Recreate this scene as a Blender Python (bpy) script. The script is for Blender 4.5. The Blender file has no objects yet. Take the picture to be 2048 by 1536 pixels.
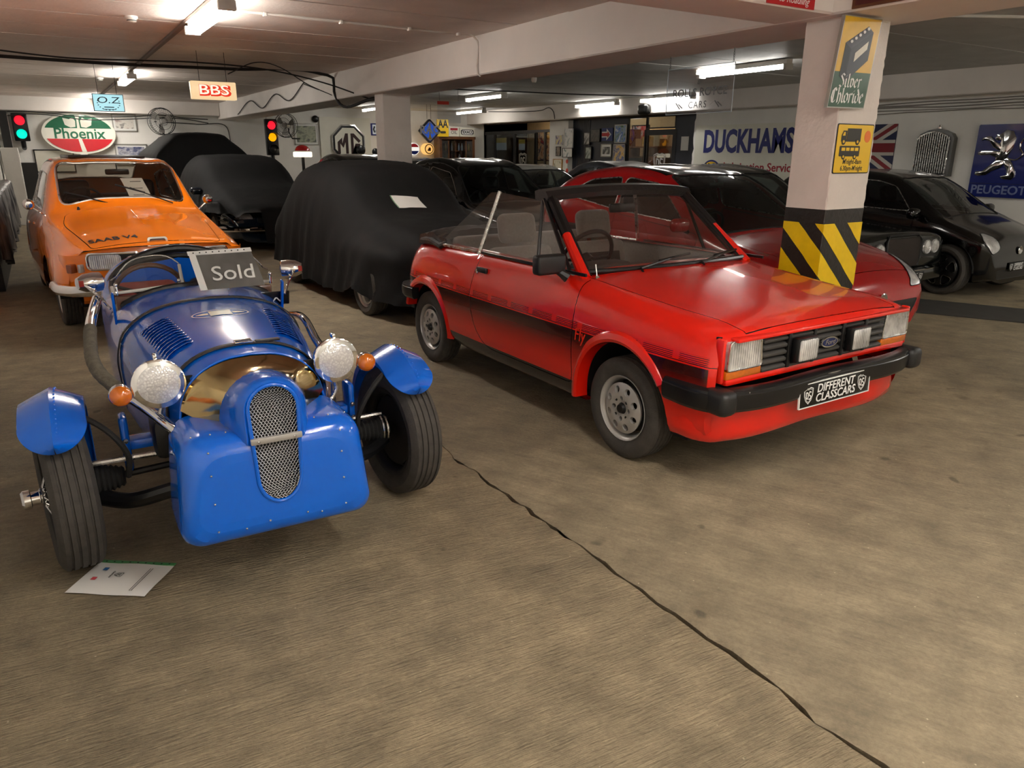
import bpy, bmesh, math, random
import numpy as np
from mathutils import Vector, Matrix

# ---------------------------------------------------------------- camera, world, exposure
sc = bpy.context.scene
COL = sc.collection
CAM_H, CAM_F = 1.5, 1470.0
CAM_YAW, CAM_PITCH, CAM_ROLL = math.radians(31.8), math.radians(17.44), math.radians(0.28)
def cam_axes():
    sy, cy, sp, cp = math.sin(CAM_YAW), math.cos(CAM_YAW), math.sin(CAM_PITCH), math.cos(CAM_PITCH)
    fwd = Vector((sy * cp, cy * cp, -sp)); right = Vector((cy, -sy, 0)); up = right.cross(fwd)
    cr, sr = math.cos(CAM_ROLL), math.sin(CAM_ROLL)
    return cr * right + sr * up, -sr * right + cr * up, fwd
cam = bpy.data.objects.new('camera', bpy.data.cameras.new('camera')); COL.objects.link(cam)
_r, _u, _f = cam_axes()
cam.matrix_world = Matrix(((_r.x, _u.x, -_f.x, 0), (_r.y, _u.y, -_f.y, 0), (_r.z, _u.z, -_f.z, CAM_H), (0, 0, 0, 1)))
cam.data.sensor_width = 36.0; cam.data.lens = CAM_F / 2048 * 36.0; cam.data.clip_start = 0.05
sc.camera = cam
W = bpy.data.worlds.new('world'); sc.world = W; W.use_nodes = True
W.node_tree.nodes['Background'].inputs[0].default_value = (0.5, 0.48, 0.45, 1)
W.node_tree.nodes['Background'].inputs[1].default_value = 0.25
sc.view_settings.view_transform = 'Standard'; sc.view_settings.look = 'None'
sc.view_settings.gamma = 1.0; sc.view_settings.use_curve_mapping = False
sc.view_settings.exposure = 2.1
TUBE = 13.0            # radiance of the fluorescent diffusers

# a pixel of the photograph gives a direction; the plane it lies on gives the distance
def px_on(x, y, axis, value):
    d = _f + (x - 1024) / CAM_F * _r - (y - 768) / CAM_F * _u
    t = (value - (0, 0, CAM_H)[axis]) / d[axis]
    return Vector((0, 0, CAM_H)) + t * d

# ---------------------------------------------------------------- materials
def lin(c):
    return tuple((v / 12.92 if v <= 0.04045 else ((v + 0.055) / 1.055) ** 2.4) for v in c)
def rgb(r, g, b): return lin((r / 255, g / 255, b / 255))
M = {}
def mat(name, col, rough=0.5, metal=0.0, var=0.0, scale=8.0, bump=0.0, bscale=40.0, coat=0.0, emit=None, estr=0.0, rvar=0.0, spec=0.5, trans=0.0, sheen=0.0):
    if name in M: return M[name]
    m = bpy.data.materials.new(name); m.use_nodes = True; nt = m.node_tree; n = nt.nodes; l = nt.links
    b = n['Principled BSDF']
    b.inputs['Base Color'].default_value = (*col, 1); b.inputs['Roughness'].default_value = rough
    b.inputs['Metallic'].default_value = metal; b.inputs['Specular IOR Level'].default_value = spec
    if coat: b.inputs['Coat Weight'].default_value = coat; b.inputs['Coat Roughness'].default_value = 0.04
    if sheen: b.inputs['Sheen Weight'].default_value = sheen; b.inputs['Sheen Roughness'].default_value = 0.5
    if trans: b.inputs['Transmission Weight'].default_value = trans
    if emit: b.inputs['Emission Color'].default_value = (*emit, 1); b.inputs['Emission Strength'].default_value = estr
    if var or bump or rvar:
        tc = n.new('ShaderNodeTexCoord')
        nz = n.new('ShaderNodeTexNoise'); nz.inputs['Scale'].default_value = scale; nz.inputs['Detail'].default_value = 6
        l.new(tc.outputs['Object'], nz.inputs['Vector'])
        if var:
            r = n.new('ShaderNodeMapRange'); r.inputs['From Min'].default_value = 0.3; r.inputs['From Max'].default_value = 0.7
            r.inputs['To Min'].default_value = 1 - var; r.inputs['To Max'].default_value = 1 + var
            l.new(nz.outputs['Fac'], r.inputs['Value'])
            mx = n.new('ShaderNodeMix'); mx.data_type = 'RGBA'; mx.blend_type = 'MULTIPLY'; mx.inputs['Factor'].default_value = 1
            mx.inputs['A'].default_value = (*col, 1); l.new(r.outputs['Result'], mx.inputs['B']); l.new(mx.outputs['Result'], b.inputs['Base Color'])
        if rvar:
            r = n.new('ShaderNodeMapRange'); r.inputs['From Min'].default_value = 0.3; r.inputs['From Max'].default_value = 0.7
            r.inputs['To Min'].default_value = max(0, rough - rvar); r.inputs['To Max'].default_value = rough + rvar
            l.new(nz.outputs['Fac'], r.inputs['Value']); l.new(r.outputs['Result'], b.inputs['Roughness'])
        if bump:
            n2 = n.new('ShaderNodeTexNoise'); n2.inputs['Scale'].default_value = bscale; n2.inputs['Detail'].default_value = 5
            l.new(tc.outputs['Object'], n2.inputs['Vector'])
            bp = n.new('ShaderNodeBump'); bp.inputs['Strength'].default_value = bump; bp.inputs['Distance'].default_value = 0.01
            l.new(n2.outputs['Fac'], bp.inputs['Height']); l.new(bp.outputs['Normal'], b.inputs['Normal'])
    M[name] = m; return m
def glass(name, tint=(0.8, 0.85, 0.84), ior=1.45, rough=0.0, refl=1.0):
    if name in M: return M[name]
    m = bpy.data.materials.new(name); m.use_nodes = True; nt = m.node_tree; n = nt.nodes; l = nt.links
    n.remove(n['Principled BSDF']); out = n['Material Output']
    t = n.new('ShaderNodeBsdfTransparent'); t.inputs[0].default_value = (*tint, 1)
    g = n.new('ShaderNodeBsdfGlossy'); g.inputs['Roughness'].default_value = rough; g.inputs['Color'].default_value = (refl, refl, refl, 1)
    lw = n.new('ShaderNodeLayerWeight'); lw.inputs['Blend'].default_value = 0.5; pw = n.new('ShaderNodeMath'); pw.operation = 'POWER'; l.new(lw.outputs['Facing'], pw.inputs[0]); pw.inputs[1].default_value = 5.0
    fr = n.new('ShaderNodeMath'); fr.operation = 'MULTIPLY_ADD'; l.new(pw.outputs[0], fr.inputs[0]); f0 = ((ior - 1) / (ior + 1)) ** 2 * 2; fr.inputs[1].default_value = 1 - f0; fr.inputs[2].default_value = f0
    mx = n.new('ShaderNodeMixShader'); l.new(fr.outputs[0], mx.inputs[0]); l.new(t.outputs[0], mx.inputs[1]); l.new(g.outputs[0], mx.inputs[2])
    l.new(mx.outputs[0], out.inputs[0]); M[name] = m; return m
def paint(name, col, rough=0.22, metal=0.0, coat=1.0):
    m = mat(name, col, rough, metal, var=0.03, scale=3.0, coat=coat); return m

# ---------------------------------------------------------------- objects
def setp(o, label=None, cat=None, group=None, kind=None):
    if label: o['label'] = label
    if cat: o['category'] = cat
    if group: o['group'] = group
    if kind: o['kind'] = kind
    return o
def thing(name, label, cat, loc=(0, 0, 0), rz=0.0, group=None):
    o = bpy.data.objects.new(name, None); COL.objects.link(o); o.location = loc; o.rotation_euler = (0, 0, rz)
    o.empty_display_size = 0.1
    return setp(o, label, cat, group)
def add(name, data, m=None, parent=None, label=None):
    o = bpy.data.objects.new(name, data); COL.objects.link(o)
    if m is not None:
        data.materials.clear()
        for q in (m if isinstance(m, (list, tuple)) else [m]): data.materials.append(q)
    if parent is not None: o.parent = parent
    if label: o['label'] = label
    return o
def copy_tree(o, parent=None):
    c = o.copy(); COL.objects.link(c)
    if parent is not None: c.parent = parent
    for ch in list(o.children): copy_tree(ch, c)
    return c

class MB:
    """collects geometry for one mesh"""
    def __init__(s): s.v = []; s.f = []; s.mi = []; s.m = 0
    def put(s, vs, fs):
        k = len(s.v); s.v += [tuple(v) for v in vs]; s.f += [tuple(i + k for i in f) for f in fs]; s.mi += [s.m] * len(fs); return s
    def xf(s, mt, start=0):
        for i in range(start, len(s.v)): s.v[i] = tuple(mt @ Vector(s.v[i]))
        return s
    def box(s, c, d, rot=None):
        x, y, z = d[0] / 2, d[1] / 2, d[2] / 2
        vs = [Vector(p) for p in ((-x, -y, -z), (x, -y, -z), (x, y, -z), (-x, y, -z), (-x, -y, z), (x, -y, z), (x, y, z), (-x, y, z))]
        if rot is not None: vs = [rot @ v for v in vs]
        c = Vector(c)
        return s.put([v + c for v in vs], [(0, 3, 2, 1), (4, 5, 6, 7), (0, 1, 5, 4), (1, 2, 6, 5), (2, 3, 7, 6), (3, 0, 4, 7)])
    def rbox(s, c, d, r=0.01, seg=2, rot=None):
        bm = bmesh.new(); bmesh.ops.create_cube(bm, size=1)
        for v in bm.verts: v.co = Vector((v.co.x * d[0], v.co.y * d[1], v.co.z * d[2]))
        r = min(r, min(d) * 0.49)
        bmesh.ops.bevel(bm, geom=list(bm.edges), offset=r, segments=seg, profile=0.5, affect='EDGES')
        bm.verts.index_update(); c = Vector(c)
        s.put([((rot @ v.co) if rot is not None else v.co) + c for v in bm.verts], [[v.index for v in f.verts] for f in bm.faces]); bm.free(); return s
    def frame_to(s, a, b):
        d = (Vector(b) - Vector(a)); L = d.length; return d.to_track_quat('Z', 'Y').to_matrix(), L
    def cyl(s, a, b, r, r2=None, n=16, caps=True):
        R, L = s.frame_to(a, b); a = Vector(a); r2 = r if r2 is None else r2
        vs = []
        for (z, q) in ((0, r), (L, r2)):
            for i in range(n):
                t = 2 * math.pi * i / n; vs.append(a + R @ Vector((q * math.cos(t), q * math.sin(t), z)))
        fs = [(i, (i + 1) % n, n + (i + 1) % n, n + i) for i in range(n)]
        if caps: fs += [tuple(range(n - 1, -1, -1)), tuple(range(n, 2 * n))]
        return s.put(vs, fs)
    def lathe(s, prof, a=(0, 0, 0), d=(0, 0, 1), n=24, closed=False):
        """prof: list of (radius, height along d)"""
        R = Vector(d).to_track_quat('Z', 'Y').to_matrix(); a = Vector(a); vs = []; fs = []
        for (r, h) in prof:
            for i in range(n):
                t = 2 * math.pi * i / n; vs.append(a + R @ Vector((r * math.cos(t), r * math.sin(t), h)))
        K = len(prof)
        for k in range(K - 1 + (1 if closed else 0)):
            k2 = (k + 1) % K
            for i in range(n):
                j = (i + 1) % n; fs.append((k * n + i, k * n + j, k2 * n + j, k2 * n + i))
        if not closed:
            if prof[0][0] > 1e-5: fs.append(tuple(range(n - 1, -1, -1)))
            if prof[-1][0] > 1e-5: fs.append(tuple((K - 1) * n + i for i in range(n)))
        return s.put(vs, fs)
    def tube(s, pts, r, n=8, closed=False, caps=True):
        pts = [Vector(p) for p in pts]; K = len(pts); vs = []; fs = []
        rr = r if isinstance(r, (list, tuple)) else [r] * K
        up = None
        for k in range(K):
            if closed: t = pts[(k + 1) % K] - pts[k - 1]
            else: t = pts[min(k + 1, K - 1)] - pts[max(k - 1, 0)]
            t.normalize()
            if up is None:
                up = Vector((0, 0, 1)) if abs(t.z) < 0.9 else Vector((1, 0, 0))
            up = (up - t * up.dot(t)); up.normalize(); sd = t.cross(up)
            for i in range(n):
                a = 2 * math.pi * i / n; vs.append(pts[k] + rr[k] * (math.cos(a) * up + math.sin(a) * sd))
        for k in range(K - (0 if closed else 1)):
            k2 = (k + 1) % K
            for i in range(n):
                j = (i + 1) % n; fs.append((k * n + i, k2 * n + i, k2 * n + j, k * n + j))
        if caps and not closed: fs += [tuple(range(n)), tuple((K - 1) * n + i for i in range(n - 1, -1, -1))]
        return s.put(vs, fs)
    def grid(s, P, wrap=False):
        """P[i][j] points"""
        nu = len(P); nv = len(P[0]); vs = [p for row in P for p in row]; fs = []
        for i in range(nu - 1):
            for j in range(nv - (0 if wrap else 1)):
                j2 = (j + 1) % nv; fs.append((i * nv + j, (i + 1) * nv + j, (i + 1) * nv + j2, i * nv + j2))
        return s.put(vs, fs)
    def prism(s, poly, o, u, v, th):
        """2D polygon in the plane (o,u,v), thickness th along u x v (both faces)"""
        o, u, v = Vector(o), Vector(u), Vector(v); w = u.cross(v); w.normalize(); n = len(poly)
        a = [o + u * p[0] + v * p[1] for p in poly]; b = [q + w * th for q in a]
        return s.put(a + b, [tuple(range(n - 1, -1, -1)), tuple(range(n, 2 * n))] + [(i, (i + 1) % n, n + (i + 1) % n, n + i) for i in range(n)])
    def poly(s, pts): return s.put(pts, [tuple(range(len(pts)))])
    def sphere(s, c, r, n=16, k=8, sc_=(1, 1, 1), half=None):
        vs = []; c = Vector(c); P = []
        a0, a1 = (0, math.pi) if half is None else half
        for i in range(k + 1):
            t = a0 + (a1 - a0) * i / k
            P.append([c + Vector((r * sc_[0] * math.sin(t) * math.cos(2 * math.pi * j / n), r * sc_[1] * math.sin(t) * math.sin(2 * math.pi * j / n), r * sc_[2] * math.cos(t))) for j in range(n)])
        return s.grid(P, wrap=True)
    def mesh(s, name, ang=35, merge=1e-5, flat=False):
        me = bpy.data.meshes.new(name); me.from_pydata(s.v, [], s.f)
        if s.m or any(s.mi): me.polygons.foreach_set('material_index', s.mi)
        if merge:
            bm = bmesh.new(); bm.from_mesh(me); bmesh.ops.remove_doubles(bm, verts=bm.verts, dist=merge)
            bmesh.ops.recalc_face_normals(bm, faces=bm.faces); bm.to_mesh(me); bm.free()
        if not flat:
            me.shade_smooth(); me.set_sharp_from_angle(angle=math.radians(ang))
        return me
    def build(s, name, m=None, parent=None, label=None, ang=35, flat=False, merge=1e-5):
        return add(name, s.mesh(name, ang, merge, flat), m, parent, label)

def bm_build(bm, name, m, parent=None, label=None, ang=35):
    me = bpy.data.meshes.new(name); bm.to_mesh(me); me.shade_smooth(); me.set_sharp_from_angle(angle=math.radians(ang))
    return add(name, me, m, parent, label)

# ---------------------------------------------------------------- lofted skins
def pchip(t, y, q):
    t = np.asarray(t, float); y = np.asarray(y, float); q = np.asarray(q, float)
    h = np.diff(t); d = np.diff(y, axis=0) / h[:, None]
    n = len(t); m = np.zeros_like(y)
    if n == 2: m[:] = d[0]
    else:
        for k in range(1, n - 1):
            w1 = 2 * h[k] + h[k - 1]; w2 = h[k] + 2 * h[k - 1]
            same = d[k - 1] * d[k] > 0
            with np.errstate(divide='ignore', invalid='ignore'):
                hm = (w1 + w2) / (w1 / d[k - 1] + w2 / d[k])
            m[k] = np.where(same, hm, 0)
        m[0] = d[0]; m[-1] = d[-1]
    i = np.clip(np.searchsorted(t, q, 'right') - 1, 0, n - 2)
    s = ((q - t[i]) / h[i])[:, None]; hh = h[i][:, None]
    return ((1 + 2 * s) * (1 - s) ** 2) * y[i] + s * (1 - s) ** 2 * hh * m[i] + s * s * (3 - 2 * s) * y[i + 1] + s * s * (s - 1) * hh * m[i + 1]
def spl(t, y, q):
    """Catmull-Rom style, for rounder sections"""
    t = np.asarray(t, float); y = np.asarray(y, float); q = np.asarray(q, float); n = len(t)
    m = np.zeros_like(y); h = np.diff(t); d = np.diff(y, axis=0) / h[:, None]
    m[0] = d[0]; m[-1] = d[-1]
    for k in range(1, n - 1): m[k] = (d[k - 1] * h[k] + d[k] * h[k - 1]) / (h[k - 1] + h[k])
    i = np.clip(np.searchsorted(t, q, 'right') - 1, 0, n - 2)
    s = ((q - t[i]) / h[i])[:, None]; hh = h[i][:, None]
    return ((1 + 2 * s) * (1 - s) ** 2) * y[i] + s * (1 - s) ** 2 * hh * m[i] + s * s * (3 - 2 * s) * y[i + 1] + s * s * (s - 1) * hh * m[i + 1]
def resample(P, step, sharp=(), fn=spl, axis=0, mn=1):
    """P array (n, m, 3): interpolate along axis 0 with break points at sharp indices"""
    P = np.asarray(P, float)
    if axis == 1: P = P.transpose(1, 0, 2)
    n, m, _ = P.shape
    dist = np.linalg.norm(np.diff(P, axis=0), axis=2).mean(1) + 1e-6
    cuts = sorted(set([0, n - 1]) | set(sharp)); out = []
    for a, b in zip(cuts[:-1], cuts[1:]):
        t = np.concatenate([[0], np.cumsum(dist[a:b])])
        q = []
        for k in range(b - a):
            c = max(mn, int(math.ceil(dist[a + k] / step))); q += list(np.linspace(t[k], t[k + 1], c, endpoint=False))
        q.append(t[-1]); q = np.array(q)
        Y = fn(t, P[a:b + 1].reshape(b - a + 1, -1), q).reshape(len(q), m, 3)
        out.append(Y if b == cuts[-1] else Y[:-1])
    R = np.concatenate(out, 0)
    return R.transpose(1, 0, 2) if axis == 1 else R
def loft(stations, ustep=0.06, vstep=0.06, su=(), sv=(), fu=pchip, fv=spl, mirror=True):
    P = np.array(stations, float)
    P = resample(P, vstep, sv, fv, axis=1); P = resample(P, ustep, su, fu, axis=0)
    bm = bmesh.new()
    def skin(Q, flip):
        V = [[bm.verts.new(p) for p in row] for row in Q]
        for i in range(len(V) - 1):
            for j in range(len(V[0]) - 1):
                f = (V[i][j], V[i + 1][j], V[i + 1][j + 1], V[i][j + 1])
                bm.faces.new(f[::-1] if flip else f)
    skin(P, False)
    if mirror:
        Q = P.copy(); Q[..., 1] *= -1; skin(Q, True)
    bmesh.ops.remove_doubles(bm, verts=bm.verts, dist=2e-4)
    bmesh.ops.dissolve_degenerate(bm, edges=bm.edges, dist=1e-5)
    bmesh.ops.recalc_face_normals(bm, faces=bm.faces)
    return bm
def cookie(bm, polygon, axis, test=None):
    """cut the skin along a convex polygon seen along one axis; returns the faces inside.
    polygon: 2D points in the two other axes (x,z for axis 1; x,y for axis 2; y,z for axis 0)"""
    a, b = {0: (1, 2), 1: (0, 2), 2: (0, 1)}[axis]
    n = len(polygon); area = sum(polygon[i][0] * polygon[(i + 1) % n][1] - polygon[(i + 1) % n][0] * polygon[i][1] for i in range(n))
    pts = polygon if area > 0 else polygon[::-1]
    lo = [min(p[k] for p in pts) for k in (0, 1)]; hi = [max(p[k] for p in pts) for k in (0, 1)]
    cand = []
    for f in bm.faces:
        if test and not test(f.calc_center_median(), f.normal): continue
        xs = [v.co[a] for v in f.verts]; zs = [v.co[b] for v in f.verts]
        if max(xs) < lo[0] or min(xs) > hi[0] or max(zs) < lo[1] or min(zs) > hi[1]: continue
        cand.append(f)
    for i in range(n):
        p, q = pts[i], pts[(i + 1) % n]
        nrm = Vector((0, 0, 0)); nrm[a] = -(q[1] - p[1]); nrm[b] = q[0] - p[0]
        if nrm.length < 1e-9: continue
        nrm.normalize(); co = Vector((0, 0, 0)); co[a] = p[0]; co[b] = p[1]
        es = set(e for f in cand for e in f.edges); vs = set(v for f in cand for v in f.verts)
        r = bmesh.ops.bisect_plane(bm, geom=list(cand) + list(es) + list(vs), dist=1e-6, plane_co=co, plane_no=nrm)
        fs = set(g for g in r['geom'] if isinstance(g, bmesh.types.BMFace)) | set(f for f in cand if f.is_valid)
        cand = [f for f in fs if (f.calc_center_median() - co).dot(nrm) > 0]
        if not cand: break
    return cand
def extract(bm, faces, delete=True, off=0.0, flip=False):
    """copy faces to a new bmesh (moved by off along their normals) and remove them from the skin"""
    nb = bmesh.new(); vm = {}
    for f in faces:
        for v in f.verts:
            if v not in vm: vm[v] = nb.verts.new(v.co + v.normal * off)
    for f in faces:
        try: nb.faces.new([vm[v] for v in f.verts])
        except ValueError: pass
    if delete: bmesh.ops.delete(bm, geom=list(faces), context='FACES')
    bmesh.ops.recalc_face_normals(nb, faces=nb.faces)
    return nb
def keep_dir(bm, d):
    """make an open skin face the way of d(center)"""
    for f in bm.faces:
        if f.normal.dot(d(f.calc_center_median())) < 0: f.normal_flip()
def solid(bm, th):
    bmesh.ops.solidify(bm, geom=list(bm.faces), thickness=th)
def rim_tube(bm, r, name, m, parent, n=6):
    """bead along the open border of a skin piece (window rubber, trim)"""
    loops = border_loops(bm); mb = MB()
    for L in loops: mb.tube(L, r, n, closed=True)
    return mb.build(name, m, parent, merge=0)
def border_loops(bm):
    bm.edges.ensure_lookup_table(); left = set(e for e in bm.edges if e.is_boundary); loops = []
    while left:
        e = left.pop(); L = [e.verts[0], e.verts[1]]
        while True:
            nx = [q for q in L[-1].link_edges if q in left]
            if not nx: break
            left.discard(nx[0]); w = nx[0].other_vert(L[-1])
            if w is L[0]: break
            L.append(w)
        loops.append([v.co.copy() for v in L])
    return [l for l in loops if len(l) > 3]
def circ(cx, cy, r, n=24, ry=None, a0=0.0):
    ry = r if ry is None else ry
    return [(cx + r * math.cos(a0 + 2 * math.pi * i / n), cy + ry * math.sin(a0 + 2 * math.pi * i / n)) for i in range(n)]
def rrect(x0, y0, x1, y1, r, n=5):
    out = []
    for (cx, cy, a) in ((x1 - r, y1 - r, 0), (x0 + r, y1 - r, 90), (x0 + r, y0 + r, 180), (x1 - r, y0 + r, 270)):
        for i in range(n + 1):
            t = math.radians(a + 90 * i / n); out.append((cx + r * math.cos(t), cy + r * math.sin(t)))
    return out
def rpoly(pts, r, n=4):
    """round the corners of a convex polygon"""
    out = []; k = len(pts)
    for i in range(k):
        p = Vector(pts[i]); a = Vector(pts[i - 1]); b = Vector(pts[(i + 1) % k])
        rr = r[i] if isinstance(r, (list, tuple)) else r
        u = (a - p); v = (b - p); d = min(rr, u.length * 0.45, v.length * 0.45); u.normalize(); v.normalize()
        p0 = p + u * d; p1 = p + v * d
        for j in range(n + 1):
            t = j / n; out.append(tuple((1 - t) ** 2 * p0 + 2 * t * (1 - t) * p + t * t * p1))
    return out
def smooth_path(pts, step=0.05):
    P = np.array(pts, float)[:, None, :]
    return [tuple(p[0]) for p in resample(P, step, (), spl)]

def text(s, size, m, parent, mt, name='lettering', ext=0.0015, bold=0.0, sx=1.0, shear=0.0, space=1.0, align='CENTER', fitw=None):
    cu = bpy.data.curves.new(name, 'FONT'); cu.body = s; cu.size = size; cu.extrude = ext; cu.offset = bold; cu.shear = shear
    cu.align_x = align; cu.align_y = 'CENTER'; cu.space_character = space; cu.resolution_u = 3
    t = bpy.data.objects.new(name, cu); COL.objects.link(t)
    me = bpy.data.meshes.new_from_object(t); bpy.data.objects.remove(t); bpy.data.curves.remove(cu)
    if fitw:
        xs = [v.co.x for v in me.vertices]; sx = fitw / (max(xs) - min(xs))
    me.transform(mt @ Matrix.Diagonal((sx, 1, 1, 1)))
    return add(name, me, m, parent)
def drape(o, target, lift):
    """settle every vertex of o on the skin of target (both in the same parent space)"""
    bpy.context.view_layer.update()
    for v in o.data.vertices:
        hit, loc, n, _ = target.ray_cast(Vector((v.co.x, v.co.y, 5)), Vector((0, 0, -1)))
        if hit: v.co.z = loc.z + lift
def frame_mt(o, u, v):
    """matrix with local x along u, y along v, z out of the face"""
    u, v = Vector(u).normalized(), Vector(v).normalized(); w = u.cross(v)
    return Matrix(((u.x, v.x, w.x, o[0]), (u.y, v.y, w.y, o[1]), (u.z, v.z, w.z, o[2]), (0, 0, 0, 1)))

# ---------------------------------------------------------------- common materials
def common():
    mat('rubber', rgb(34, 33, 32), 0.75, var=0.25, scale=30, bump=0.15, bscale=120)
    mat('tyre', rgb(66, 62, 57), 0.8, var=0.2, scale=25, bump=0.2, bscale=150)
    mat('black_plastic', rgb(28, 28, 28), 0.45, var=0.1)
    mat('satin_black', rgb(18, 18, 19), 0.3, var=0.05)
    mat('matt_black', rgb(14, 14, 14), 0.7, var=0.1)
    mat('chrome', (0.82, 0.82, 0.82), 0.06, 1.0, rvar=0.03, scale=20)
    mat('steel', (0.55, 0.54, 0.52), 0.28, 1.0, rvar=0.08, scale=30)
    mat('alloy', rgb(182, 179, 174), 0.35, 0.35, var=0.05)
    mat('dark_metal', rgb(45, 44, 43), 0.45, 0.6, var=0.1)
    mat('white_paint', rgb(225, 222, 214), 0.5, var=0.03)
    mat('paper', rgb(236, 234, 228), 0.55, var=0.02)
    mat('amber', rgb(205, 104, 8), 0.12, var=0.1, scale=60, coat=1.0)
    mat('red_lens', rgb(150, 14, 14), 0.12, var=0.1, scale=60, coat=1.0)
    mat('lens', rgb(200, 204, 205), 0.12, 0.55, var=0.25, scale=45, bump=0.5, bscale=60)
    mat('ink', rgb(25, 25, 27), 0.6); mat('print_white', rgb(235, 235, 232), 0.5)
    glass('clear_glass', (0.86, 0.89, 0.88)); glass('tint_glass', (0.35, 0.4, 0.39)); glass('dark_glass', (0.10, 0.115, 0.12))
common()
# ================================================================ the garage itself
CEIL, XL, XR, YB, YF = 2.67, -0.65, 11.65, 21.0, -3.2
def struct(o): o['kind'] = 'structure'; return o
def concrete(name, col, ang, seed, ridge=0.25):
    m = bpy.data.materials.new(name); m.use_nodes = True; nt = m.node_tree; n = nt.nodes; l = nt.links; b = n['Principled BSDF']
    tc = n.new('ShaderNodeTexCoord'); mp = n.new('ShaderNodeMapping'); mp.inputs['Rotation'].default_value = (0, 0, ang); mp.inputs['Location'].default_value = (seed, seed * 2, 0)
    l.new(tc.outputs['Object'], mp.inputs['Vector'])
    st = n.new('ShaderNodeMapping'); st.inputs['Scale'].default_value = (2.2, 16, 1); l.new(mp.outputs[0], st.inputs['Vector'])
    def noise(sc_, det, src, rough=0.6):
        q = n.new('ShaderNodeTexNoise'); q.inputs['Scale'].default_value = sc_; q.inputs['Detail'].default_value = det; q.inputs['Roughness'].default_value = rough
        l.new(src.outputs[0], q.inputs['Vector']); return q
    def rng(src, a, b_, c, d):
        q = n.new('ShaderNodeMapRange'); q.inputs['From Min'].default_value = a; q.inputs['From Max'].default_value = b_; q.inputs['To Min'].default_value = c; q.inputs['To Max'].default_value = d
        l.new(src, q.inputs['Value']); return q
    def mul(a, fac, colr=None):
        q = n.new('ShaderNodeMix'); q.data_type = 'RGBA'; q.blend_type = 'MULTIPLY'; q.inputs['Factor'].default_value = 1
        if isinstance(a, tuple): q.inputs['A'].default_value = (*a, 1)
        else: l.new(a, q.inputs['A'])
        l.new(fac, q.inputs['B']); return q.outputs['Result']
    big = noise(0.7, 4, mp); mid = noise(5, 8, mp, 0.7); fine = noise(60, 6, mp, 0.7); strk = noise(2.2, 6, st, 0.65); strk2 = noise(7, 5, st, 0.6)
    c = mul(col, rng(big.outputs['Fac'], 0.3, 0.7, 0.82, 1.18).outputs[0])
    c = mul(c, rng(mid.outputs['Fac'], 0.3, 0.7, 0.62, 1.32).outputs[0])
    c = mul(c, rng(strk.outputs['Fac'], 0.3, 0.7, 0.86, 1.14).outputs[0])
    c = mul(c, rng(fine.outputs['Fac'], 0.25, 0.75, 0.8, 1.2).outputs[0])
    # oil spots
    sp = noise(1.9, 3, mp, 0.5); c = mul(c, rng(sp.outputs['Fac'], 0.69, 0.75, 1.0, 0.5).outputs[0])
    sp2 = noise(6.5, 2, mp, 0.4); c = mul(c, rng(sp2.outputs['Fac'], 0.71, 0.76, 1.0, 0.55).outputs[0])
    # pale aggregate showing through
    vo = n.new('ShaderNodeTexVoronoi'); vo.inputs['Scale'].default_value = 34; vo.inputs['Randomness'].default_value = 1; l.new(mp.outputs[0], vo.inputs['Vector'])
    r1 = rng(vo.outputs['Distance'], 0.06, 0.13, 1, 0); wn = rng(vo.outputs['Color'], 0.80, 0.84, 0, 1)
    mm = n.new('ShaderNodeMath'); mm.operation = 'MULTIPLY'; l.new(r1.outputs[0], mm.inputs[0]); l.new(wn.outputs[0], mm.inputs[1])
    mx = n.new('ShaderNodeMix'); mx.data_type = 'RGBA'; l.new(mm.outputs[0], mx.inputs['Factor']); l.new(c, mx.inputs['A']); mx.inputs['B'].default_value = (*rgb(205, 190, 160), 1)
    l.new(mx.outputs['Result'], b.inputs['Base Color'])
    l.new(rng(mid.outputs['Fac'], 0.3, 0.7, 0.5, 0.8).outputs[0], b.inputs['Roughness']); b.inputs['Specular IOR Level'].default_value = 0.35
    ad = n.new('ShaderNodeMath'); ad.operation = 'ADD'; l.new(rng(strk2.outputs['Fac'], 0, 1, 0, ridge * 2.4).outputs[0], ad.inputs[0]); l.new(rng(fine.outputs['Fac'], 0, 1, 0, 0.5).outputs[0], ad.inputs[1])
    ad2 = n.new('ShaderNodeMath'); ad2.operation = 'ADD'; l.new(ad.outputs[0], ad2.inputs[0]); l.new(rng(mid.outputs['Fac'], 0, 1, 0, 0.6).outputs[0], ad2.inputs[1])
    bp = n.new('ShaderNodeBump'); bp.inputs['Strength'].default_value = 0.8; bp.inputs['Distance'].default_value = 0.016
    l.new(ad2.outputs[0], bp.inputs['Height']); l.new(bp.outputs[0], b.inputs['Normal'])
    M[name] = m; return m
concrete('floor_brushed', rgb(152, 137, 110), math.radians(4), 1.3, 0.9)
concrete('floor_trowelled', rgb(146, 133, 109), math.radians(62), 5.1, 0.25)
mat('wall_white', rgb(238, 236, 230), 0.6, var=0.06, scale=1.6, bump=0.25, bscale=18)
mat('soffit_white', rgb(232, 225, 218), 0.6, var=0.05, scale=2.0, bump=0.2, bscale=14)
mat('ceiling_bounce_tint', rgb(222, 209, 200), 0.6, var=0.08, scale=2.5, bump=0.3, bscale=25)  # left bay: pinkish tint puts the warm floor bounce into the paint colour
mat('ceiling_grey', rgb(196, 194, 190), 0.6, var=0.08, scale=2.5, bump=0.3, bscale=25)
mat('joint_dark', rgb(60, 50, 42), 0.8, var=0.2)

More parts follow.
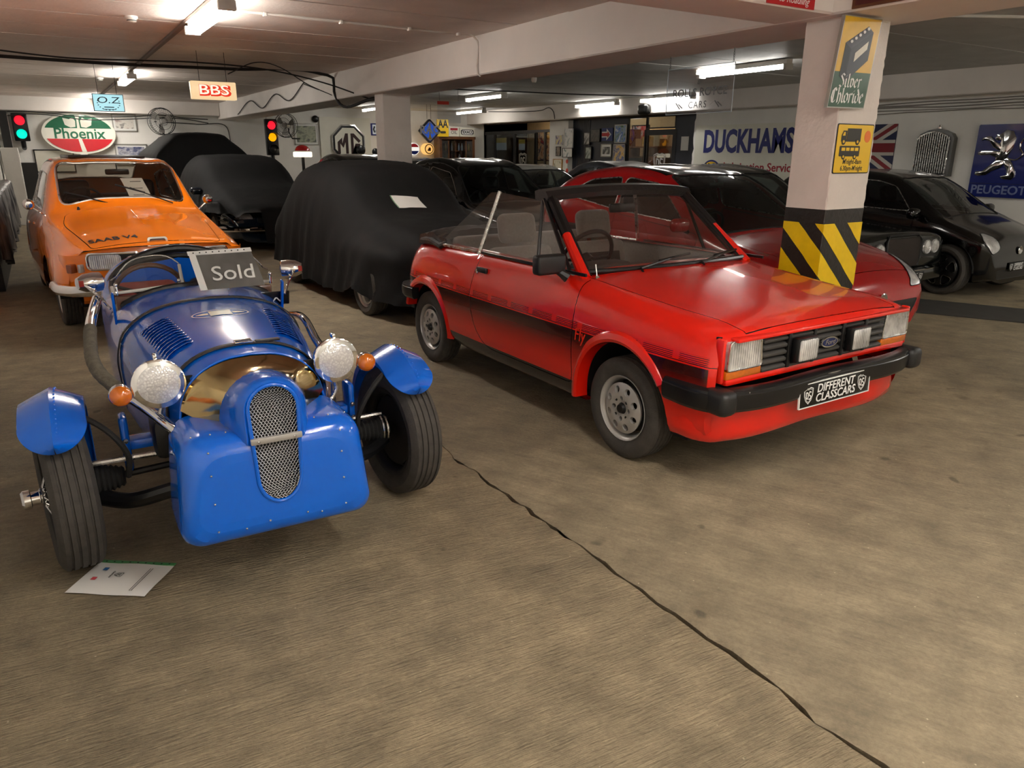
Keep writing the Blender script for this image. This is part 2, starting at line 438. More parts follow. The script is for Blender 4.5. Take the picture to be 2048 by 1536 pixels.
def room():
    rnd = random.Random(4)
    # floor: two slabs with a broken joint between them
    fl = struct(thing('floor', 'brown worn concrete floor of two slabs with a broken joint', 'floor'))
    ys = [YF]; y = YF
    while y < YB:
        y += rnd.uniform(0.03, 0.09) if y < 5 else 0.8; ys.append(min(y, YB))
    jag = []
    w = 0
    for i, yy in enumerate(ys):
        w = w * 0.8 + rnd.uniform(-0.012, 0.012); jag.append((1.612 + w, rnd.uniform(0.001, 0.011) if yy < 3.1 else 0.002))
    for (side, nm, xe) in ((-1, 'floor_brushed', XL - 0.1), (1, 'floor_trowelled', 13.6)):
        mb = MB(); P = []
        for yy, (jx, g) in zip(ys, jag):
            x0 = jx + side * g
            P.append([(x0 + side * 0.004, yy, -0.05), (x0, yy, -0.007), (x0 + side * rnd.uniform(0.008, 0.03), yy, 0.0), (xe, yy, 0.0)])
        mb.grid(P); o = mb.build('slab', M[nm], fl, ang=60)
        for p in o.data.polygons:
            if p.normal.z < 0: p.flip()
    MB().box(((XL + 13.6) / 2, (YF + YB) / 2, -0.09), (13.6 - XL + .3, YB - YF, 0.08)).build('slab_bed', M['joint_dark'], fl, flat=True)
    # ceiling: cast boards with seams, left and right of the spine beam
    ce = struct(thing('ceiling', 'board-marked painted concrete ceiling', 'ceiling', (0, 0, CEIL)))
    MB().box(((XL + 13.6) / 2, (YF + YB) / 2, 0.09), (13.6 - XL + .3, YB - YF + .4, 0.1)).build('deck', M['joint_dark'], ce, flat=True)
    def board(wd, ln, nm):
        bm = MB().box((0, 0, 0.022), (wd, ln - 0.02, 0.044)); return bm.mesh('ceiling_board', flat=True)
    pitch = 0.83
    mL = board(4.11 - XL, pitch, 'l'); mR = board(XR - 4.76, pitch, 'r')
    k = 0; y = 5.72 - pitch * 10.5
    while y < YB + 0.3:
        for me, xc, mm in ((mL, (XL + 4.11) / 2, 'ceiling_bounce_tint'), (mR, (4.76 + XR) / 2, 'ceiling_grey')):
            o = add('ceiling_board', me, None, ce)
            if not me.materials: me.materials.append(M[mm])
            o.location = (xc, y, rnd.uniform(-0.004, 0.004))
        y += pitch; k += 1
    def wall(name, c, d, m='wall_white', label=None):
        o = MB().box(c, d).build(name, M[m], flat=True); struct(o)
        if label: setp(o, label, 'wall')
        return o
    wall('wall_left', (XL - 0.1, (YF + YB) / 2, CEIL / 2), (0.2, YB - YF + .4, CEIL), label='long white side wall beside the orange saloon')
    wall('wall_back', ((XL + 13.6) / 2, YB + 0.1, CEIL / 2), (13.6 - XL, 0.2, CEIL), label='white rear wall hung with old garage signs')
    wall('wall_front', ((XL + 13.6) / 2, YF - 0.1, CEIL / 2), (13.6 - XL, 0.2, CEIL), label='white wall opposite the parked cars')
    # right wall: solid up to a rough broken edge, then the office front set back
    mb = MB(); mb.box((XR + 0.11, (YF + 11.66) / 2, CEIL / 2), (0.22, 11.66 - YF, CEIL))
    P = []
    for i in range(26):
        z = CEIL * i / 25; j = 11.66 + rnd.uniform(-0.015, 0.05); P.append([(XR - 0.004, 11.60, z), (XR - 0.004 + rnd.uniform(0, .012), j, z), (XR + 0.22, 11.70, z), (XR + 0.22, 11.60, z)])
    mb.grid(P); o = mb.build('wall_right', M['wall_white'], ang=20); struct(o); setp(o, 'white painted side wall carrying the oil banner and car signs', 'wall')
    # beams
    def beam(name, c, d, label, m='soffit_white'):
        o = MB().rbox(c, d, 0.012, 1).build(name, M[m], flat=True); struct(o); setp(o, label, 'beam'); return o
    beam('trim_1', (4.435, (YF + YB) / 2, 2.2845 + 0.2), (0.65, YB - YF, 0.4), 'deep white concrete spine beam running over both pillars')
    beam('trim_2', ((XL + 4.11) / 2, 3.275, 2.2845 + 0.2), (4.11 - XL, 0.42, 0.4), 'white concrete cross beam meeting the striped pillar')
    beam('trim_3', (11.5, (YF + YB) / 2, 2.325 + 0.2), (0.3, YB - YF, 0.4), 'white concrete edge beam above the oil banner wall')
    beam('trim_4', ((XL + 4.1) / 2, YB - 0.16, 2.36 + 0.16), (4.1 - XL, 0.3, 0.32), 'white concrete beam along the top of the rear wall')
    # pillars, rough edged
    def pillar(name, x0, x1, y0, y1, label, stripes):
        t = thing(name, label, 'pillar', ((x0 + x1) / 2, (y0 + y1) / 2, 0)); hx, hy = (x1 - x0) / 2, (y1 - y0) / 2
        mb = MB(); P = []; nz = 40; zb = 1.165 if stripes else 0.0
        for i in range(nz + 1):
            z = zb + (2.2845 - zb) * i / nz; row = []
            e = rnd.uniform(0.003, 0.012)
            # keep the ring convex and ordered
            row = [(-hx, -hy + e, z), (-hx + e, -hy, z), (hx - rnd.uniform(0.003, .014), -hy, z), (hx, -hy + rnd.uniform(0.003, .014), z), (hx, hy, z), (-hx + .004, hy, z), (-hx, hy - rnd.uniform(0.002, .008), z)]
            P.append(row)
        mb.grid(P, wrap=True); mb.build('shaft', M['pillar_white'], t, ang=25)
        if stripes:
            P = []
            for i in range(25):
                z = zb * i / 24; e = rnd.uniform(0.003, .008)
                P.append([(-hx, -hy + e, z), (-hx + e, -hy, z), (hx - e, -hy, z), (hx, -hy + e, z), (hx, hy, z), (-hx, hy, z)])
            MB().grid(P, wrap=True).build('painted_base', M['pillar_black'], t, ang=25)
            # yellow diagonal bars painted on the two faces that show
            yel = M['hazard_yellow']
            def bars(o, u, width, lines, nrm):
                for (a0, a1, b0, b1) in lines:   # top edge left/right heights a, lower edge b at face left/right
                    n_ = 7; top = []; bot = []
                    for i in range(n_ + 1):
                        q = i / n_; top.append((q * width, a0 + (a1 - a0) * q + rnd.uniform(-.003, .003))); bot.append((q * width, b0 + (b1 - b0) * q + rnd.uniform(-.003, .003)))
                    pts = [p for p in bot] + [p for p in top[::-1]]
                    zc = 1.075
                    pts = clip_top(pts, zc, 0.0)
                    if len(pts) > 2: MB().prism(pts, Vector(o) + Vector(nrm) * 0.0005, u, (0, 0, 1), 0.0012 if nrm[1] < 0 else 0.0012).build('yellow_bar', yel, t, flat=True)
            wl = 2 * hy; wf = 2 * hx
            # left face: seen from far edge to near corner, right face on from there
            sl = -0.92
            L = []; F = []
            for c in (1.30, 1.03, 0.745, 0.47, 0.19):   # lower edge height at far left edge
                th = 0.155
                L.append((c + th, c + th + sl * wl, c, c + sl * wl)); F.append((c + th + sl * wl, c + th + sl * (wl + wf), c + sl * wl, c + sl * (wl + wf)))
            c = 1.58; F.append((c + .155 + sl * wl, c + .155 + sl * (wl + wf), c + sl * wl, c + sl * (wl + wf)))
            bars((-hx, hy, 0), (0, -1, 0), wl, L, (-1, 0, 0)); bars((-hx, -hy, 0), (1, 0, 0), wf, F, (0, -1, 0))
        return t
    def clip_top(pts, zc, zmin):
        for (lim, sgn) in ((zc, 1), (zmin, -1)):
            out = []
            for i in range(len(pts)):
                a, b = pts[i], pts[(i + 1) % len(pts)]
                ina, inb = sgn * (lim - a[1]) >= 0, sgn * (lim - b[1]) >= 0
                if ina: out.append(a)
                if ina != inb:
                    q = (lim - a[1]) / (b[1] - a[1]); out.append((a[0] + (b[0] - a[0]) * q, lim))
            pts = out
            if len(pts) < 3: return []
        return pts
    mat('pillar_white', rgb(224, 215, 207), 0.6, var=0.06, scale=3, bump=0.5, bscale=22)
    mat('pillar_black', rgb(38, 34, 31), 0.4, var=0.25, scale=12, bump=0.4, bscale=30)
    mat('hazard_yellow', rgb(244, 205, 8), 0.4, var=0.08, scale=10, bump=0.25, bscale=30)
    pillar('pillar', 4.21, 4.61, 3.02, 3.33, 'white pillar with black and yellow hazard stripes behind the red convertible', True)
    pillar('pillar', 4.22, 4.635, 10.25, 10.56, 'plain white concrete pillar behind the covered cars', False)
    # white post beside the amber traffic light
    o = MB().rbox((5.30, 20.62, 1.22), (0.16, 0.16, 2.42), 0.01).build('post', M['wall_white'], flat=True); setp(o, 'narrow white post beside the three-lamp traffic light', 'post')
room()

# ---------------------------------------------------------------- fluorescent lights
def lights():
    m = mat('tube_glow', (0.9, 0.9, 0.9), 0.4, emit=(1.0, 0.965, 0.9), estr=TUBE)
    mw = mat('fitting_white', rgb(225, 222, 215), 0.4, var=0.03)
    bd = MB().rbox((0, 0, 0.062), (0.075, 1.55, 0.072), 0.006).mesh('housing')
    df = MB().rbox((0, 0, 0), (0.125, 1.46, 0.06), 0.02, 2).mesh('diffuser')
    cp = MB().rbox((0, 0, 0), (0.135, 0.055, 0.075), 0.008).mesh('end_cap')
    for me, q in ((bd, mw), (df, m), (cp, mw)): me.materials.append(q)
    spots = [(1.42, 7.23, 'batten light over the orange saloon bonnet, larger of the two on the conduit'), (1.40, 13.9, 'batten light beside the small blue screen at the conduit end'),
             (1.42, 0.55, 'batten light above the empty floor in front of the roadster'), 
             (8.37, 7.58, 'batten light behind the clear acrylic sign on chains'), (11.25, 14.5, 'batten light by the beam bracket over the office pillar'),
             (11.2, 12.1, 'batten light next to the black loudspeaker'), (8.06, 14.1, 'batten light over the black saloon'), (10.5, 19.2, 'batten light close to the office doorway'),
             (7.7, 19.3, 'batten light nearest the large octagonal badge'),
             (8.37, 1.2, 'batten light over the floor before the black city car'),
             (1.42, -2.1, 'unseen batten added to light the foreground, nearest the front wall'), (3.1, -.4, 'unseen batten added to light the foreground, over the floor beside the red convertible'), (8.37, -1.9, 'unseen batten added for more light at the front wall end of the right bay'),  # unseen battens, added only to brighten the foreground and front bays
             (1.38, 19.75, 'batten light half hidden behind the small blue screen')]
    soft = bpy.data.materials.new('tube_glow_dim'); soft = m.copy(); soft.node_tree.nodes['Principled BSDF'].inputs['Emission Strength'].default_value = TUBE * .5; df2 = MB().rbox((0, 0, .008), (0.07, 1.46, 0.045), 0.015, 2).mesh('diffuser'); df2.materials.append(soft); bd2 = MB().rbox((0, 0, 0.066), (0.11, 1.55, 0.064), 0.006).mesh('housing'); bd2.materials.append(mw)
    for (x, y, lb) in spots:
        t = thing('ceiling_light', lb, 'light', (x, y, 2.57), 0.0, 'fluorescent ceiling battens')
        old = x > 10 or (x > 7 and y > 5); add('housing', bd2 if old else bd, None, t); add('diffuser', df2 if old else df, None, t)  # old marks right bay fittings, their glow dimmed to curb glare on the beam
        for s in (-1, 1): o = add('end_cap', cp, None, t); o.location = (0, s * 0.757, 0.005)
lights()
# ================================================================ things shared by the cars
def tyre_prof(r, rr, w):
    h = w / 2
    side = [(rr, h * 0.72), (rr + (r - rr) * 0.25, h * 0.93), (rr + (r - rr) * 0.6, h), (r - 0.018, h * 0.90), (r - 0.004, h * 0.76)]
    tread = []
    for g in (0.52, 0.18, -0.18, -0.52):
        tread += [(r, h * g + 0.005), (r - 0.006, h * g + 0.003), (r - 0.006, h * g - 0.003), (r, h * g - 0.005)]
    lo = [(a, -b) for (a, b) in side[::-1]]
    return side + tread + lo
_tyres = {}
def tyre_mesh(r, rr, w, n=56):
    k = (round(r, 3), round(rr, 3), round(w, 3))
    if k not in _tyres:
        mb = MB(); mb.lathe(tyre_prof(r, rr, w), (0, 0, 0), (0, 1, 0), n, closed=True); me = mb.mesh('tyre', ang=30); me.materials.append(M['tyre']); _tyres[k] = me
    return _tyres[k]
def ring_skin(r0, r1, y0, y1, n=48, k=5, dome=0.0):
    """annular skin facing +y, from radius r0 at depth y0 to r1 at y1"""
    bm = bmesh.new(); P = []
    for i in range(k + 1):
        q = i / k; r = r0 + (r1 - r0) * q; y = y0 + (y1 - y0) * q + dome * math.sin(q * math.pi)
        P.append([bm.verts.new((r * math.cos(2 * math.pi * j / n), y, r * math.sin(2 * math.pi * j / n))) for j in range(n)])
    for i in range(k):
        for j in range(n):
            j2 = (j + 1) % n; bm.faces.new((P[i][j], P[i][j2], P[i + 1][j2], P[i + 1][j]))
    bmesh.ops.recalc_face_normals(bm, faces=bm.faces)
    keep_dir(bm, lambda c: Vector((0, 1, 0)))
    return bm
_rims = {}
def rim_mesh(kind, rr):
    if (kind, rr) in _rims: return _rims[(kind, rr)]
    R = rr
    if kind == 'holes':          # 1970s alloy with two rings of round holes
        bm = ring_skin(0.03, R * 0.80, 0.012, 0.006, 64, 8, 0.012)
        for i in range(8):
            a = 2 * math.pi * (i + .5) / 8; f = cookie(bm, circ(R * 0.60 * math.cos(a), R * 0.60 * math.sin(a), R * 0.115, 14), 1); bmesh.ops.delete(bm, geom=f, context='FACES')
        for i in range(4):
            a = 2 * math.pi * i / 4; f = cookie(bm, circ(R * 0.33 * math.cos(a), R * 0.33 * math.sin(a), R * 0.075, 12), 1); bmesh.ops.delete(bm, geom=f, context='FACES')
        solid(bm, 0.02)
    elif kind == 'five':         # modern five-spoke
        bm = ring_skin(0.03, R * 0.90, 0.02, 0.0, 60, 8, 0.02)
        for i in range(5):
            a = 2 * math.pi * i / 5 + math.pi / 2; pts = []
            for (q, rr_) in ((-0.22, .36), (.22, .36), (.42, .80), (.22, .87), (-.22, .87), (-.42, .80)):
                pts.append((R * rr_ * math.cos(a + q), R * rr_ * math.sin(a + q)))
            f = cookie(bm, rpoly(pts, 0.02, 3), 1); bmesh.ops.delete(bm, geom=f, context='FACES')
        solid(bm, 0.025)
    elif kind == 'steel':        # plain pressed wheel with small slots
        bm = ring_skin(0.03, R * 0.86, 0.02, -0.005, 48, 8, 0.01)
        for i in range(12):
            a = 2 * math.pi * i / 12; f = cookie(bm, circ(R * 0.68 * math.cos(a), R * 0.68 * math.sin(a), R * 0.07, 10), 1); bmesh.ops.delete(bm, geom=f, context='FACES')
        solid(bm, 0.006)
    me = bpy.data.meshes.new('rim'); bm.to_mesh(me); bm.free(); me.shade_smooth(); me.set_sharp_from_angle(angle=math.radians(40)); _rims[(kind, rr)] = me
    return me
_barrels = {}
def barrel_mesh(rr, w):
    k = (rr, w)
    if k not in _barrels:
        h = w / 2; mb = MB()
        mb.lathe([(rr * 1.02, h * 0.86), (rr * 1.03, h * 0.80), (rr * 0.97, h * 0.74), (rr * 0.90, h * 0.45), (rr * 0.86, -h * 0.2), (rr * 0.9, -h * 0.6), (rr * 0.97, -h * .75), (rr * 1.03, -h * 0.80),
                  (rr * 1.0, -h * 0.70), (rr * 0.92, -h * 0.5), (rr * 0.89, -h * .15), (rr * .93, h * .5), (rr * 1.0, h * .7)], (0, 0, 0), (0, 1, 0), 40, closed=True)
        _barrels[k] = mb.mesh('rim_barrel', ang=40)
    return _barrels[k]
def wheel(parent, c, r, rr, w, kind, side, m='alloy', face=0.02, steer=0.0, spokes=None, lug=True):
    """a wheel part with rim, barrel, hub and brake as sub-parts; side +1 faces local +y"""
    o = add('wheel', tyre_mesh(r, rr, w), None, parent); o.location = c; o.rotation_euler = (0, 0, steer + (0 if side > 0 else math.pi))
    b = add('rim_barrel', barrel_mesh(rr, w), M[m], o)
    dsk = MB().lathe([(0.02, -w * .1), (rr * 0.80, -w * .1), (rr * .80, -w * .18), (0.02, -w * .18)], (0, 0, 0), (0, 1, 0), 24).build('brake_disc', M['dark_metal'], o)
    if kind:
        me = rim_mesh(kind, rr); q = add('rim', me, M[m], o); q.location = (0, w / 2 * 0.45 + face, 0)
    mb = MB().lathe([(0.0, w * .25 + face + .026), (0.022, w * .25 + face + .024), (0.03, w * .25 + face + .006), (0.034, -w * .2)], (0, 0, 0), (0, 1, 0), 16)
    if lug:
        for i in range(4):
            a = math.pi / 2 * i + .78; mb.cyl((0.055 * math.cos(a), w * .2, .055 * math.sin(a)), (0.055 * math.cos(a), w * .22 + face + .02, .055 * math.sin(a)), 0.009, n=6)
    mb.build('hub', M['dark_metal' if lug else m], o)
    return o
def poly_shrink(pts, d):
    """move every edge of a convex polygon inwards by d"""
    n = len(pts); ar = sum(pts[i][0] * pts[(i + 1) % n][1] - pts[(i + 1) % n][0] * pts[i][1] for i in range(n))
    P = pts if ar > 0 else pts[::-1]; L = []
    for i in range(n):
        p, q = Vector(P[i]), Vector(P[(i + 1) % n]); t = (q - p).normalized(); nn = Vector((-t.y, t.x)); L.append((p + nn * d, t))
    out = []
    for i in range(n):
        (p, t), (q, s) = L[i - 1], L[i]; den = t.x * s.y - t.y * s.x
        if abs(den) < 1e-9: out.append(tuple(q)); continue
        k = ((q.x - p.x) * s.y - (q.y - p.y) * s.x) / den; out.append(tuple(p + t * k))
    return out
def panel(bm, poly, axis, name, m, parent, test, gap=0.004, gm='matt_black', label=None, off=0.0):
    """cut a body panel out of the skin, with a dark shut line round it"""
    ring = cookie(bm, poly, axis, test)
    if not ring: return None
    gb = extract(bm, ring, True, 0.0); pb = bmesh.new()
    inner = cookie(gb, poly_shrink(poly, gap), axis)
    pb = extract(gb, inner, True, off)
    for v in gb.verts: v.co -= v.normal * 0.006
    o = bm_build(pb, name, m, parent, label)
    if gb.faces: bm_build(gb, 'shut_line', M[gm], o)
    gb.free(); pb.free(); return o
def window(bm, poly, axis, name, m, parent, test, seal=0.006, sm='matt_black', off=-0.004):
    fs = cookie(bm, poly, axis, test)
    if not fs: return None
    gb = extract(bm, fs, True, off); o = bm_build(gb, name, m, parent)
    if seal: rim_tube(gb, seal, 'window_seal', M[sm], o)
    gb.free(); return o
def hole(bm, poly, axis, test=None):
    f = cookie(bm, poly, axis, test)
    if f: bmesh.ops.delete(bm, geom=f, context='FACES')
def arch_liner(parent, x, z, r, y0, y1, m='matt_black'):
    mb = MB(); P = []
    for i in range(19):
        t = math.pi * i / 18; P.append([(x + r * math.cos(t), y0, max(0.12, z + r * math.sin(t))), (x + r * math.cos(t), y1, max(.12, z + r * math.sin(t)))])
    mb.grid(P); mb.poly([(x + r * math.cos(math.pi * i / 18), y1, max(.12, z + r * math.sin(math.pi * i / 18))) for i in range(19)]); return mb.build('wheel_housing', M[m], parent)
def plate(parent, mt, w=0.52, h=0.111, hold=True):
    """black show plate lettered DIFFERENT CLASSCARS between two shields"""
    bd = MB().rbox((0, 0, 0), (w, h, 0.006), 0.003).xf(mt).build('number_plate', M['ink_gloss'], parent)
    if hold:
        mb = MB(); e = 0.004
        for (c, d) in (((0, h / 2 + e / 2, 0), (w + 2 * e, e, .009)), ((0, -h / 2 - e / 2, 0), (w + 2 * e, e, .009)), ((-w / 2 - e / 2, 0, 0), (e, h, .009)), ((w / 2 + e / 2, 0, 0), (e, h, .009))): mb.box(c, d)
        mb.xf(mt).build('plate_frame', M['print_white'], bd, flat=True)
    T = mt @ Matrix.Translation((0, 0, 0.0038))
    text('DIFFERENT', h * 0.52, M['print_white'], bd, T @ Matrix.Translation((0, h * 0.20, 0)), ext=0.0004, shear=0.15, sx=w * 1.95, bold=.0008)
    text('CLASSCARS', h * 0.52, M['print_white'], bd, T @ Matrix.Translation((0, -h * 0.22, 0)), ext=0.0004, shear=0.15, sx=w * 1.95, bold=.0008)
    for s in (-1, 1): shield(bd, T @ Matrix.Translation((s * w * 0.385, 0, 0)), h * 0.78, 'print_white')
    return bd
def shield(parent, mt, h, m, name='shield_emblem'):
    w = h * 0.82
    def out(k): return [(-.5 * w * k, .38 * h * k), (-.2 * w * k, .46 * h * k), (0, .40 * h * k), (.2 * w * k, .46 * h * k), (.5 * w * k, .38 * h * k), (.47 * w * k, 0), (.3 * w * k, -.3 * h * k), (0, -.5 * h * k), (-.3 * w * k, -.3 * h * k), (-.47 * w * k, 0)]
    mb = MB()
    for (a, b) in ((1.0, 0.9), (0.82, 0.76)):
        A, B = out(a), out(b); n = len(A)
        for i in range(n):
            j = (i + 1) % n; mb.poly([(*A[i], 0), (*A[j], 0), (*B[j], 0), (*B[i], 0)])
    # the letters DC as bent strokes
    for pts in ([(-.24, .2), (-.24, -.12), (-.12, -.2), (-.02, -.05), (-.06, .15), (-.24, .2)], [(.28, .16), (.1, .22), (.06, .02), (.26, -.06), (.2, -.22), (.0, -.2)]):
        P = [Vector((x * w, y * h, 0)) for x, y in pts]
        for a, b in zip(P[:-1], P[1:]):
            t = (b - a).normalized(); nn = Vector((-t.y, t.x, 0)) * h * 0.032; mb.poly([a + nn, b + nn, b - nn, a - nn])
    return mb.xf(mt).build(name, M[m], parent, flat=True, merge=0)
mat('ink_gloss', rgb(16, 16, 17), 0.25)
def seat(parent, x, y, z, m, w=0.48, head=True, hm=None, lean=0.30, bh=0.56):
    """front seat: base, backrest, headrest; x is the back of the cushion"""
    MB().rbox((x + 0.24, y, z + 0.10), (0.5, w, 0.20), 0.06, 3).build('seat_cushion', M[m], parent)
    R = Matrix.Rotation(-lean, 3, 'Y')
    b = MB().rbox((0, 0, bh / 2), (0.13, w, bh), 0.055, 3)
    b.xf(Matrix.Translation((x, y, z + 0.12)) @ R.to_4x4()).build('seat_back', M[m], parent)
    if head:
        h = MB().rbox((0, 0, bh + 0.12), (0.10, w * 0.58, 0.20), 0.05, 3)
        h.xf(Matrix.Translation((x, y, z + 0.12)) @ R.to_4x4()).build('headrest', M[hm or m], parent)
def steering(parent, c, tilt, r=0.18, m='satin_black', spokes=(0, 180, 270)):
    R = Matrix.Translation(c) @ Matrix.Rotation(tilt, 4, 'Y')
    mb = MB(); mb.tube([(0, r * math.cos(2 * math.pi * i / 28), r * math.sin(2 * math.pi * i / 28)) for i in range(28)], 0.013, 8, closed=True)
    o = mb.xf(R).build('steering_wheel', M[m], parent)
    mb = MB()
    for a in spokes: mb.tube([(0.015, 0, 0), (0.0, r * math.cos(math.radians(a)), r * math.sin(math.radians(a)))], 0.010, 6)
    mb.cyl((0.04, 0, 0), (-.01, 0, 0), .035, n=16); mb.cyl((0.04, 0, 0), (0.28, 0, 0), .018, n=8)
    mb.xf(R).build('steering_column', M['satin_black'], o)
    return o

def lens_mat():
    m = bpy.data.materials.new('fluted_lens'); m.use_nodes = True; n = m.node_tree.nodes; l = m.node_tree.links; b = n['Principled BSDF']
    tc = n.new('ShaderNodeTexCoord'); w = n.new('ShaderNodeTexWave'); w.bands_direction = 'Y'; w.inputs['Scale'].default_value = 22; w.inputs['Distortion'].default_value = .6; l.new(tc.outputs['Object'], w.inputs['Vector'])
    nz = n.new('ShaderNodeTexNoise'); nz.inputs['Scale'].default_value = 14; nz.inputs['Detail'].default_value = 2; l.new(tc.outputs['Object'], nz.inputs['Vector'])
    r = n.new('ShaderNodeMapRange'); l.new(nz.outputs['Fac'], r.inputs[0]); r.inputs[1].default_value = .35; r.inputs[2].default_value = .65; r.inputs[3].default_value = .55; r.inputs[4].default_value = .98
    l.new(r.outputs[0], b.inputs['Base Color']); b.inputs['Metallic'].default_value = .55; b.inputs['Roughness'].default_value = .1; b.inputs['Coat Weight'].default_value = 1
    bp = n.new('ShaderNodeBump'); bp.inputs['Strength'].default_value = .5; bp.inputs['Distance'].default_value = .004; l.new(w.outputs['Fac'], bp.inputs['Height']); l.new(bp.outputs[0], b.inputs['Normal'])
    M['lens'] = m
lens_mat()
# ================================================================ red convertible
def fiesta_paint():
    m = bpy.data.materials.new('red_striped_paint'); m.use_nodes = True; nt = m.node_tree; n = nt.nodes; l = nt.links; b = n['Principled BSDF']
    b.inputs['Roughness'].default_value = 0.25; b.inputs['Coat Weight'].default_value = .6; b.inputs['Coat Roughness'].default_value = 0.03
    tc = n.new('ShaderNodeTexCoord'); sp = n.new('ShaderNodeSeparateXYZ'); l.new(tc.outputs['Object'], sp.inputs[0])
    def math_(op, a, b_=None, c=None):
        q = n.new('ShaderNodeMath'); q.operation = op
        for k, v in enumerate((a, b_, c)):
            if v is None: continue
            if isinstance(v, (int, float)): q.inputs[k].default_value = v
            else: l.new(v, q.inputs[k])
        return q.outputs[0]
    def step(v, a, b_):   # smooth 0..1
        q = n.new('ShaderNodeMapRange'); q.interpolation_type = 'SMOOTHSTEP'; l.new(v, q.inputs[0]); q.inputs[1].default_value = a; q.inputs[2].default_value = b_; return q.outputs[0]
    X, Y, Z = sp.outputs[0], math_('ABSOLUTE', sp.outputs[1]), sp.outputs[2]
    side = step(Y, 0.700, 0.706)
    fade = math_('MULTIPLY', step(Z, 0.37, 0.585), math_('SUBTRACT', 1.0, step(Z, 0.605, 0.607)))       # sprayed black fading downwards
    fade = math_('MULTIPLY', fade, math_('SUBTRACT', 1.0, step(X, 0.585, 0.59)))
    pin = math_('MULTIPLY', step(Z, 0.613, 0.614), math_('SUBTRACT', 1.0, step(Z, 0.617, 0.618)))
    ln = step(math_('SINE', math_('MULTIPLY', Z, 2 * math.pi / 0.0085)), 0.0, 0.3)
    seg = step(math_('SINE', math_('MULTIPLY', X, 2 * math.pi / 0.23)), -0.93, -0.80)
    band = math_('MULTIPLY', math_('MULTIPLY', step(Z, 0.619, 0.620), math_('SUBTRACT', 1.0, step(Z, 0.655, 0.656))), math_('MULTIPLY', ln, seg))
    band = math_('MULTIPLY', band, math_('SUBTRACT', 1.0, step(X, 0.575, 0.585)))
    sill = math_('MULTIPLY', math_('SUBTRACT', 1.0, step(Z, 0.318, 0.320)), math_('MULTIPLY', step(X, -1.95, -1.94), math_('SUBTRACT', 1.0, step(X, -.2, -.19))))
    k = math_('MAXIMUM', math_('MAXIMUM', math_('MULTIPLY', fade, 0.97), math_('MULTIPLY', band, 0.9)), math_('MAXIMUM', pin, sill))
    k = math_('MULTIPLY', k, side)
    mx = n.new('ShaderNodeMix'); mx.data_type = 'RGBA'; l.new(k, mx.inputs['Factor'])
    mx.inputs['A'].default_value = (*rgb(230, 28, 10), 1); mx.inputs['B'].default_value = (*rgb(28, 14, 10), 1)
    l.new(mx.outputs['Result'], b.inputs['Base Color']); M['fiesta_red'] = m; return m
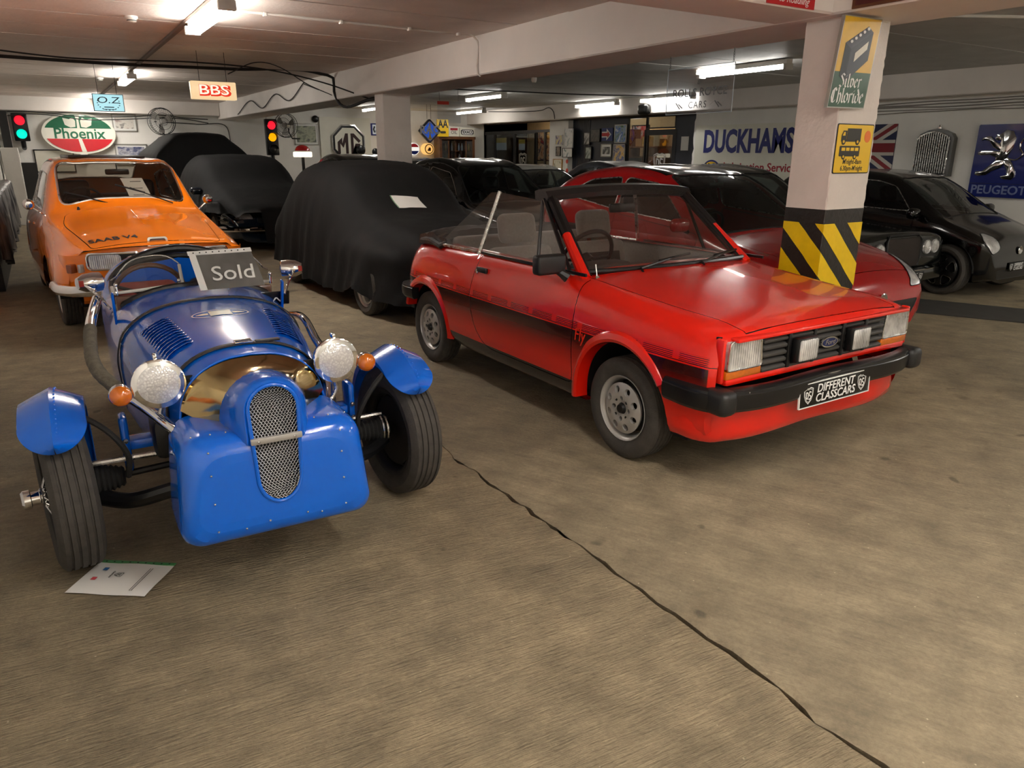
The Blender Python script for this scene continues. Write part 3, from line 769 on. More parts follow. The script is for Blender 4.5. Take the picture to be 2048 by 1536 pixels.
def fiesta():
    red = fiesta_paint(); rp = paint('plain_red_paint', rgb(230, 28, 10), coat=.6)
    mat('grille_grey', rgb(66, 64, 62), 0.5, var=0.05); mat('seat_grey', rgb(136, 130, 124), 0.9, var=0.12, scale=60, bump=0.2, bscale=300, sheen=.3)
    mat('trim_dark', rgb(58, 54, 51), 0.7, var=0.1); mat('vinyl', rgb(30, 29, 29), 0.38, var=0.1, bump=0.3, bscale=30)
    T = thing('convertible_car', 'small red 1970s convertible with black stripes, hood folded down', 'car', (3.06, 2.75, 0), math.radians(1.0 - 90))
    S = [[(.662, 0, 0.743), (.658, .33, 0.743), (.635, .60, 0.745), (.625, .655, 0.733), (.618, .692, 0.675), (.615, .712, 0.615), (.612, .715, 0.450), (.60, .70, 0.320), (.57, .5, 0.290)],
         [(.635, 0, 0.767), (.63, .33, 0.765), (.61, .61, 0.763), (.60, .665, 0.750), (.595, .712, 0.685), (.592, .735, 0.615), (.59, .738, 0.450), (.585, .715, 0.300), (.57, .5, 0.270)],
         [(.50, 0, 0.801), (.50, .33, 0.797), (.48, .625, 0.787), (.47, .682, 0.767), (.47, .732, 0.695), (.47, .750, 0.615), (.47, .752, 0.450), (.47, .72, 0.260), (.47, .5, 0.250)],
         [(.3, 0, .818), (.3, .33, .814), (.3, .636, .798), (.3, .692, .774), (.3, .742, .69), (.3, .760, .60), (.3, .762, .45), (.3, .725, .25), (.3, .5, .23)],
         [(-.1, 0, .857), (-.1, .33, .853), (-.1, .648, .834), (-.1, .70, .808), (-.1, .750, .71), (-.1, .768, .61), (-.1, .768, .45), (-.1, .73, .23), (-.1, .5, .21)],
         [(-.42, 0, .888), (-.42, .33, .884), (-.42, .652, .868), (-.42, .70, .845), (-.42, .750, .73), (-.42, .768, .61), (-.42, .768, .45), (-.42, .73, .23), (-.42, .5, .21)],
         [(-.7, 0, .897), (-.7, .33, .897), (-.7, .645, .893), (-.7, .692, .880), (-.7, .747, .74), (-.7, .768, .61), (-.7, .768, .45), (-.7, .73, .23), (-.7, .5, .21)],
         [(-1.5, 0, .893), (-1.5, .33, .893), (-1.5, .64, .890), (-1.5, .688, .876), (-1.5, .745, .74), (-1.5, .766, .61), (-1.5, .766, .45), (-1.5, .73, .23), (-1.5, .5, .21)],
         [(-2.05, 0, .885), (-2.05, .33, .885), (-2.05, .625, .882), (-2.05, .672, .865), (-2.05, .732, .73), (-2.05, .754, .61), (-2.05, .754, .45), (-2.05, .725, .30), (-2.05, .5, .28)],
         [(-2.33, 0, .872), (-2.33, .33, .872), (-2.33, .60, .868), (-2.33, .648, .85), (-2.33, .712, .72), (-2.33, .736, .60), (-2.33, .738, .47), (-2.33, .71, .40), (-2.33, .5, .36)],
         [(-2.46, 0, .84), (-2.46, .33, .84), (-2.46, .58, .835), (-2.46, .63, .815), (-2.475, .690, .70), (-2.48, .715, .59), (-2.475, .71, .48), (-2.46, .68, .42), (-2.45, .5, .40)],
         [(-2.53, 0, .70), (-2.53, .33, .70), (-2.53, .55, .70), (-2.53, .60, .69), (-2.53, .64, .64), (-2.535, .66, .57), (-2.53, .66, .46), (-2.51, .62, .37), (-2.5, .5, .35)],
         [(-2.54, 0, .56), (-2.54, .3, .56), (-2.54, .45, .56), (-2.54, .48, .56), (-2.54, .5, .55), (-2.54, .5, .54), (-2.54, .5, .5), (-2.52, .48, .42), (-2.51, .45, .40)]]
    bm = loft(S, 0.055, 0.05, su=(1,), sv=(2, 5))
    sd = lambda c, n: abs(n.y) > 0.4
    for (x, r) in ((0.03, 0.345), (-2.125, 0.325)): hole(bm, circ(x, 0.27, r, 40), 1, lambda c, n: c.z < .8 and abs(c.y) > .45)
    # cockpit opening
    hole(bm, rpoly([(-.52, .60), (-.60, -.60), (-.60, .60)][:0] + [(-.50, .615), (-1.96, .60), (-1.96, -.60), (-.50, -.615)], 0.12), 2, lambda c, n: n.z > .6 and c.z > .8)
    top = lambda c, n: n.z > 0.55 and c.x > -.5
    panel(bm, [(.628, .565), (-.40, .63), (-.40, -.63), (.628, -.565)], 2, 'bonnet', rp, T, top, 0.005)
    for s in (1, -1):
        t = (lambda c, n, s=s: n.y * s > 0.35 and c.y * s > .5)
        d = panel(bm, rpoly([(-.345, .882), (-.345, .30), (-1.27, .30), (-1.40, .40), (-1.475, .62), (-1.40, .882)], [.01, .05, .1, .1, .1, .01], 3), 1, 'door', red, T, t, 0.005)
        mb = MB().rbox((-1.33, s * .742, .79), (.115, .022, .034), .008).build('door_handle', M['black_plastic'], d)
        MB().lathe([(.016, 0), (.016, .006), (.008, .008)], (-1.40, s * .735, .775), (0, s, .2), 14).build('lock', M['chrome'], d)
        MB().box((-.87, s * .697, .889), (1.08, .012, .016)).build('window_weatherstrip', M['satin_black'], d)
    bm_build(bm, 'body_shell', red, T, ang=40); bm.free()
    # wheel arch lips
    for (x, r) in ((0.03, 0.345), (-2.125, 0.325)):
        for s in (1, -1):
            P = []
            for i in range(31):
                a = math.radians(34 + 152 * i / 30) if x > -1 else math.radians(-3 + 162 * i / 30)
                ca, sa = math.cos(a), math.sin(a); z = .27 + sa * r
                yb = .742 + .022 * max(0, sa)
                P.append([(x + ca * (r - .008), s * (yb - .06), .27 + sa * (r - .008)), (x + ca * (r - .004), s * (yb + .012), .27 + sa * (r - .004)), (x + ca * (r + .012), s * (yb + .020), .27 + sa * (r + .012)), (x + ca * (r + .04), s * (yb + .010), .27 + sa * (r + .04)), (x + ca * (r + .055), s * (yb - .012), .27 + sa * (r + .055))])
            MB().grid(P).build('arch_lip', rp, T)
            arch_liner(T, x, .27, r + .005, s * .70, s * .42)
    for x in (0.03, -2.125):
        for s in (1, -1): wheel(T, (x, s * .66, .264), .264, .166, .155, 'holes', s, face=.016)
    MB().box((-1.05, 0, .215), (2.9, 1.25, .05)).build('underbody', M['matt_black'], T, flat=True)
    _n0 = set(bpy.data.objects)
    # front: dark backing, lamps, grille
    MB().box((.585, 0, .625), (.02, 1.38, .21)).build('front_panel', M['matt_black'], T, flat=True)
    mb = MB(); mb.rbox((.618, 0, .535), (.05, 1.36, .036), .012)
    for s in (1, -1): mb.rbox((.612, s * .696, .63), (.045, .022, .20), .008)
    mb.rbox((.640, 0, .722), (.05, 1.30, .02), .008); mb.build('front_surround', rp, T)
    for s in (1, -1):
        P = rpoly([(s * .462, .588), (s * .682, .588), (s * .672, .715), (s * .478, .722)], .015, 3)
        h = MB().prism(P if s > 0 else P[::-1], (.588, 0, 0), (0, 1, 0), (0, 0, 1), .055).build('headlamp', M['lens'], T)
        mb = MB(); n = len(P)
        mb.tube([(.644, p[0], p[1]) for p in P], .005, 6, closed=True); mb.build('lamp_rim', M['steel'], h)
        MB().rbox((.618, s * .572, .566), (.052, .225, .038), .006).build('indicator', M['amber'], T)
    gr = MB(); gr.box((.60, 0, .63), (.012, .92, .155)); g = gr.build('grille', M['matt_black'], T, flat=True)
    for i in range(5):
        z = .565 + i * .033
        MB().rbox((.628, 0, z), (.045, .915, .017), .005, 2, rot=Matrix.Rotation(.35, 3, 'Y')).build('grille_slat', M['grille_grey'], g)
    for y in (-.29, -.11, .11, .29): MB().rbox((.648, y, .632), (.02, .022, .16), .004).build('grille_bracket', M['satin_black'], g)
    for s in (1, -1):
        f = MB().rbox((.672, s * .203, .632), (.045, .150, .118), .012).build('fog_lamp', M['satin_black'], T)
        MB().rbox((.692, s * .203, .632), (.016, .132, .100), .010).build('lamp_lens', M['lens'], f)
    ov = MB().prism(circ(0, 0, .062, 28, .026), (.653, 0, .635), (0, 1, 0), (0, 0, 1), .008).build('badge', M['chrome'], T)
    MB().prism(circ(0, 0, .055, 28, .020), (.6615, 0, .635), (0, 1, 0), (0, 0, 1), .001).build('badge_field', mat('badge_blue', rgb(28, 38, 80), .3), ov)
    text('Ford', .034, M['chrome'], ov, frame_mt((.663, 0, .635), (0, 1, 0), (0, 0, 1)), ext=.0004, shear=.25, sx=1.15)
    for _o in set(bpy.data.objects) - _n0:
        if _o.parent is T: _o.location.z += .016
    # bumpers: swept section round the corners
    def bumper(xf, xs, sg, name, zc=.476, hh=.052):
        path = [(xs, -.775), (xf - sg * .12, -.775), (xf - sg * .03, -.735), (xf, -.66), (xf + sg * .018, 0), (xf, .66), (xf - sg * .03, .735), (xf - sg * .12, .775), (xs, .775)]
        pts = smooth_path([(x, y, 0) for x, y in path], .05); P = []
        for i, p in enumerate(pts):
            a = Vector(pts[max(i - 1, 0)]); b = Vector(pts[min(i + 1, len(pts) - 1)]); t = (b - a).normalized(); nn = Vector((t.y, -t.x, 0)) * sg
            P.append([Vector(p) + nn * o + Vector((0, 0, zc + z)) for (o, z) in ((-.05, -hh), (-.006, -hh), (.006, -hh * .7), (.010, 0.0), (.008, hh * .55), (.004, hh * .62), (.002, hh * .85), (-.012, hh), (-.05, hh))])
        mb = MB(); mb.grid(P); mb.poly(P[0]); mb.poly(P[-1][::-1]); return mb.build(name, M['satin_black'], T, ang=30)
    bp = bumper(.685, .36, 1, 'front_bumper'); bumper(-2.58, -2.30, -1, 'rear_bumper', .50)
    for s in (1, -1): MB().rbox((.645, s * .715, .476), (.14, .10, .112), .03, 3).build('bumper_cap', M['black_plastic'], bp)
    MB().rbox((.704, 0, .512), (.006, 1.2, .008), .002).build('bright_strip', M['steel'], bp)
    # lower valance wrapping from arch to arch
    path = smooth_path([(.40, -.752, 0), (.52, -.745, 0), (.60, -.70, 0), (.635, -.60, 0), (.65, 0, 0), (.635, .60, 0), (.60, .70, 0), (.52, .745, 0), (.40, .752, 0)], .05)
    P = []
    for i, p in enumerate(path):
        a = Vector(path[max(i - 1, 0)]); b = Vector(path[min(i + 1, len(path) - 1)]); t = (b - a).normalized(); nn = Vector((t.y, -t.x, 0))
        P.append([Vector(p) + nn * o + Vector((0, 0, z)) for (o, z) in ((-.01, .47), (-.008, .43), (-.005, .37), (.0, .31), (-.008, .275), (-.03, .255), (-.09, .25))])
    MB().grid(P).build('valance', rp, T)
    plate(T, frame_mt((.722, 0.0, .436), (0, 1, 0), (-.06, 0, 1)), .535, .108)
    # screen frame
    A0, A1 = Vector((-.43, .635, .872)), Vector((-.905, .535, 1.268))
    for s in (1, -1):
        a0, a1 = Vector((A0.x, s * A0.y, A0.z)), Vector((A1.x, s * A1.y, A1.z)); d = (a1 - a0).normalized(); inn = Vector((0, -s, 0)); w = d.cross(inn).normalized()
        mb = MB(); out = [a0 + d * -.03, a0 + d * .45]; mb.tube([a0 - d * .03, a0 + d * .22, a0 + d * .45], [.034, .028, .024], 10); mb.build('screen_pillar', rp, T)
        MB().tube([a0 - d * .02 + inn * .022 + w * -.004, a1 + inn * .02], .022, 8).tube([a0 + d * .30, a1], .030, 10).build('pillar_trim', M['satin_black'], T)
    mb = MB(); P = []
    for i in range(13):
        y = -.575 + 1.15 * i / 12; k = 1 - (abs(y) / .575) ** 2.2
        c = Vector((-.905 + .035 * k, y, 1.272 + .028 * k))
        P.append([c + Vector(q) for q in ((.035, 0, -.04), (.045, 0, -.012), (.02, 0, .018), (-.05, 0, .026), (-.09, 0, .015), (-.085, 0, -.03), (-.02, 0, -.045))])
    mb.grid(P, wrap=True); mb.poly(P[0]); mb.poly(P[-1][::-1]); mb.build('screen_header', M['vinyl'], T)
    P = []
    for i in range(9):
        u = -1 + 2 * i / 8
        P.append([Vector((A0.x + .05 * (1 - u * u) + (A1.x - A0.x) * q, u * (A0.y - .02 + (A1.y - A0.y) * q), A0.z + .008 + (A1.z - A0.z) * q)) for q in (0, .25, .5, .75, 1)])
    MB().grid(P).build('windscreen', M['fly_glass'], T)
    MB().tube([tuple(p[0] + Vector((.005, 0, .006))) for p in P], .016, 8).build('screen_seal', M['satin_black'], T)
    for (y0, y1) in ((-.30, .10), (.18, .52)):
        a = Vector((-.345, y0, .895)); b = Vector((-.46, y1, .925)); MB().tube([a + Vector((.02, 0, -.02)), a, (a * .4 + b * .6), b], .007, 6).tube([a * .5 + b * .5 + Vector((-.01, 0, .004)), b + Vector((-.012, .1, .004))], .008, 6).build('wiper', M['satin_black'], T)
    MB().cyl((-.35, -.60, .858), (-.36, -.60, .868), .014, n=12).cyl((-.36, -.60, .865), (-.375, -.60, .935), .004, n=8).build('aerial', M['chrome'], T)
    # side glass
    for s in (1, -1):
        def pt(x, z): q = (z - .885) / (1.265 - .885); return (x, s * (.682 + (.565 - .682) * q), z)
        door = [pt(-.50, .885), pt(-.905, 1.235), pt(-1.395, 1.262), pt(-1.455, .885)]
        MB().poly(door).build('door_glass', M['fly_glass'], T); qg = [pt(-1.475, .885), pt(-1.415, 1.262), pt(-1.50, 1.258), pt(-2.03, .885)]
        MB().poly(qg).build('quarter_glass', M['fly_glass'], T)
        MB().tube([pt(-1.465, .87), pt(-1.40, 1.268)], .013, 6).build('window_post', M['steel'], T)
        MB().tube([pt(-.80, .885), pt(-.915, 1.235)], .010, 6).build('quarterlight_bar', M['satin_black'], T)
        MB().tube([pt(-.49, .885), pt(-.90, 1.245)], .012, 6).build('glass_seal', M['satin_black'], T)
        MB().tube([pt(-1.46, .884), pt(-2.05, .882)], .012, 6).build('chrome_strip', M['steel'], T)
        # mirrors
        if s < 0:
            mm = MB().rbox((-.50, s * .815, .935), (.07, .185, .105), .018, 3).build('door_mirror', M['black_plastic'], T)
            MB().tube([(-.46, s * .72, .862), (-.48, s * .75, .885), (-.50, s * .79, .91)], [.03, .02, .016], 8).build('mirror_arm', M['black_plastic'], mm)
    # folded hood on the rear deck
    rnd = random.Random(2); mb = MB(); P = []
    for i in range(25):
        y = -.68 + 1.36 * i / 24; e = 1 - abs(y / .68) ** 4
        c = Vector((-2.10 - .16 * e, y, .885))
        P.append([c + Vector((a, 0, z + rnd.uniform(-.006, .006))) for (a, z) in ((.17, -.02), (.16, .03), (.10, .055 + .02 * e), (.03, .05 + .02 * e), (-.02, .068 + .02 * e), (-.09, .062 + .02 * e), (-.13, .045), (-.16, .055), (-.24, .035), (-.26, .0), (-.27, -.03))])
    mb.grid(P); mb.poly(P[0]); mb.poly(P[-1][::-1]); hd = mb.build('folded_hood', M['vinyl'], T)
    for s in (1, -1): MB().tube([(-1.93, s * .655, .905), (-1.99, s * .69, .87), (-2.12, s * .70, .90), (-2.34, s * .66, .885)], .022, 8).build('hood_edge', M['vinyl'], hd)
    # interior
    MB().box((-1.22, 0, .26), (1.5, 1.3, .05)).build('cabin_floor', M['trim_dark'], T, flat=True)
    for s in (1, -1): MB().rbox((-1.22, s * .655, .58), (1.5, .04, .60), .015).build('door_card', M['seat_grey'], T)
    MB().rbox((-.58, 0, .80), (.24, 1.24, .15), .04, 3).build('dashboard', M['trim_dark'], T)
    MB().rbox((-.66, -.33, .865), (.16, .36, .06), .025, 3).build('instrument_hood', M['trim_dark'], T)
    for y in (-.33, .33):
        seat(T, -1.42, y, .25, 'seat_grey', .50, lean=.22, bh=.54)
    for y in (-.33, .33):
        MB().rbox((-1.375 - .075, y, .78), (.02, .34, .09), .008, rot=Matrix.Rotation(-.22, 3, 'Y')).build('seat_pattern', mat('seat_pattern', rgb(40, 36, 34), .9, var=.6, scale=35), T)
    MB().rbox((-1.86, 0, .50), (.4, 1.18, .22), .06, 3).rbox((-1.99, 0, .72), (.14, 1.18, .42), .05, 3).build('rear_bench', M['seat_grey'], T)
    steering(T, (-.80, -.33, .90), .45, .185)
    MB().rbox((-.875, 0, 1.18), (.03, .2, .055), .012).tube([(-.87, 0, 1.2), (-.85, 0, 1.26)], .006, 6).build('rear_view_mirror', M['satin_black'], T)
    text('Fly', .10, paint('bright_red_film', rgb(240, 50, 30)), T, frame_mt((-.28, -.770, .585), (1, 0, 0), (0, 0, 1)), name='fly_lettering', ext=.001, sx=.8, shear=.15)
    return T
glass('fly_glass', (0.78, 0.77, 0.75), 1.62)
fiesta()
# ================================================================ blue three-wheeled roadster
def roadster():
    blue = paint('blue_paint', rgb(0, 100, 216), 0.2, coat=.6)
    mat('brass', rgb(205, 180, 128), 0.13, 1.0, rvar=0.05, scale=6); mat('wood', rgb(96, 52, 26), 0.3, var=0.25, scale=20, coat=.6)
    mat('strap', rgb(26, 24, 24), 0.5, var=0.2, bump=.3, bscale=90); mat('wrap', rgb(104, 98, 84), 0.85, var=0.25, scale=40, bump=0.5, bscale=90)
    mat('mesh_wire', (0.62, 0.62, 0.62), 0.3, 1.0)
    T = thing('roadster_car', 'bright blue three-wheeled open roadster with brass panel and mesh grille', 'car', (.562, 2.9705, 0), math.radians(-1.45 - 90))
    def sec(x, w, top, zl=.33, zs=None, crown=1.0):
        zs = top - .22 if zs is None else zs
        return [(x, 0, top), (x, .36 * w, top - .010 * crown), (x, .70 * w, top - .052 * crown), (x, .92 * w, top - .125 * crown), (x, w, zs), (x, w, (zs + zl) / 2), (x, .96 * w, zl), (x, .6 * w, zl - .03), (x, 0, zl - .03)]
    # bonnet
    st = [sec(.238, .262, .790, .40), sec(.10, .295, .806, .37), (sec(-.1, .33, .823, .35)), sec(-.4, .375, .840, .33), sec(-.66, .402, .851, .33)]
    bm = loft(st, .06, .045, fv=spl); bn = bm_build(bm, 'bonnet', blue, T, ang=50)
    def on_bonnet(x, y):
        """height of the bonnet skin at x,y"""
        best = None
        for f in bm.faces:
            if f.normal.z < 0.1: continue
            c = f.calc_center_median(); d = (c.x - x) ** 2 + (c.y - y) ** 2
            if best is None or d < best[0]: best = (d, f)
        f = best[1]; n = f.normal; c = f.calc_center_median()
        return Vector((x, y, c.z - (n.x * (x - c.x) + n.y * (y - c.y)) / n.z)), n.copy()
    # rolled front edge of the bonnet and its dark gap
    ring = [Vector(p) for p in resample(np.array([st[0][:6]]), .03, (), spl, axis=1)[0]]
    full = [Vector((p.x, -p.y, p.z)) for p in ring[::-1][:-1]] + ring
    MB().tube(full, .005, 8).build('bonnet_edge', blue, bn)
    # straps
    for (x0, i) in ((.13, 0), (-.63, 1)):
        s = sec(x0, [.288, .40][i], [.8025, .850][i], [.385, .33][i])[:6]
        rg = [Vector(p) for p in resample(np.array([s]), .03, (), spl, axis=1)[0]]; fl = [Vector((p.x, -p.y, p.z)) for p in rg[::-1][:-1]] + rg
        P = []
        for k, p in enumerate(fl):
            a, b = fl[max(k - 1, 0)], fl[min(k + 1, len(fl) - 1)]; t = (b - a).normalized(); nn = Vector((1, 0, 0)).cross(t).normalized()
            if nn.dot(p - Vector((x0, 0, .45))) < 0: nn = -nn
            P.append([p + nn * .003 + Vector((-.013, 0, 0)), p + nn * .009 + Vector((-.012, 0, 0)), p + nn * .009 + Vector((.012, 0, 0)), p + nn * .003 + Vector((.013, 0, 0))])
        sp = MB().grid(P, wrap=True).build('bonnet_strap', M['strap'], T)
        if i == 0:
            c, n_ = on_bonnet(x0, 0); c.z += .012
            MB().tube([c + Vector(q) for q in ((.02, -.03, 0), (.02, .03, 0), (-.02, .03, 0), (-.02, -.03, 0))], .004, 6, closed=True).tube([c + Vector((0, -.03, .002)), c + Vector((0, .03, .002))], .003, 6).build('buckle', M['chrome'], sp)
            MB().rbox(c + Vector((0, .09, -.006)), (.028, .09, .008), .002).build('strap_tail', M['strap'], sp)
    # louvres on both flanks
    for s in (1, -1):
        for k in range(13):
            x = -.02 - k * .034; y0, y1 = s * (.155 + .0035 * k), s * (.265 + .004 * k)
            P = []
            for q in range(6):
                y = y0 + (y1 - y0) * q / 5; p, n_ = on_bonnet(x, y); lift = .009 * math.sin(math.pi * min(1, max(0, (q / 5) * 1.0 if q not in (0, 5) else 0)) if q not in (0, 5) else 0)
                lift = 0.0 if q in (0, 5) else .009
                p2, _ = on_bonnet(x - .026, y)
                P.append([p + n_ * (lift), p + n_ * (lift + .0015) + Vector((-.006, 0, 0)), p2 + n_ * .0005])
            MB().grid(P).build('louvre', blue, bn)
    # oval badge ring with winged number block
    c, n_ = on_bonnet(-.34, 0.0); mb = MB(); rg = []
    for k in range(40):
        a = 2 * math.pi * k / 40; rg.append((-.34 + .062 * math.cos(a), .118 * math.sin(a)))
    P = []
    for (x, y) in rg:
        dx, dy = (x + .34), y; p, n_ = on_bonnet(x, y); q, n2 = on_bonnet(-.34 + dx * .90, dy * .94); P.append([p + n_ * .002, q + n2 * .002])
    P.append(P[0]); b = MB().grid(P).build('badge_ring', M['print_white'], bn)
    P = [[on_bonnet(-.34 + dx, y)[0] + Vector((0, 0, .0025)) for y in (-.045, -.02, 0, .02, .045)] for dx in (-.04, -.015, .015, .04)]
    MB().grid(P).build('badge_block', mat('badge_cream', rgb(214, 208, 180), .4), b)
    for s in (1, -1):
        P = [[on_bonnet(-.34 + dx * (1 if y < .09 else .3), s * y)[0] + Vector((0, 0, .0022)) for y in (.05, .075, .10)] for dx in (-.012, .012)]
        MB().grid(P).build('badge_wing', M['badge_cream'], b)
    bm.free()
    # scuttle, cockpit tub and tail
    st = [sec(-.665, .402, .850, .33), sec(-.8, .41, .856, .33), sec(-1.0, .42, .866, .33), sec(-1.2, .425, .84, .33), sec(-1.55, .425, .86, .33), sec(-1.72, .42, .93, .33), sec(-1.8, .41, .95, .33), sec(-2.1, .36, .90, .34), sec(-2.5, .24, .76, .38), sec(-2.75, .08, .60, .45)]
    bt = loft(st, .07, .05)
    hole(bt, rpoly([(-.98, .36), (-.98, -.36), (-1.70, -.36), (-1.70, .36)], .10), 2, lambda c, n: n.z > .2 and c.z > .6)
    bm_build(bt, 'body_tub', blue, T, ang=50); 
    loops = [l for l in border_loops(bt)]
    for l in loops:
        if len(l) > 12 and abs(sum(p.x for p in l) / len(l) + 1.34) < .4: MB().tube(l, .018, 8, closed=True).build('cockpit_coaming', M['vinyl'], T)
    bt.free()
    arc = [(-1.72 - .02 * math.cos(a), .385 * math.cos(a), .70 + .262 * math.sin(a)) for a in [math.pi * i / 20 for i in range(21)]]
    MB().tube(arc, .024, 10).build('head_roll', M['vinyl'], T)
    MB().box((-1.3, 0, .36), (.9, .72, .03)).build('cockpit_floor', M['matt_black'], T, flat=True)
    P = [[(-1.66 + .03 * (z - .4), y, z + .10 * (1 - (y / .37) ** 2) * (1 if z > .6 else 0)) for y in (-.36, -.2, 0, .2, .36)] for z in (.38, .55, .70, .82)]
    MB().grid(P).build('bulkhead', blue, T)
    mat('seat_red', rgb(150, 52, 40), .5, var=.2, scale=20)
    for s in (1, -1): MB().rbox((-1.56, s * .19, .60), (.10, .32, .42), .045, 3, rot=Matrix.Rotation(-.2, 3, 'Y')).rbox((-1.36, s * .19, .43), (.36, .32, .09), .04, 3).build('seat', M['seat_red' if s < 0 else 'vinyl'], T)
    MB().rbox((-1.02, 0, .77), (.03, .74, .12), .01).build('dashboard', M['wood'], T)
    steering(T, (-1.19, -.20, .80), .35, .165, 'wood', (20, 160, 270))
    # aero screens
    for s in (1, -1):
        y0, y1 = (.065, .375); b0 = Vector((-.985, 0, .858)); mb = MB(); P = []
        for k in range(13):
            u = k / 12; y = s * (y0 + (y1 - y0) * u); h = .150 * (1 - abs(2 * u - .85) ** 3.0 * .62) if u < .9 else .150 * (1 - abs(2 * .9 - .85) ** 3 * .62) * (1 - u) / .1 + .055 * (u - .9) / .1
            x = -.985 - .05 * u * u; z0 = .872 - .030 * u
            P.append([Vector((x, y, z0)), Vector((x - .03, y, z0 + h * .5)), Vector((x - .06, y, z0 + h))])
        sc_ = MB().grid(P).build('aero_screen', M['clear_glass'], T)
        MB().tube([p[0] for p in P], .008, 8).tube([P[0][0], P[0][1], P[0][2] * .9 + P[0][1] * .1], .008, 8).tube([P[-1][0], P[-1][1]], .008, 8).build('screen_frame', M['fitting_white'], sc_)
        MB().tube([P[0][2], *[p[2] for p in P[1:]]], .0035, 6).build('screen_edge', M['steel'], sc_)
        MB().rbox((-.86, s * .385, .80), (.03, .012, .16), .004, rot=Matrix.Rotation(.35, 3, 'Y')).build('screen_bracket', blue, T)
        for yy in (.08, .36): MB().cyl((-.985, s * yy, .84), (-.985, s * yy, .885), .007, n=8).sphere((-.985, s * yy, .89), .010, 10, 6).build('screen_bolt', M['chrome'], T)
        # mirrors
        m = MB().lathe([(0, -.055), (.026, -.052), (.042, -.02), (.046, .02), (.043, .05), (.034, .056), (0, .058)], (-.95, s * .468, .915), (-.35, -.94 if s > 0 else .94, 0), 20).build('wing_mirror', M['chrome'], T)
        MB().tube([(-.86, s * .40, .80), (-.90, s * .43, .85), (-.95, s * .465, .88)], .006, 6).build('mirror_stem', M['chrome'], m)
        MB().box((-.92, s * .50, .918), (.03, .02, .028)).build('mirror_stripe', M['red_lens'], m)
    # small number plate on the far cockpit side
    pl = MB().rbox((-.90, .345, .775), (.012, .17, .075), .004, rot=Matrix.Rotation(.3, 3, 'Y')).build('number_plate', M['ink_gloss'], T)
    text('SX', .07, M['print_white'], pl, frame_mt((-.892, .345, .777), (0, 1, 0), (-.3, 0, 1)), ext=.0005)
    # brass panel between bonnet mouth and nose
    A = [Vector((.250, y, z)) for (_, y, z) in [tuple(p) for p in resample(np.array([[(0, 0, .785), (0, .094, .776), (0, .182, .737), (0, .240, .67), (0, .258, .615)]]), .03, (), spl, axis=1)[0]]]
    k = len(A)
    Bq = [Vector((.40 - .05 * max(0, i / (k - 1) - .6), .146 * math.sin(math.pi / 2 * min(1, i / (k - 1) * 1.25)), .622 + .142 * math.cos(math.pi / 2 * min(1, i / (k - 1) * 1.25)) - max(0, i / (k - 1) - .8) * .25)) for i in range(k)]
    P = []
    for i in range(k):
        row = []
        for q in range(7):
            t = q / 6; p = A[i].lerp(Bq[i], t); p.z -= .010 * math.sin(math.pi * t) * (1 - .5 * i / k); row.append(p)
        P.append(row)
    full = [[Vector((p.x, -p.y, p.z)) for p in r] for r in P[::-1][:-1]] + P
    MB().grid(full).build('brass_panel', M['brass'], T, ang=60)
    MB().box((.21, 0, .58), (.01, .48, .30)).build('radiator', M['matt_black'], T, flat=True)
    front = lambda z: .565 + (.5 - z) * .06
    # horseshoe nose
    def shoe(hw, zt, zb, n=16):
        out = [(-hw, zb)]
        for i in range(n + 1):
            a = math.pi - math.pi * i / n; out.append((hw * math.cos(a), zt - hw + hw * math.sin(a)))
        return out + [(hw, zb)]
    rings = [(.36, .152, .760, .590), (.44, .142, .772, .590), (.51, .125, .778, .580), (.546, .108, .776, .57), (.560, .095, .767, .56), (.556, .082, .757, .555)]
    P = [[(x, y, z) for (y, z) in shoe(w, zt, zb)] for (x, w, zt, zb) in rings]
    MB().grid(P).build('nose_cowl', blue, T, ang=50)
    # apron: a rounded box open at the back
    def ap(x, e, n=6):
        pts = []
        for (cx, cz, a, r) in ((.312, .598, 0, .085), (-.312, .598, 90, .085), (-.333, .212, 180, .06), (.333, .212, 270, .06)):
            sx = 1 if cx > 0 else -1; sz = 1 if cz > .4 else -1; ox, oz = cx - sx * (r + e), cz - sz * (r + e)
            for i in range(n + 1):
                t = math.radians(a + 90 * i / n); pts.append((ox + r * math.cos(t), oz + r * math.sin(t)))
        return pts
    front = lambda z: .565 + (.5 - z) * .06
    rings = [(-.30, 0), (-.10, 0), (-.05, .004), (-.025, .014), (-.008, .032), (0, .06), (.002, .09)]
    P = []
    for (dx, e) in rings: P.append([(front(z) + dx, y, z) for (y, z) in ap(0, e)])
    for s_ in (.8, .6, .42, .26, .12): P.append([(front(z_) + .002, y_, z_) for (y_, z_) in [(q[1] * s_, .405 + (q[2] - .405) * s_) for q in P[len(rings) - 1]]])
    mb = MB(); mb.grid(P, wrap=True); mb.poly(P[-1])
    ab = bmesh.new(); me = mb.mesh('x'); ab.from_mesh(me); bpy.data.meshes.remove(me)
    def oval(k=0.0): return [(y * (1 - .16 * max(0, (.62 - z) / .25)), z) for (y, z) in rrect(-.080 - k, .345 - k, .080 + k, .755 + k, .079 + k, 8)]
    hole(ab, oval(.004), 0, lambda c, n: c.x > .5)
    bmesh.ops.triangulate(ab, faces=[f for f in ab.faces if len(f.verts) > 4])
    apo = bm_build(ab, 'apron', blue, T, ang=40); ab.free()
    for p_ in apo.data.polygons:
        if p_.normal.x > .985: p_.use_smooth = False
    rv = MB()
    for (y, z) in [(s * .22, z) for s in (1, -1) for z in (.28, .38, .48, .56)] + [(-.13, .27), (.13, .27), (-.05, .28), (.08, .28)]: rv.sphere((front(z) + .006, y, z), .004, 8, 4)
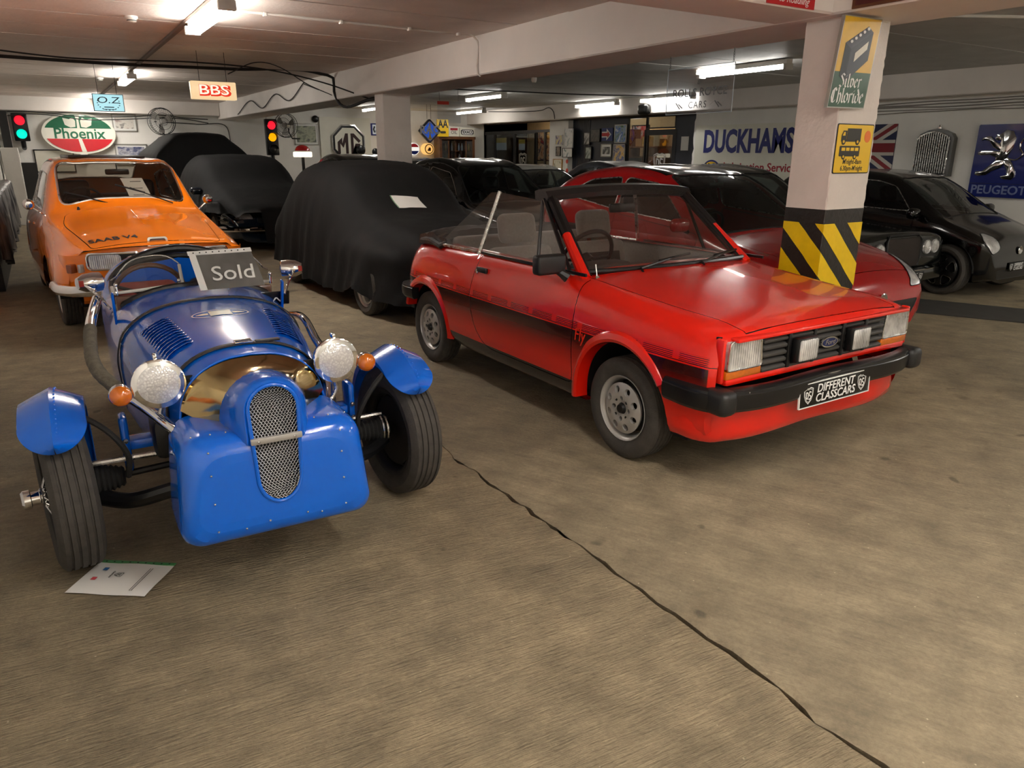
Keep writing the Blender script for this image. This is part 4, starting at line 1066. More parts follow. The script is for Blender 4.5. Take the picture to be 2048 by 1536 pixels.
    for y in (-.26, -.2, .2, .26, .15, -.15): rv.sphere((front(.59) - .06, y, .598), .0035, 8, 4)
    rv.build('rivets', M['steel'], T)['kind'] = 'stuff'
    # woven mesh grille
    gx = lambda z: front(z) - .002 if z < .57 else front(z) + .002
    MB().poly([(gx(z) - .03, y, z) for (y, z) in oval(0)]).build('grille_backing', M['matt_black'], T)
    mb = MB(); ov = oval(-.002); xs = lambda z: max([abs(y) for (y, zz) in ov if abs(zz - z) < .02] or [0])
    import itertools
    def half(z):
        # width of the oval at height z
        w = 0
        for i in range(len(ov)):
            (y0, z0), (y1, z1) = ov[i], ov[(i + 1) % len(ov)]
            if (z0 - z) * (z1 - z) <= 0 and abs(z1 - z0) > 1e-9: w = max(w, abs(y0 + (y1 - y0) * (z - z0) / (z1 - z0)))
        return w
    z = .352; r = 0
    while z < .755:
        w = half(z)
        if w > .006:
            n = max(3, int(2 * w / .0055)); pts = [(gx(z) + .0022 * math.sin(math.pi * (q + r)), -w + 2 * w * q / n, z + .0035 * (1 if (q + r) % 2 else -1)) for q in range(n + 1)]
            mb.tube(pts, .0013, 3, caps=False)
        z += .0088; r += 1
    mb.build('grille_mesh', M['mesh_wire'], T, merge=0)['kind'] = 'stuff'
    P = [(gx(z) + .004, y, z) for (y, z) in oval(.003)]
    MB().tube(P, .007, 8, closed=True).build('grille_rim', blue, T)
    br = MB().rbox((.572, 0, .572), (.014, .172, .022), .004).build('grille_bar', M['alloy'], T)
    for s in (1, -1): MB().sphere((.580, s * .06, .572), .005, 8, 4).build('bolt', M['chrome'], br)
    # lamps
    for s in (1, -1):
        h = MB().lathe([(0, -.105), (.03, -.10), (.06, -.075), (.078, -.035), (.084, 0), (.088, .004), (.088, .014), (.080, .018)], (.245, s * .315, .727), (1, 0, .0), 32).build('headlamp', M['chrome'], T)
        MB().lathe([(0, .030), (.03, .028), (.06, .022), (.079, .014), (.079, .006)], (.245, s * .315, .727), (1, 0, 0), 32).build('lamp_lens', M['lamp_lens'], h)
        MB().rbox((.235, s * .315, .822), (.035, .014, .018), .004).build('lamp_clip', M['chrome'], h)
        MB().cyl((.225, s * .235, .705), (.235, s * .17, .712), .010, n=10).cyl((.235, s * .29, .70), (.215, s * .20, .705), .014, n=10).build('lamp_bracket', M['satin_black'], h)
        i = MB().sphere((.26, s * .437, .703), .036, 18, 10, (.8, 1, 1)).build('indicator', M['amber'], T)
        MB().lathe([(.036, -.025), (.038, -.004), (.036, .002)], (.255, s * .437, .703), (1, 0, 0), 20).cyl((.24, s * .40, .706), (.24, s * .437, .703), .006, n=8).build('indicator_stalk', M['chrome'], i)
        cable = [(.22, s * .31, .645), (.215, s * .32, .60), (.22, s * .29, .555), (.25, s * .24, .545), (.26, s * .20, .56)]
        MB().tube(smooth_path(cable, .02), .009, 8).build('lamp_conduit', M['steel'], T)
    # exhausts
    path = smooth_path([(.33, -.235, .52), (.30, -.266, .542), (.15, -.364, .617), (.05, -.425, .655), (-.02, -.462, .681), (-.10, -.488, .70), (-.2, -.502, .718), (-.4, -.503, .743), (-.6, -.492, .782), (-.8, -.47, .812), (-.95, -.448, .836)], .03)
    def seg(x0, x1): return [p for p in path if x1 <= p[0] <= x0]
    e = MB().tube(seg(.4, .0), .020, 12).build('exhaust_pipe', M['chrome'], T); MB().tube(seg(-.56, -1.0), .022, 12).build('exhaust_tail', M['chrome'], T)
    w = seg(.03, -.59); mb = MB(); mb.tube(w, [.0245 + .0015 * (k % 2) for k in range(len(w))], 12); mb.build('heat_wrap', M['wrap'], e)
    pl_ = smooth_path([(.33, .235, .52), (.25, .27, .545), (.07, .325, .63), (-.15, .375, .665), (-.36, .405, .67), (-.7, .45, .69), (-1.3, .50, .60), (-2.0, .50, .50)], .04)
    MB().tube(pl_, .020, 12).build('exhaust_pipe', M['chrome'], T)
    # engine, chassis and front suspension
    MB().rbox((.10, 0, .40), (.35, .40, .22), .03).build('engine_block', M['matt_black'], T)
    for s in (1, -1): MB().rbox((.02, s * .27, .47), (.22, .16, .16), .03).build('cylinder_head', M['dark_metal'], T)
    MB().rbox((-.9, 0, .30), (2.0, .5, .06), .02).build('chassis', M['matt_black'], T)
    for s in (1, -1):
        wy = s * .655; st_ = math.radians(7)
        a = MB().tube(smooth_path([(.16, s * .10, .30), (.16, s * .30, .285), (.10, s * .47, .25), (.02, s * .58, .265)], .03), .030, 10).build('suspension_arm', M['satin_black'], T)
        MB().tube([(.0, s * .18, .33), (.0, s * .60, .31)], .014, 8).build('drive_shaft', M['dark_metal'], T)
        mb = MB(); prof = []
        for q in range(13): prof.append((.030 + .0026 * q + (.008 if q % 2 else 0), q * .0085))
        mb.lathe(prof, (0, s * .46, .312), (0, s, 0), 20); mb.build('drive_boot', M['rubber'], T)
        MB().lathe([(.062, 0), (.065, .006), (.062, .012)], (0, s * .565, .312), (0, s, 0), 20).lathe([(.06, 0), (.062, .006), (.06, .012)], (0, s * .585, .312), (0, s, 0), 20).build('boot_clip', M['steel'], T)
        MB().tube([(.06, s * .28, .40), (.05, s * .56, .40)], .011, 8).build('steering_rod', M['steel'], T)
        mb = MB(); mb.tube(smooth_path([(.10, s * .60, .63), (.13, s * .50, .55), (.10, s * .44, .42), (.06, s * .45, .33)], .03), .011, 8); mb.build('wing_stay', M['rubber'], T)
        br = MB().rbox((-.02, s * .44, .44), (.10, .03, .22), .02, 2).rbox((-.03, s * .36, .43), (.08, .16, .04), .01).build('wing_bracket', blue, T)
        for z in (.46, .40): MB().sphere((.035, s * .44, z), .010, 8, 5).build('bolt', M['steel'], br)
        # wheel
        w = wheel(T, (0, wy, .292), .292, .198, .150, 'steel' if s > 0 else 'steel', s, 'dark_metal', face=-.03, steer=st_, lug=False)
        hb = MB().lathe([(.034, .0), (.034, .085), (.026, .09), (.026, .115), (.036, .118), (.036, .138), (.028, .146), (.0, .148)], (0, 0, 0), (0, 1, 0), 20)
        hb.build('knock_off_spinner', M['chrome'], w)
        sp = MB()
        for q in range(28):
            a = 2 * math.pi * q / 28; d = .35 * (1 if q % 2 else -1); sp.cyl((.036 * math.cos(a), .075 if q % 4 < 2 else .02, .036 * math.sin(a)), (.190 * math.cos(a + d), .02, .190 * math.sin(a + d)), .0028, n=5)
        sp.build('wire_spokes', M['chrome'], w)
        # cycle wing: two sheets meeting in a ridge, nose rounded
        P = []; n = 64; R = .362
        for k in range(n + 1):
            a = math.radians(128 - 0 - 0) if False else 0
            t = (k / n) ** 1.7; an = math.radians(44 + (196 - 44) * t)           # 47 deg ahead .. 190 behind
            taper = min(1, math.sqrt(max(0, 1 - (1 - min(1, t / .13)) ** 2)) * .98 + .02); back = 1
            row = []
            for (u, dz) in ((-1, -.052), (-.98, -.018), (-.5, .006), (0, .030), (.5, .006), (.98, -.018), (1, -.052)):
                hw = .104 * taper * back; rr = R + (dz if abs(u) < .99 else dz * min(1, max(0, (t - .1) / .3)) - .018 * (1 - min(1, max(0, (t - .1) / .3))))
                row.append((rr * math.cos(an), wy + u * hw, .292 + rr * math.sin(an)))
            P.append(row)
        mb = MB(); mb.grid(P); me = mb.mesh('cycle_wing', ang=28); bw = bmesh.new(); bw.from_mesh(me); bmesh.ops.solidify(bw, geom=list(bw.faces), thickness=.004); bw.to_mesh(me); bw.free()
        me.shade_smooth(); me.set_sharp_from_angle(angle=math.radians(28))
        cw = add('cycle_wing', me, blue, T); cw.rotation_euler = (0, 0, 0)
        rv = MB()
        for k in range(12, 44, 2): p = Vector(P[k][3]).lerp(Vector(P[k][4 if s > 0 else 4]), .3); rv.sphere(p + Vector((0, 0, .002)), .0035, 7, 4)
        rv.build('wing_rivets', blue, cw)['kind'] = 'stuff'
    # single rear wheel under the tail
    wheel(T, (-2.2, 0, .292), .292, .198, .14, 'steel', 1, 'dark_metal', face=-.03, lug=False)
    return T
def lamp_lens_mat():
    m = bpy.data.materials.new('lamp_lens'); m.use_nodes = True; n = m.node_tree.nodes; l = m.node_tree.links; b = n['Principled BSDF']
    tc = n.new('ShaderNodeTexCoord'); v = n.new('ShaderNodeTexVoronoi'); v.inputs['Scale'].default_value = 120; l.new(tc.outputs['Object'], v.inputs['Vector'])
    r = n.new('ShaderNodeMapRange'); l.new(v.outputs['Distance'], r.inputs[0]); r.inputs[1].default_value = .1; r.inputs[2].default_value = .6; r.inputs[3].default_value = .95; r.inputs[4].default_value = .7
    l.new(r.outputs[0], b.inputs['Base Color']); b.inputs['Metallic'].default_value = .45; b.inputs['Roughness'].default_value = .12
    b.inputs['Coat Weight'].default_value = 1
    bp = n.new('ShaderNodeBump'); bp.inputs['Strength'].default_value = .8; bp.inputs['Distance'].default_value = .0015; l.new(v.outputs['Distance'], bp.inputs['Height']); l.new(bp.outputs[0], b.inputs['Normal'])
    M['lamp_lens'] = m
lamp_lens_mat()
roadster()
# ================================================================ orange saloon
def saab():
    org = paint('orange_paint', rgb(246, 126, 4), 0.22)
    T = thing('saloon_car', 'orange rounded two-door saloon lettered SAAB V4 on the bonnet', 'car', (.72, 7.5, 0), math.radians(3.3 - 90))
    def st(x, k): return [(x + (q[2] if len(q) > 2 else 0), q[0], q[1]) for q in k]
    S = [st(.665, [(0, .762, .05), (.28, .758, .04), (.50, .742, .0), (.575, .722, -.04), (.64, .64, -.07), (.675, .54, -.09), (.675, .42, -.10), (.5, .36, -.1)]),
         st(.60, [(0, .782, .05), (.28, .778, .03), (.515, .757, .0), (.60, .735, -.03), (.675, .65, -.06), (.715, .54, -.07), (.71, .41, -.08), (.5, .34, -.08)]),
         st(.35, [(0, .832), (.28, .822), (.56, .790), (.64, .768), (.725, .68), (.765, .56), (.75, .38), (.5, .30)]),
         st(-.1, [(0, .898), (.3, .884), (.60, .842), (.67, .818), (.75, .72), (.785, .58), (.765, .32), (.5, .27)]),
         st(-.5, [(0, .955), (.3, .940), (.615, .890), (.69, .864), (.762, .75), (.79, .58), (.77, .28), (.5, .25)]),
         st(-.76, [(0, 1.005, .06), (.3, .998, .05), (.60, .955, 0), (.70, .90), (.768, .77), (.792, .58), (.775, .27), (.5, .24)]),
         st(-1.0, [(0, 1.20, .05), (.3, 1.195, .04), (.575, 1.165), (.705, .915), (.77, .78), (.793, .58), (.775, .27), (.5, .24)]),
         st(-1.22, [(0, 1.378, .04), (.3, 1.372, .03), (.55, 1.335), (.708, .925), (.77, .78), (.793, .58), (.775, .27), (.5, .24)]),
         st(-1.42, [(0, 1.432), (.3, 1.424), (.55, 1.365), (.71, .93), (.77, .78), (.793, .58), (.775, .27), (.5, .24)]),
         st(-2.1, [(0, 1.445), (.3, 1.435), (.555, 1.365), (.71, .935), (.772, .78), (.793, .58), (.775, .27), (.5, .24)]),
         st(-2.7, [(0, 1.37), (.3, 1.36), (.52, 1.28), (.69, .94), (.765, .78), (.79, .58), (.77, .28), (.5, .25)]),
         st(-3.1, [(0, 1.13), (.3, 1.12), (.48, 1.05), (.64, .90), (.73, .75), (.765, .57), (.75, .31), (.5, .28)]),
         st(-3.4, [(0, .90), (.25, .89), (.42, .86), (.55, .80), (.64, .70), (.68, .55), (.67, .37), (.45, .33)]),
         st(-3.52, [(0, .62), (.2, .62), (.35, .61), (.42, .60), (.46, .57), (.48, .52), (.47, .44), (.4, .40)])]
    bm = loft(S, .07, .06, sv=())
    for x in (-.2, -2.65): hole(bm, circ(x, .29, .34, 32), 1, lambda c, n: c.z < .8 and abs(c.y) > .45)
    window(bm, rpoly([(-.80, .555), (-.80, -.555), (-1.235, -.515), (-1.235, .515)], .11, 5), 2, 'windscreen', M['saab_glass'], T, lambda c, n: n.z > .15 and c.z > .95, .012, 'chrome')
    for s in (1, -1):
        t = (lambda c, n, s=s: c.y * s > .4 and n.y * s > .3)
        window(bm, rpoly([(-1.06, .955), (-1.30, 1.285), (-1.95, 1.31), (-1.97, .965)], .06), 1, 'door_window', M['saab_glass'], T, t, .008, 'steel')
        window(bm, rpoly([(-2.03, .97), (-2.01, 1.31), (-2.45, 1.25), (-2.70, .985)], .06), 1, 'rear_side_window', M['saab_glass'], T, t, .008, 'steel')
        d = panel(bm, rpoly([(-.86, .93), (-.86, .34), (-2.0, .34), (-2.0, .93)], [.02, .08, .08, .02]), 1, 'door', org, T, t, .005)
        MB().rbox((-1.82, s * .79, .80), (.14, .02, .025), .008).build('door_handle', M['chrome'], d)
    window(bm, rpoly([(-2.62, .44), (-2.62, -.44), (-3.0, -.42), (-3.0, .42)], .08), 2, 'rear_window', M['saab_glass'], T, lambda c, n: c.z > .95, .01, 'chrome')
    BN = panel(bm, rpoly([(.655, .50), (.64, -.50), (.655, -.50)][:0] + [(.650, .50), (.650, -.50), (-.3, -.60), (-.66, -.545), (-.66, .545), (-.3, .60)], [.05, .05, .2, .08, .08, .2]), 2, 'bonnet', org, T, lambda c, n: n.z > .45 and c.x > -.75 and c.z > .7, .006, off=.002)
    bm_build(bm, 'body_shell', org, T, ang=50); bm.free()
    # front panel
    P = []
    for i in range(17):
        y = -.675 + 1.35 * (i - 2) / 12 if 2 <= i <= 14 else (-.705 if i == 1 else -.72 if i == 0 else .705 if i == 15 else .72); u = abs(y) / .675
        P.append([(.712 - .135 * u ** 2.4 + dx - (0 if 2 <= i <= 14 else .05 if i in (1, 15) else .13), y, z) for (z, dx) in ((.752 - .06 * u ** 4, -.01), (.70, .004), (.62, .008), (.52, .0), (.44, -.015), (.36, -.05))])
    fb = MB(); fb.grid(P); fp = fb.build('front_panel', org, T, ang=50)
    fx = lambda y, z: .712 - .135 * (abs(y) / .675) ** 2.4 + .006
    for s in (1, -1):
        P2 = rrect(.165, .585, .545, .712, .035, 4); 
        P2 = [(s * y, z) for (y, z) in (P2 if s > 0 else P2[::-1])]
        h = MB().grid([[(fx(y, z) + .004, y, z) for (y, z) in P2], [(fx(y, z) + .020, y * .995, z) for (y, z) in P2]], wrap=True)
        h.poly([(fx(y, z) + .014, y, z) for (y, z) in P2]); h = h.build('lamp_housing', M['satin_black'], T)
        MB().tube([(fx(y, z) + .018, y, z) for (y, z) in P2], .011, 8, closed=True).build('lamp_trim', M['chrome'], h)
        q = rrect(.305, .593, .535, .704, .03, 4); q = [(s * y, z) for (y, z) in (q if s > 0 else q[::-1])]
        MB().poly([(fx(y, z) + .020, y, z) for (y, z) in q]).build('headlamp', M['lens'], h)
        q = circ(s * .235, .648, .04, 16); MB().poly([(fx(y, z) + .022, y, z) for (y, z) in q]).build('fog_lamp', M['lens'], h)
        i = MB().rbox((.585, s * .632, .60), (.05, .13, .072), .01, 2, rot=Matrix.Rotation(-s * .75, 3, 'Z')).build('indicator', mat('amber_dark', rgb(140, 62, 16), .15, coat=1), T)
        MB().rbox((.632, s * .592, .60), (.03, .05, .068), .008, 2, rot=Matrix.Rotation(-s * .75, 3, 'Z')).build('side_lamp', M['lens'], i)
        arch_liner(T, -.2, .29, .345, s * .74, s * .42); arch_liner(T, -2.65, .29, .345, s * .74, s * .42)
        for x in (-.2, -2.65): wheel(T, (x, s * .655, .295), .295, .19, .165, 'steel', s, 'alloy', face=.0)
        m = MB().lathe([(0, -.05), (.03, -.048), (.046, -.02), (.05, .02), (.046, .03), (0, .032)], (-.93, s * .80, 1.02), (-1, 0, 0), 18).build('wing_mirror', M['chrome'], T)
        MB().tube([(-.93, s * .705, .93), (-.92, s * .75, .97), (-.92, s * .79, 1.0)], .008, 6).build('mirror_stem', M['chrome'], m)
    gr = MB(); gr.rbox((.735, 0, .655), (.03, .26, .11), .02); gr.build('grille', M['satin_black'], T)
    bd = MB(); bd.prism(rpoly([(-.085, .735), (.085, .735), (.075, .815), (-.075, .815)], .02, 4), (.70, 0, 0), (0, 1, 0), (-.12, 0, 1), .02); b = bd.build('badge_frame', M['chrome'], T)
    MB().prism(rpoly([(-.068, .748), (.068, .748), (.06, .803), (-.06, .803)], .015, 4), (.7215, 0, 0), (0, 1, 0), (-.12, 0, 1), .002).build('badge_field', mat('badge_dark', rgb(70, 22, 22), .3), b)
    # bumper
    P = []; path = smooth_path([(.30, -.80, 0), (.50, -.775, 0), (.66, -.68, 0), (.76, -.45, 0), (.80, 0, 0), (.76, .45, 0), (.66, .68, 0), (.50, .775, 0), (.30, .80, 0)], .06)
    for i, p in enumerate(path):
        a, b2 = Vector(path[max(i - 1, 0)]), Vector(path[min(i + 1, len(path) - 1)]); t = (b2 - a).normalized(); nn = Vector((t.y, -t.x, 0))
        P.append([Vector(p) + nn * o + Vector((0, 0, .425 + z)) for (o, z) in ((-.02, -.045), (.0, -.042), (.014, -.02), (.018, 0), (.014, .02), (0, .042), (-.02, .045))])
    mb = MB(); mb.grid(P); mb.poly(P[0]); mb.poly(P[-1][::-1]); mb.build('bumper', M['chrome'], T)
    P = []
    for i in range(11):
        y = -.6 + 1.2 * i / 10; P.append([(.66 - .1 * (y / .6) ** 2, y, .40), (.63 - .1 * (y / .6) ** 2, y, .32), (.50, y, .29)])
    MB().grid(P).build('lower_valance', org, T)
    MB().box((-1.4, 0, .25), (3.4, 1.2, .04)).build('underbody', M['matt_black'], T, flat=True)
    # bonnet details: folded centre creases, letters
    def hz(x, y):   # bonnet height
        z = np.interp(x, [-.7, -.5, -.1, .35, .6, .665], [.985, .955, .898, .832, .782, .762]); return z - .05 * (abs(y) / .56) ** 2
    mt = frame_mt((.50, -.30, hz(.5, .30) + .010), (0, 1, .05), (-1, 0, .20))
    bl = text('SAAB V4', .15, M['ink'], T, Matrix.Translation((.47, -.31, 1.5)) @ Matrix.Rotation(-math.pi / 2, 4, 'Z') @ Matrix.Scale(-1, 4, (1, 0, 0)) @ Matrix.Scale(-1, 4, (1, 0, 0)) @ Matrix.Rotation(math.pi, 4, 'Z'), name='bonnet_lettering', ext=0, bold=.004, fitw=.37); drape(bl, BN, .003)
    MB().tube([(x, 0, hz(x, 0) + .001) for x in (-.66, -.4, -.2, 0, .1)], .004, 6).build('bonnet_spine', org, T)
    for (y0, y1) in ((-.10, -.40), (.42, .06)):
        a = Vector((-.735, y0, 1.005)); b2 = Vector((-.86, y1, 1.10 if y0 < 0 else 1.16)); MB().tube([a, b2 * .5 + a * .5 + Vector((.03, 0, .0)), b2 + Vector((.03, 0, 0))], .006, 6).tube([b2 * .65 + a * .35 + Vector((.025, 0, .005)), b2 + Vector((.03, (y1 - y0) * .35, .03))], .008, 6).build('wiper', M['satin_black'], T)
    MB().cyl((-.70, -.42, .965), (-.70, -.42, 1.0), .018, .008, n=10).build('washer_jet', M['satin_black'], T)
    P = [[(-.69 - .03 * (y / .4) ** 2, y, .99 - .01 * (y / .4) ** 2), (-.72 - .03 * (y / .4) ** 2, y, 1.004 - .01 * (y / .4) ** 2)] for y in (-.45, -.2, 0, .2, .45)]
    MB().grid(P).build('cowl_vent', M['matt_black'], T)
    # interior
    MB().rbox((-.98, 0, .92), (.26, 1.3, .10), .03).build('dashboard', M['satin_black'], T)
    mat('seat_brown', rgb(64, 42, 30), .7, var=.1)
    for y in (-.32, .32): seat(T, -1.75, y, .30, 'vinyl', .50, lean=.2, bh=.58, hm='vinyl')
    MB().rbox((-2.45, 0, .50), (.5, 1.2, .2), .06).rbox((-2.65, 0, .78), (.14, 1.2, .5), .05).build('rear_bench', M['seat_brown'], T)
    steering(T, (-1.18, -.32, .98), .4, .19)
    MB().rbox((-1.20, .02, 1.30), (.03, .22, .055), .015).tube([(-1.20, .02, 1.32), (-1.2, .02, 1.38)], .006, 6).build('rear_view_mirror', M['satin_black'], T)
    MB().box((-1.8, 0, .30), (2.0, 1.45, .03)).build('cabin_floor', M['matt_black'], T, flat=True)
    MB().rbox((-2.0, 0, 1.445), (.9, .72, .03), .012).build('sunroof', M['satin_black'], T)
    # sheet of paper on the dashboard
    p = thing('price_sheet', 'white price sheet standing inside the orange saloon windscreen', 'paper', tuple(T.matrix_basis @ Vector((-.86, .17, 1.0))), math.radians(3.3 - 90))
    MB().grid([[(0, -.10, 0.005), (0, .10, .005)], [(-.12, -.12, .13), (-.12, .08, .13)], [(-.25, -.145, .24), (-.25, .055, .24)]]).build('sheet', M['paper'], p)
    for k in range(3): MB().box((-.06 - k * .06, -.02, .085 + k * .062), (.004, .10, .003), rot=Matrix.Rotation(-.75, 3, 'Y')).build('print_line', M['ink'], p)
glass('saab_glass', (.62, .60, .56), 1.4)
saab()
# ================================================================ the other cars
def gencar(name, label, pose, D):
    """a car skin from side profile, belt line and plan; x = 0 at the nose, negative to the rear"""
    T = thing(name, label, 'car', (pose[0], pose[1], 0), math.radians(pose[2] - 90)); pm = D['paint']
    f = lambda pts, x: float(pchip([-p[0] for p in pts], np.array([[p[1]] for p in pts], float), np.array([-x]))[0, 0])
    xs = sorted(set([round(p[0], 3) for k in ('top', 'belt', 'hw') for p in D[k]]), reverse=True)
    Lc = -xs[-1]; S = []; rw = D['roofw']; zs = D.get('sill', .22); zw = D.get('waist', .62)
    xs2 = []
    for a, b in zip(xs[:-1], xs[1:]):
        n = max(1, int((a - b) / .22)); xs2 += [a + (b - a) * i / n for i in range(n)]
    xs2.append(xs[-1])
    for x in xs2:
        zt, zb, w = f(D['top'], x), f(D['belt'], x), f(D['hw'], x)
        g = min(1, max(0, (zt - zb) / .38)); yr = (w * .80) * (1 - g) + rw * w / max(1e-3, D['w']) * g; z3 = min(zb, zt - .05); z4 = min(zw, z3 - .04)
        zz = zs + .10 * max(0, 1 - (x - xs[-1]) / .4) + .06 * max(0, 1 - (xs[0] - x) / .25)
        zz = min(zz, z4 - .12)
        S.append([(x, 0, zt), (x, yr * .55, zt - .010), (x, yr, zt - .030 - .022 * g), (x, w * (.955 - .02 * g), z3), (x, w, z4), (x, w * .992, (z4 + zz) / 2), (x, w * .95, zz), (x, w * .7, zz - .03), (x, 0, zz - .03)])
    bm = loft(S, .08, .07)
    # close the ends
    for e in (0, -1):
        loop = [v for v in bm.verts if abs(v.co.x - S[e][0][0]) < 1e-3]
        if len(loop) > 3:
            loop = sorted(loop, key=lambda v: math.atan2(v.co.z - (S[e][0][2] + S[e][-1][2]) / 2, v.co.y))
            try: bm.faces.new(loop)
            except ValueError: pass
    bmesh.ops.recalc_face_normals(bm, faces=bm.faces)
    R = D['wheel']['r']
    for x in D['wheel']['x']: hole(bm, circ(x, R, R + .055, 32), 1, lambda c, n: c.z < .85 and abs(c.y) > .4)
    gl = D.get('glass', 'tint_glass')
    ws = D['screen']
    window(bm, rpoly([(ws[0], ws[1]), (ws[0], -ws[1]), (ws[2], -ws[3]), (ws[2], ws[3])], .07), 2, 'windscreen', M[D.get('sglass', gl)], T, lambda c, n: n.z > .12 and c.z > D['belt'][0][1] * .8 and c.x < ws[0] + .02 and n.x > -.05, .010)
    if 'rear' in D:
        r = D['rear']; window(bm, rpoly([(r[0], r[1]), (r[0], -r[1]), (r[2], -r[3]), (r[2], r[3])], .06), 2, 'rear_window', M[gl], T, lambda c, n: n.z > .12 and n.x < .05, .008)
    for s in (1, -1):
        t = (lambda c, n, s=s: c.y * s > .35 and n.y * s > .3)
        for k, q in enumerate(D['side']): window(bm, rpoly(q, D.get('wr', .05)), 1, 'side_window', M[gl], T, t, .007, D.get('trim', 'matt_black'))
        for q in D.get('doors', []): panel(bm, rpoly(q, .05), 1, 'door', pm, T, t, .005)
    if 'roof' in D:
        q = D['roof']; fs = cookie(bm, q[0], 2, lambda c, n: n.z > .5 and c.z > D['belt'][0][1]); rb = extract(bm, fs, True, .001); bm_build(rb, 'roof_panel', q[1], T, ang=50); rb.free()
    if 'bonnet' in D:
        panel(bm, rpoly(D['bonnet'], .06), 2, 'bonnet', pm, T, lambda c, n: n.z > .35 and c.z > .4 and c.x > ws[0] - .05, .005)
    for (nm, poly, m, off) in D.get('front', []):
        fs = cookie(bm, poly, 0, lambda c, n: n.x > .08 and c.x > ws[0])
        if fs:
            pb = extract(bm, fs, True, off); o = bm_build(pb, nm, M[m], T, ang=50); rim_tube(pb, .004, 'edge_trim', M[D.get('edge', 'satin_black')], o); pb.free()
    bm_build(bm, 'body_shell', pm, T, ang=45); bm.free()
    w = D['w']
    for x in D['wheel']['x']:
        for s in (1, -1):
            wheel(T, (x, s * (w - .10), R), R, R * D['wheel'].get('k', .68), .19, D['wheel'].get('kind', 'five'), s, D['wheel'].get('m', 'alloy'), face=.02)
            arch_liner(T, x, R, R + .06, s * (w - .03), s * (w - .36))
    MB().box((-Lc / 2, 0, .20), (Lc - .5, 2 * w - .5, .04)).build('underbody', M['matt_black'], T, flat=True)
    MB().box((-Lc * .55, 0, .34), (Lc * .45, 2 * w - .25, .03)).build('cabin_floor', M['matt_black'], T, flat=True)
    xc = ws[0]; zb = f(D['belt'], xc)
    MB().rbox((xc - .16, 0, zb - .06), (.32, 2 * w - .30, .10), .03).build('dashboard', M['satin_black'], T)
    for y in (-.36, .36): seat(T, xc - 1.12, y * w / .85, .32, D.get('seatm', 'satin_black'), .48, lean=.25, bh=min(.56, zb - .32))
    if D.get('wheel_right', True): steering(T, (xc - .42, -.36, zb + .0), .4, .17)
    if D.get('mirror_in', True): MB().rbox((ws[2] + .10, 0, f(D['top'], ws[2]) - .10), (.03, .2, .05), .012).build('rear_view_mirror', M['satin_black'], T)
    for s in D.get('mirrors', (1, -1)):
        mx = xc - .25; m = MB().rbox((mx, s * (w + .085), zb + .07), (.10, .19, .12), .045, 3).build('door_mirror', D.get('mirror', pm), T)
        MB().tube([(mx - .02, s * (w - .05), zb + .0), (mx, s * (w + .06), zb + .04)], .02, 6).build('mirror_arm', M['satin_black'], m)
    return T
def dense(lo, hi, z0, z1): return [(lo, z0), (hi, z0), (hi, z1), (lo, z1)]
def sym_front(name, pts, m, off=.003):
    return [(name, pts, m, off), (name, [(-y, z) for (y, z) in pts][::-1], m, off)]
blackp = paint('black_paint', rgb(7, 7, 8), .12, coat=.35); deepred = paint('deep_red_paint', rgb(172, 6, 14), .2, coat=.6); greenblack = paint('green_black_paint', rgb(9, 12, 12), .12, coat=.4)
mat('wire_grille', rgb(70, 62, 58), .35, .8, var=.4, scale=120, bump=.8, bscale=220)

# red hatchback beside the pillar
gencar('hatchback_car', 'deep red hatchback with black roof standing behind the striped pillar', (5.50, 3.33, 0), dict(paint=deepred, w=.80, roofw=.585, sill=.20, waist=.60,
    top=[(0, .40), (-.03, .50), (-.14, .60), (-.35, .70), (-.8, .80), (-1.10, .86), (-1.25, .93), (-1.75, 1.235), (-2.05, 1.34), (-2.6, 1.385), (-3.1, 1.345), (-3.55, 1.22), (-3.80, .95), (-3.90, .70)],
    belt=[(0, .60), (-.35, .70), (-1.1, .84), (-1.8, .90), (-2.6, .96), (-3.3, 1.05), (-3.9, .98)],
    hw=[(0, .46), (-.03, .58), (-.14, .67), (-.4, .75), (-.8, .795), (-2.2, .80), (-3.3, .77), (-3.75, .70), (-3.9, .58)],
    wheel=dict(r=.29, x=(-.74, -3.15)), screen=(-1.14, .66, -1.95, .50), rear=(-3.30, .46, -3.68, .50), glass='dark_glass', sglass='tint_glass', wr=.07, trim='steel',
    side=[[(-1.50, .915), (-1.95, 1.235), (-2.42, 1.285), (-2.42, .975)], [(-2.47, .98), (-2.47, 1.285), (-2.95, 1.25), (-3.28, 1.10), (-3.20, 1.07)]],
    doors=[[(-1.28, .84), (-1.30, .30), (-2.44, .30), (-2.44, .95)]],
    roof=([(-1.97, .53), (-1.97, -.53), (-3.4, -.50), (-3.4, .50)], blackp),
    bonnet=[(-.16, .55), (-.16, -.55), (-1.08, -.70), (-1.08, .70)],
    front=[('grille', rpoly([(-.40, .25), (.40, .25), (.50, .385), (-.50, .385)], .03), 'satin_black', -.004)] + sym_front('headlamp', rpoly([(.40, .48), (.60, .48), (.72, .66), (.66, .69)], .03), 'lens') ))
RH = bpy.data.objects['hatchback_car']
MB().lathe([(.045, 0), (.05, .006), (.042, .012), (.036, .008)], (.0, 0, .413), (1, 0, 0), 20).build('badge', M['chrome'], RH)

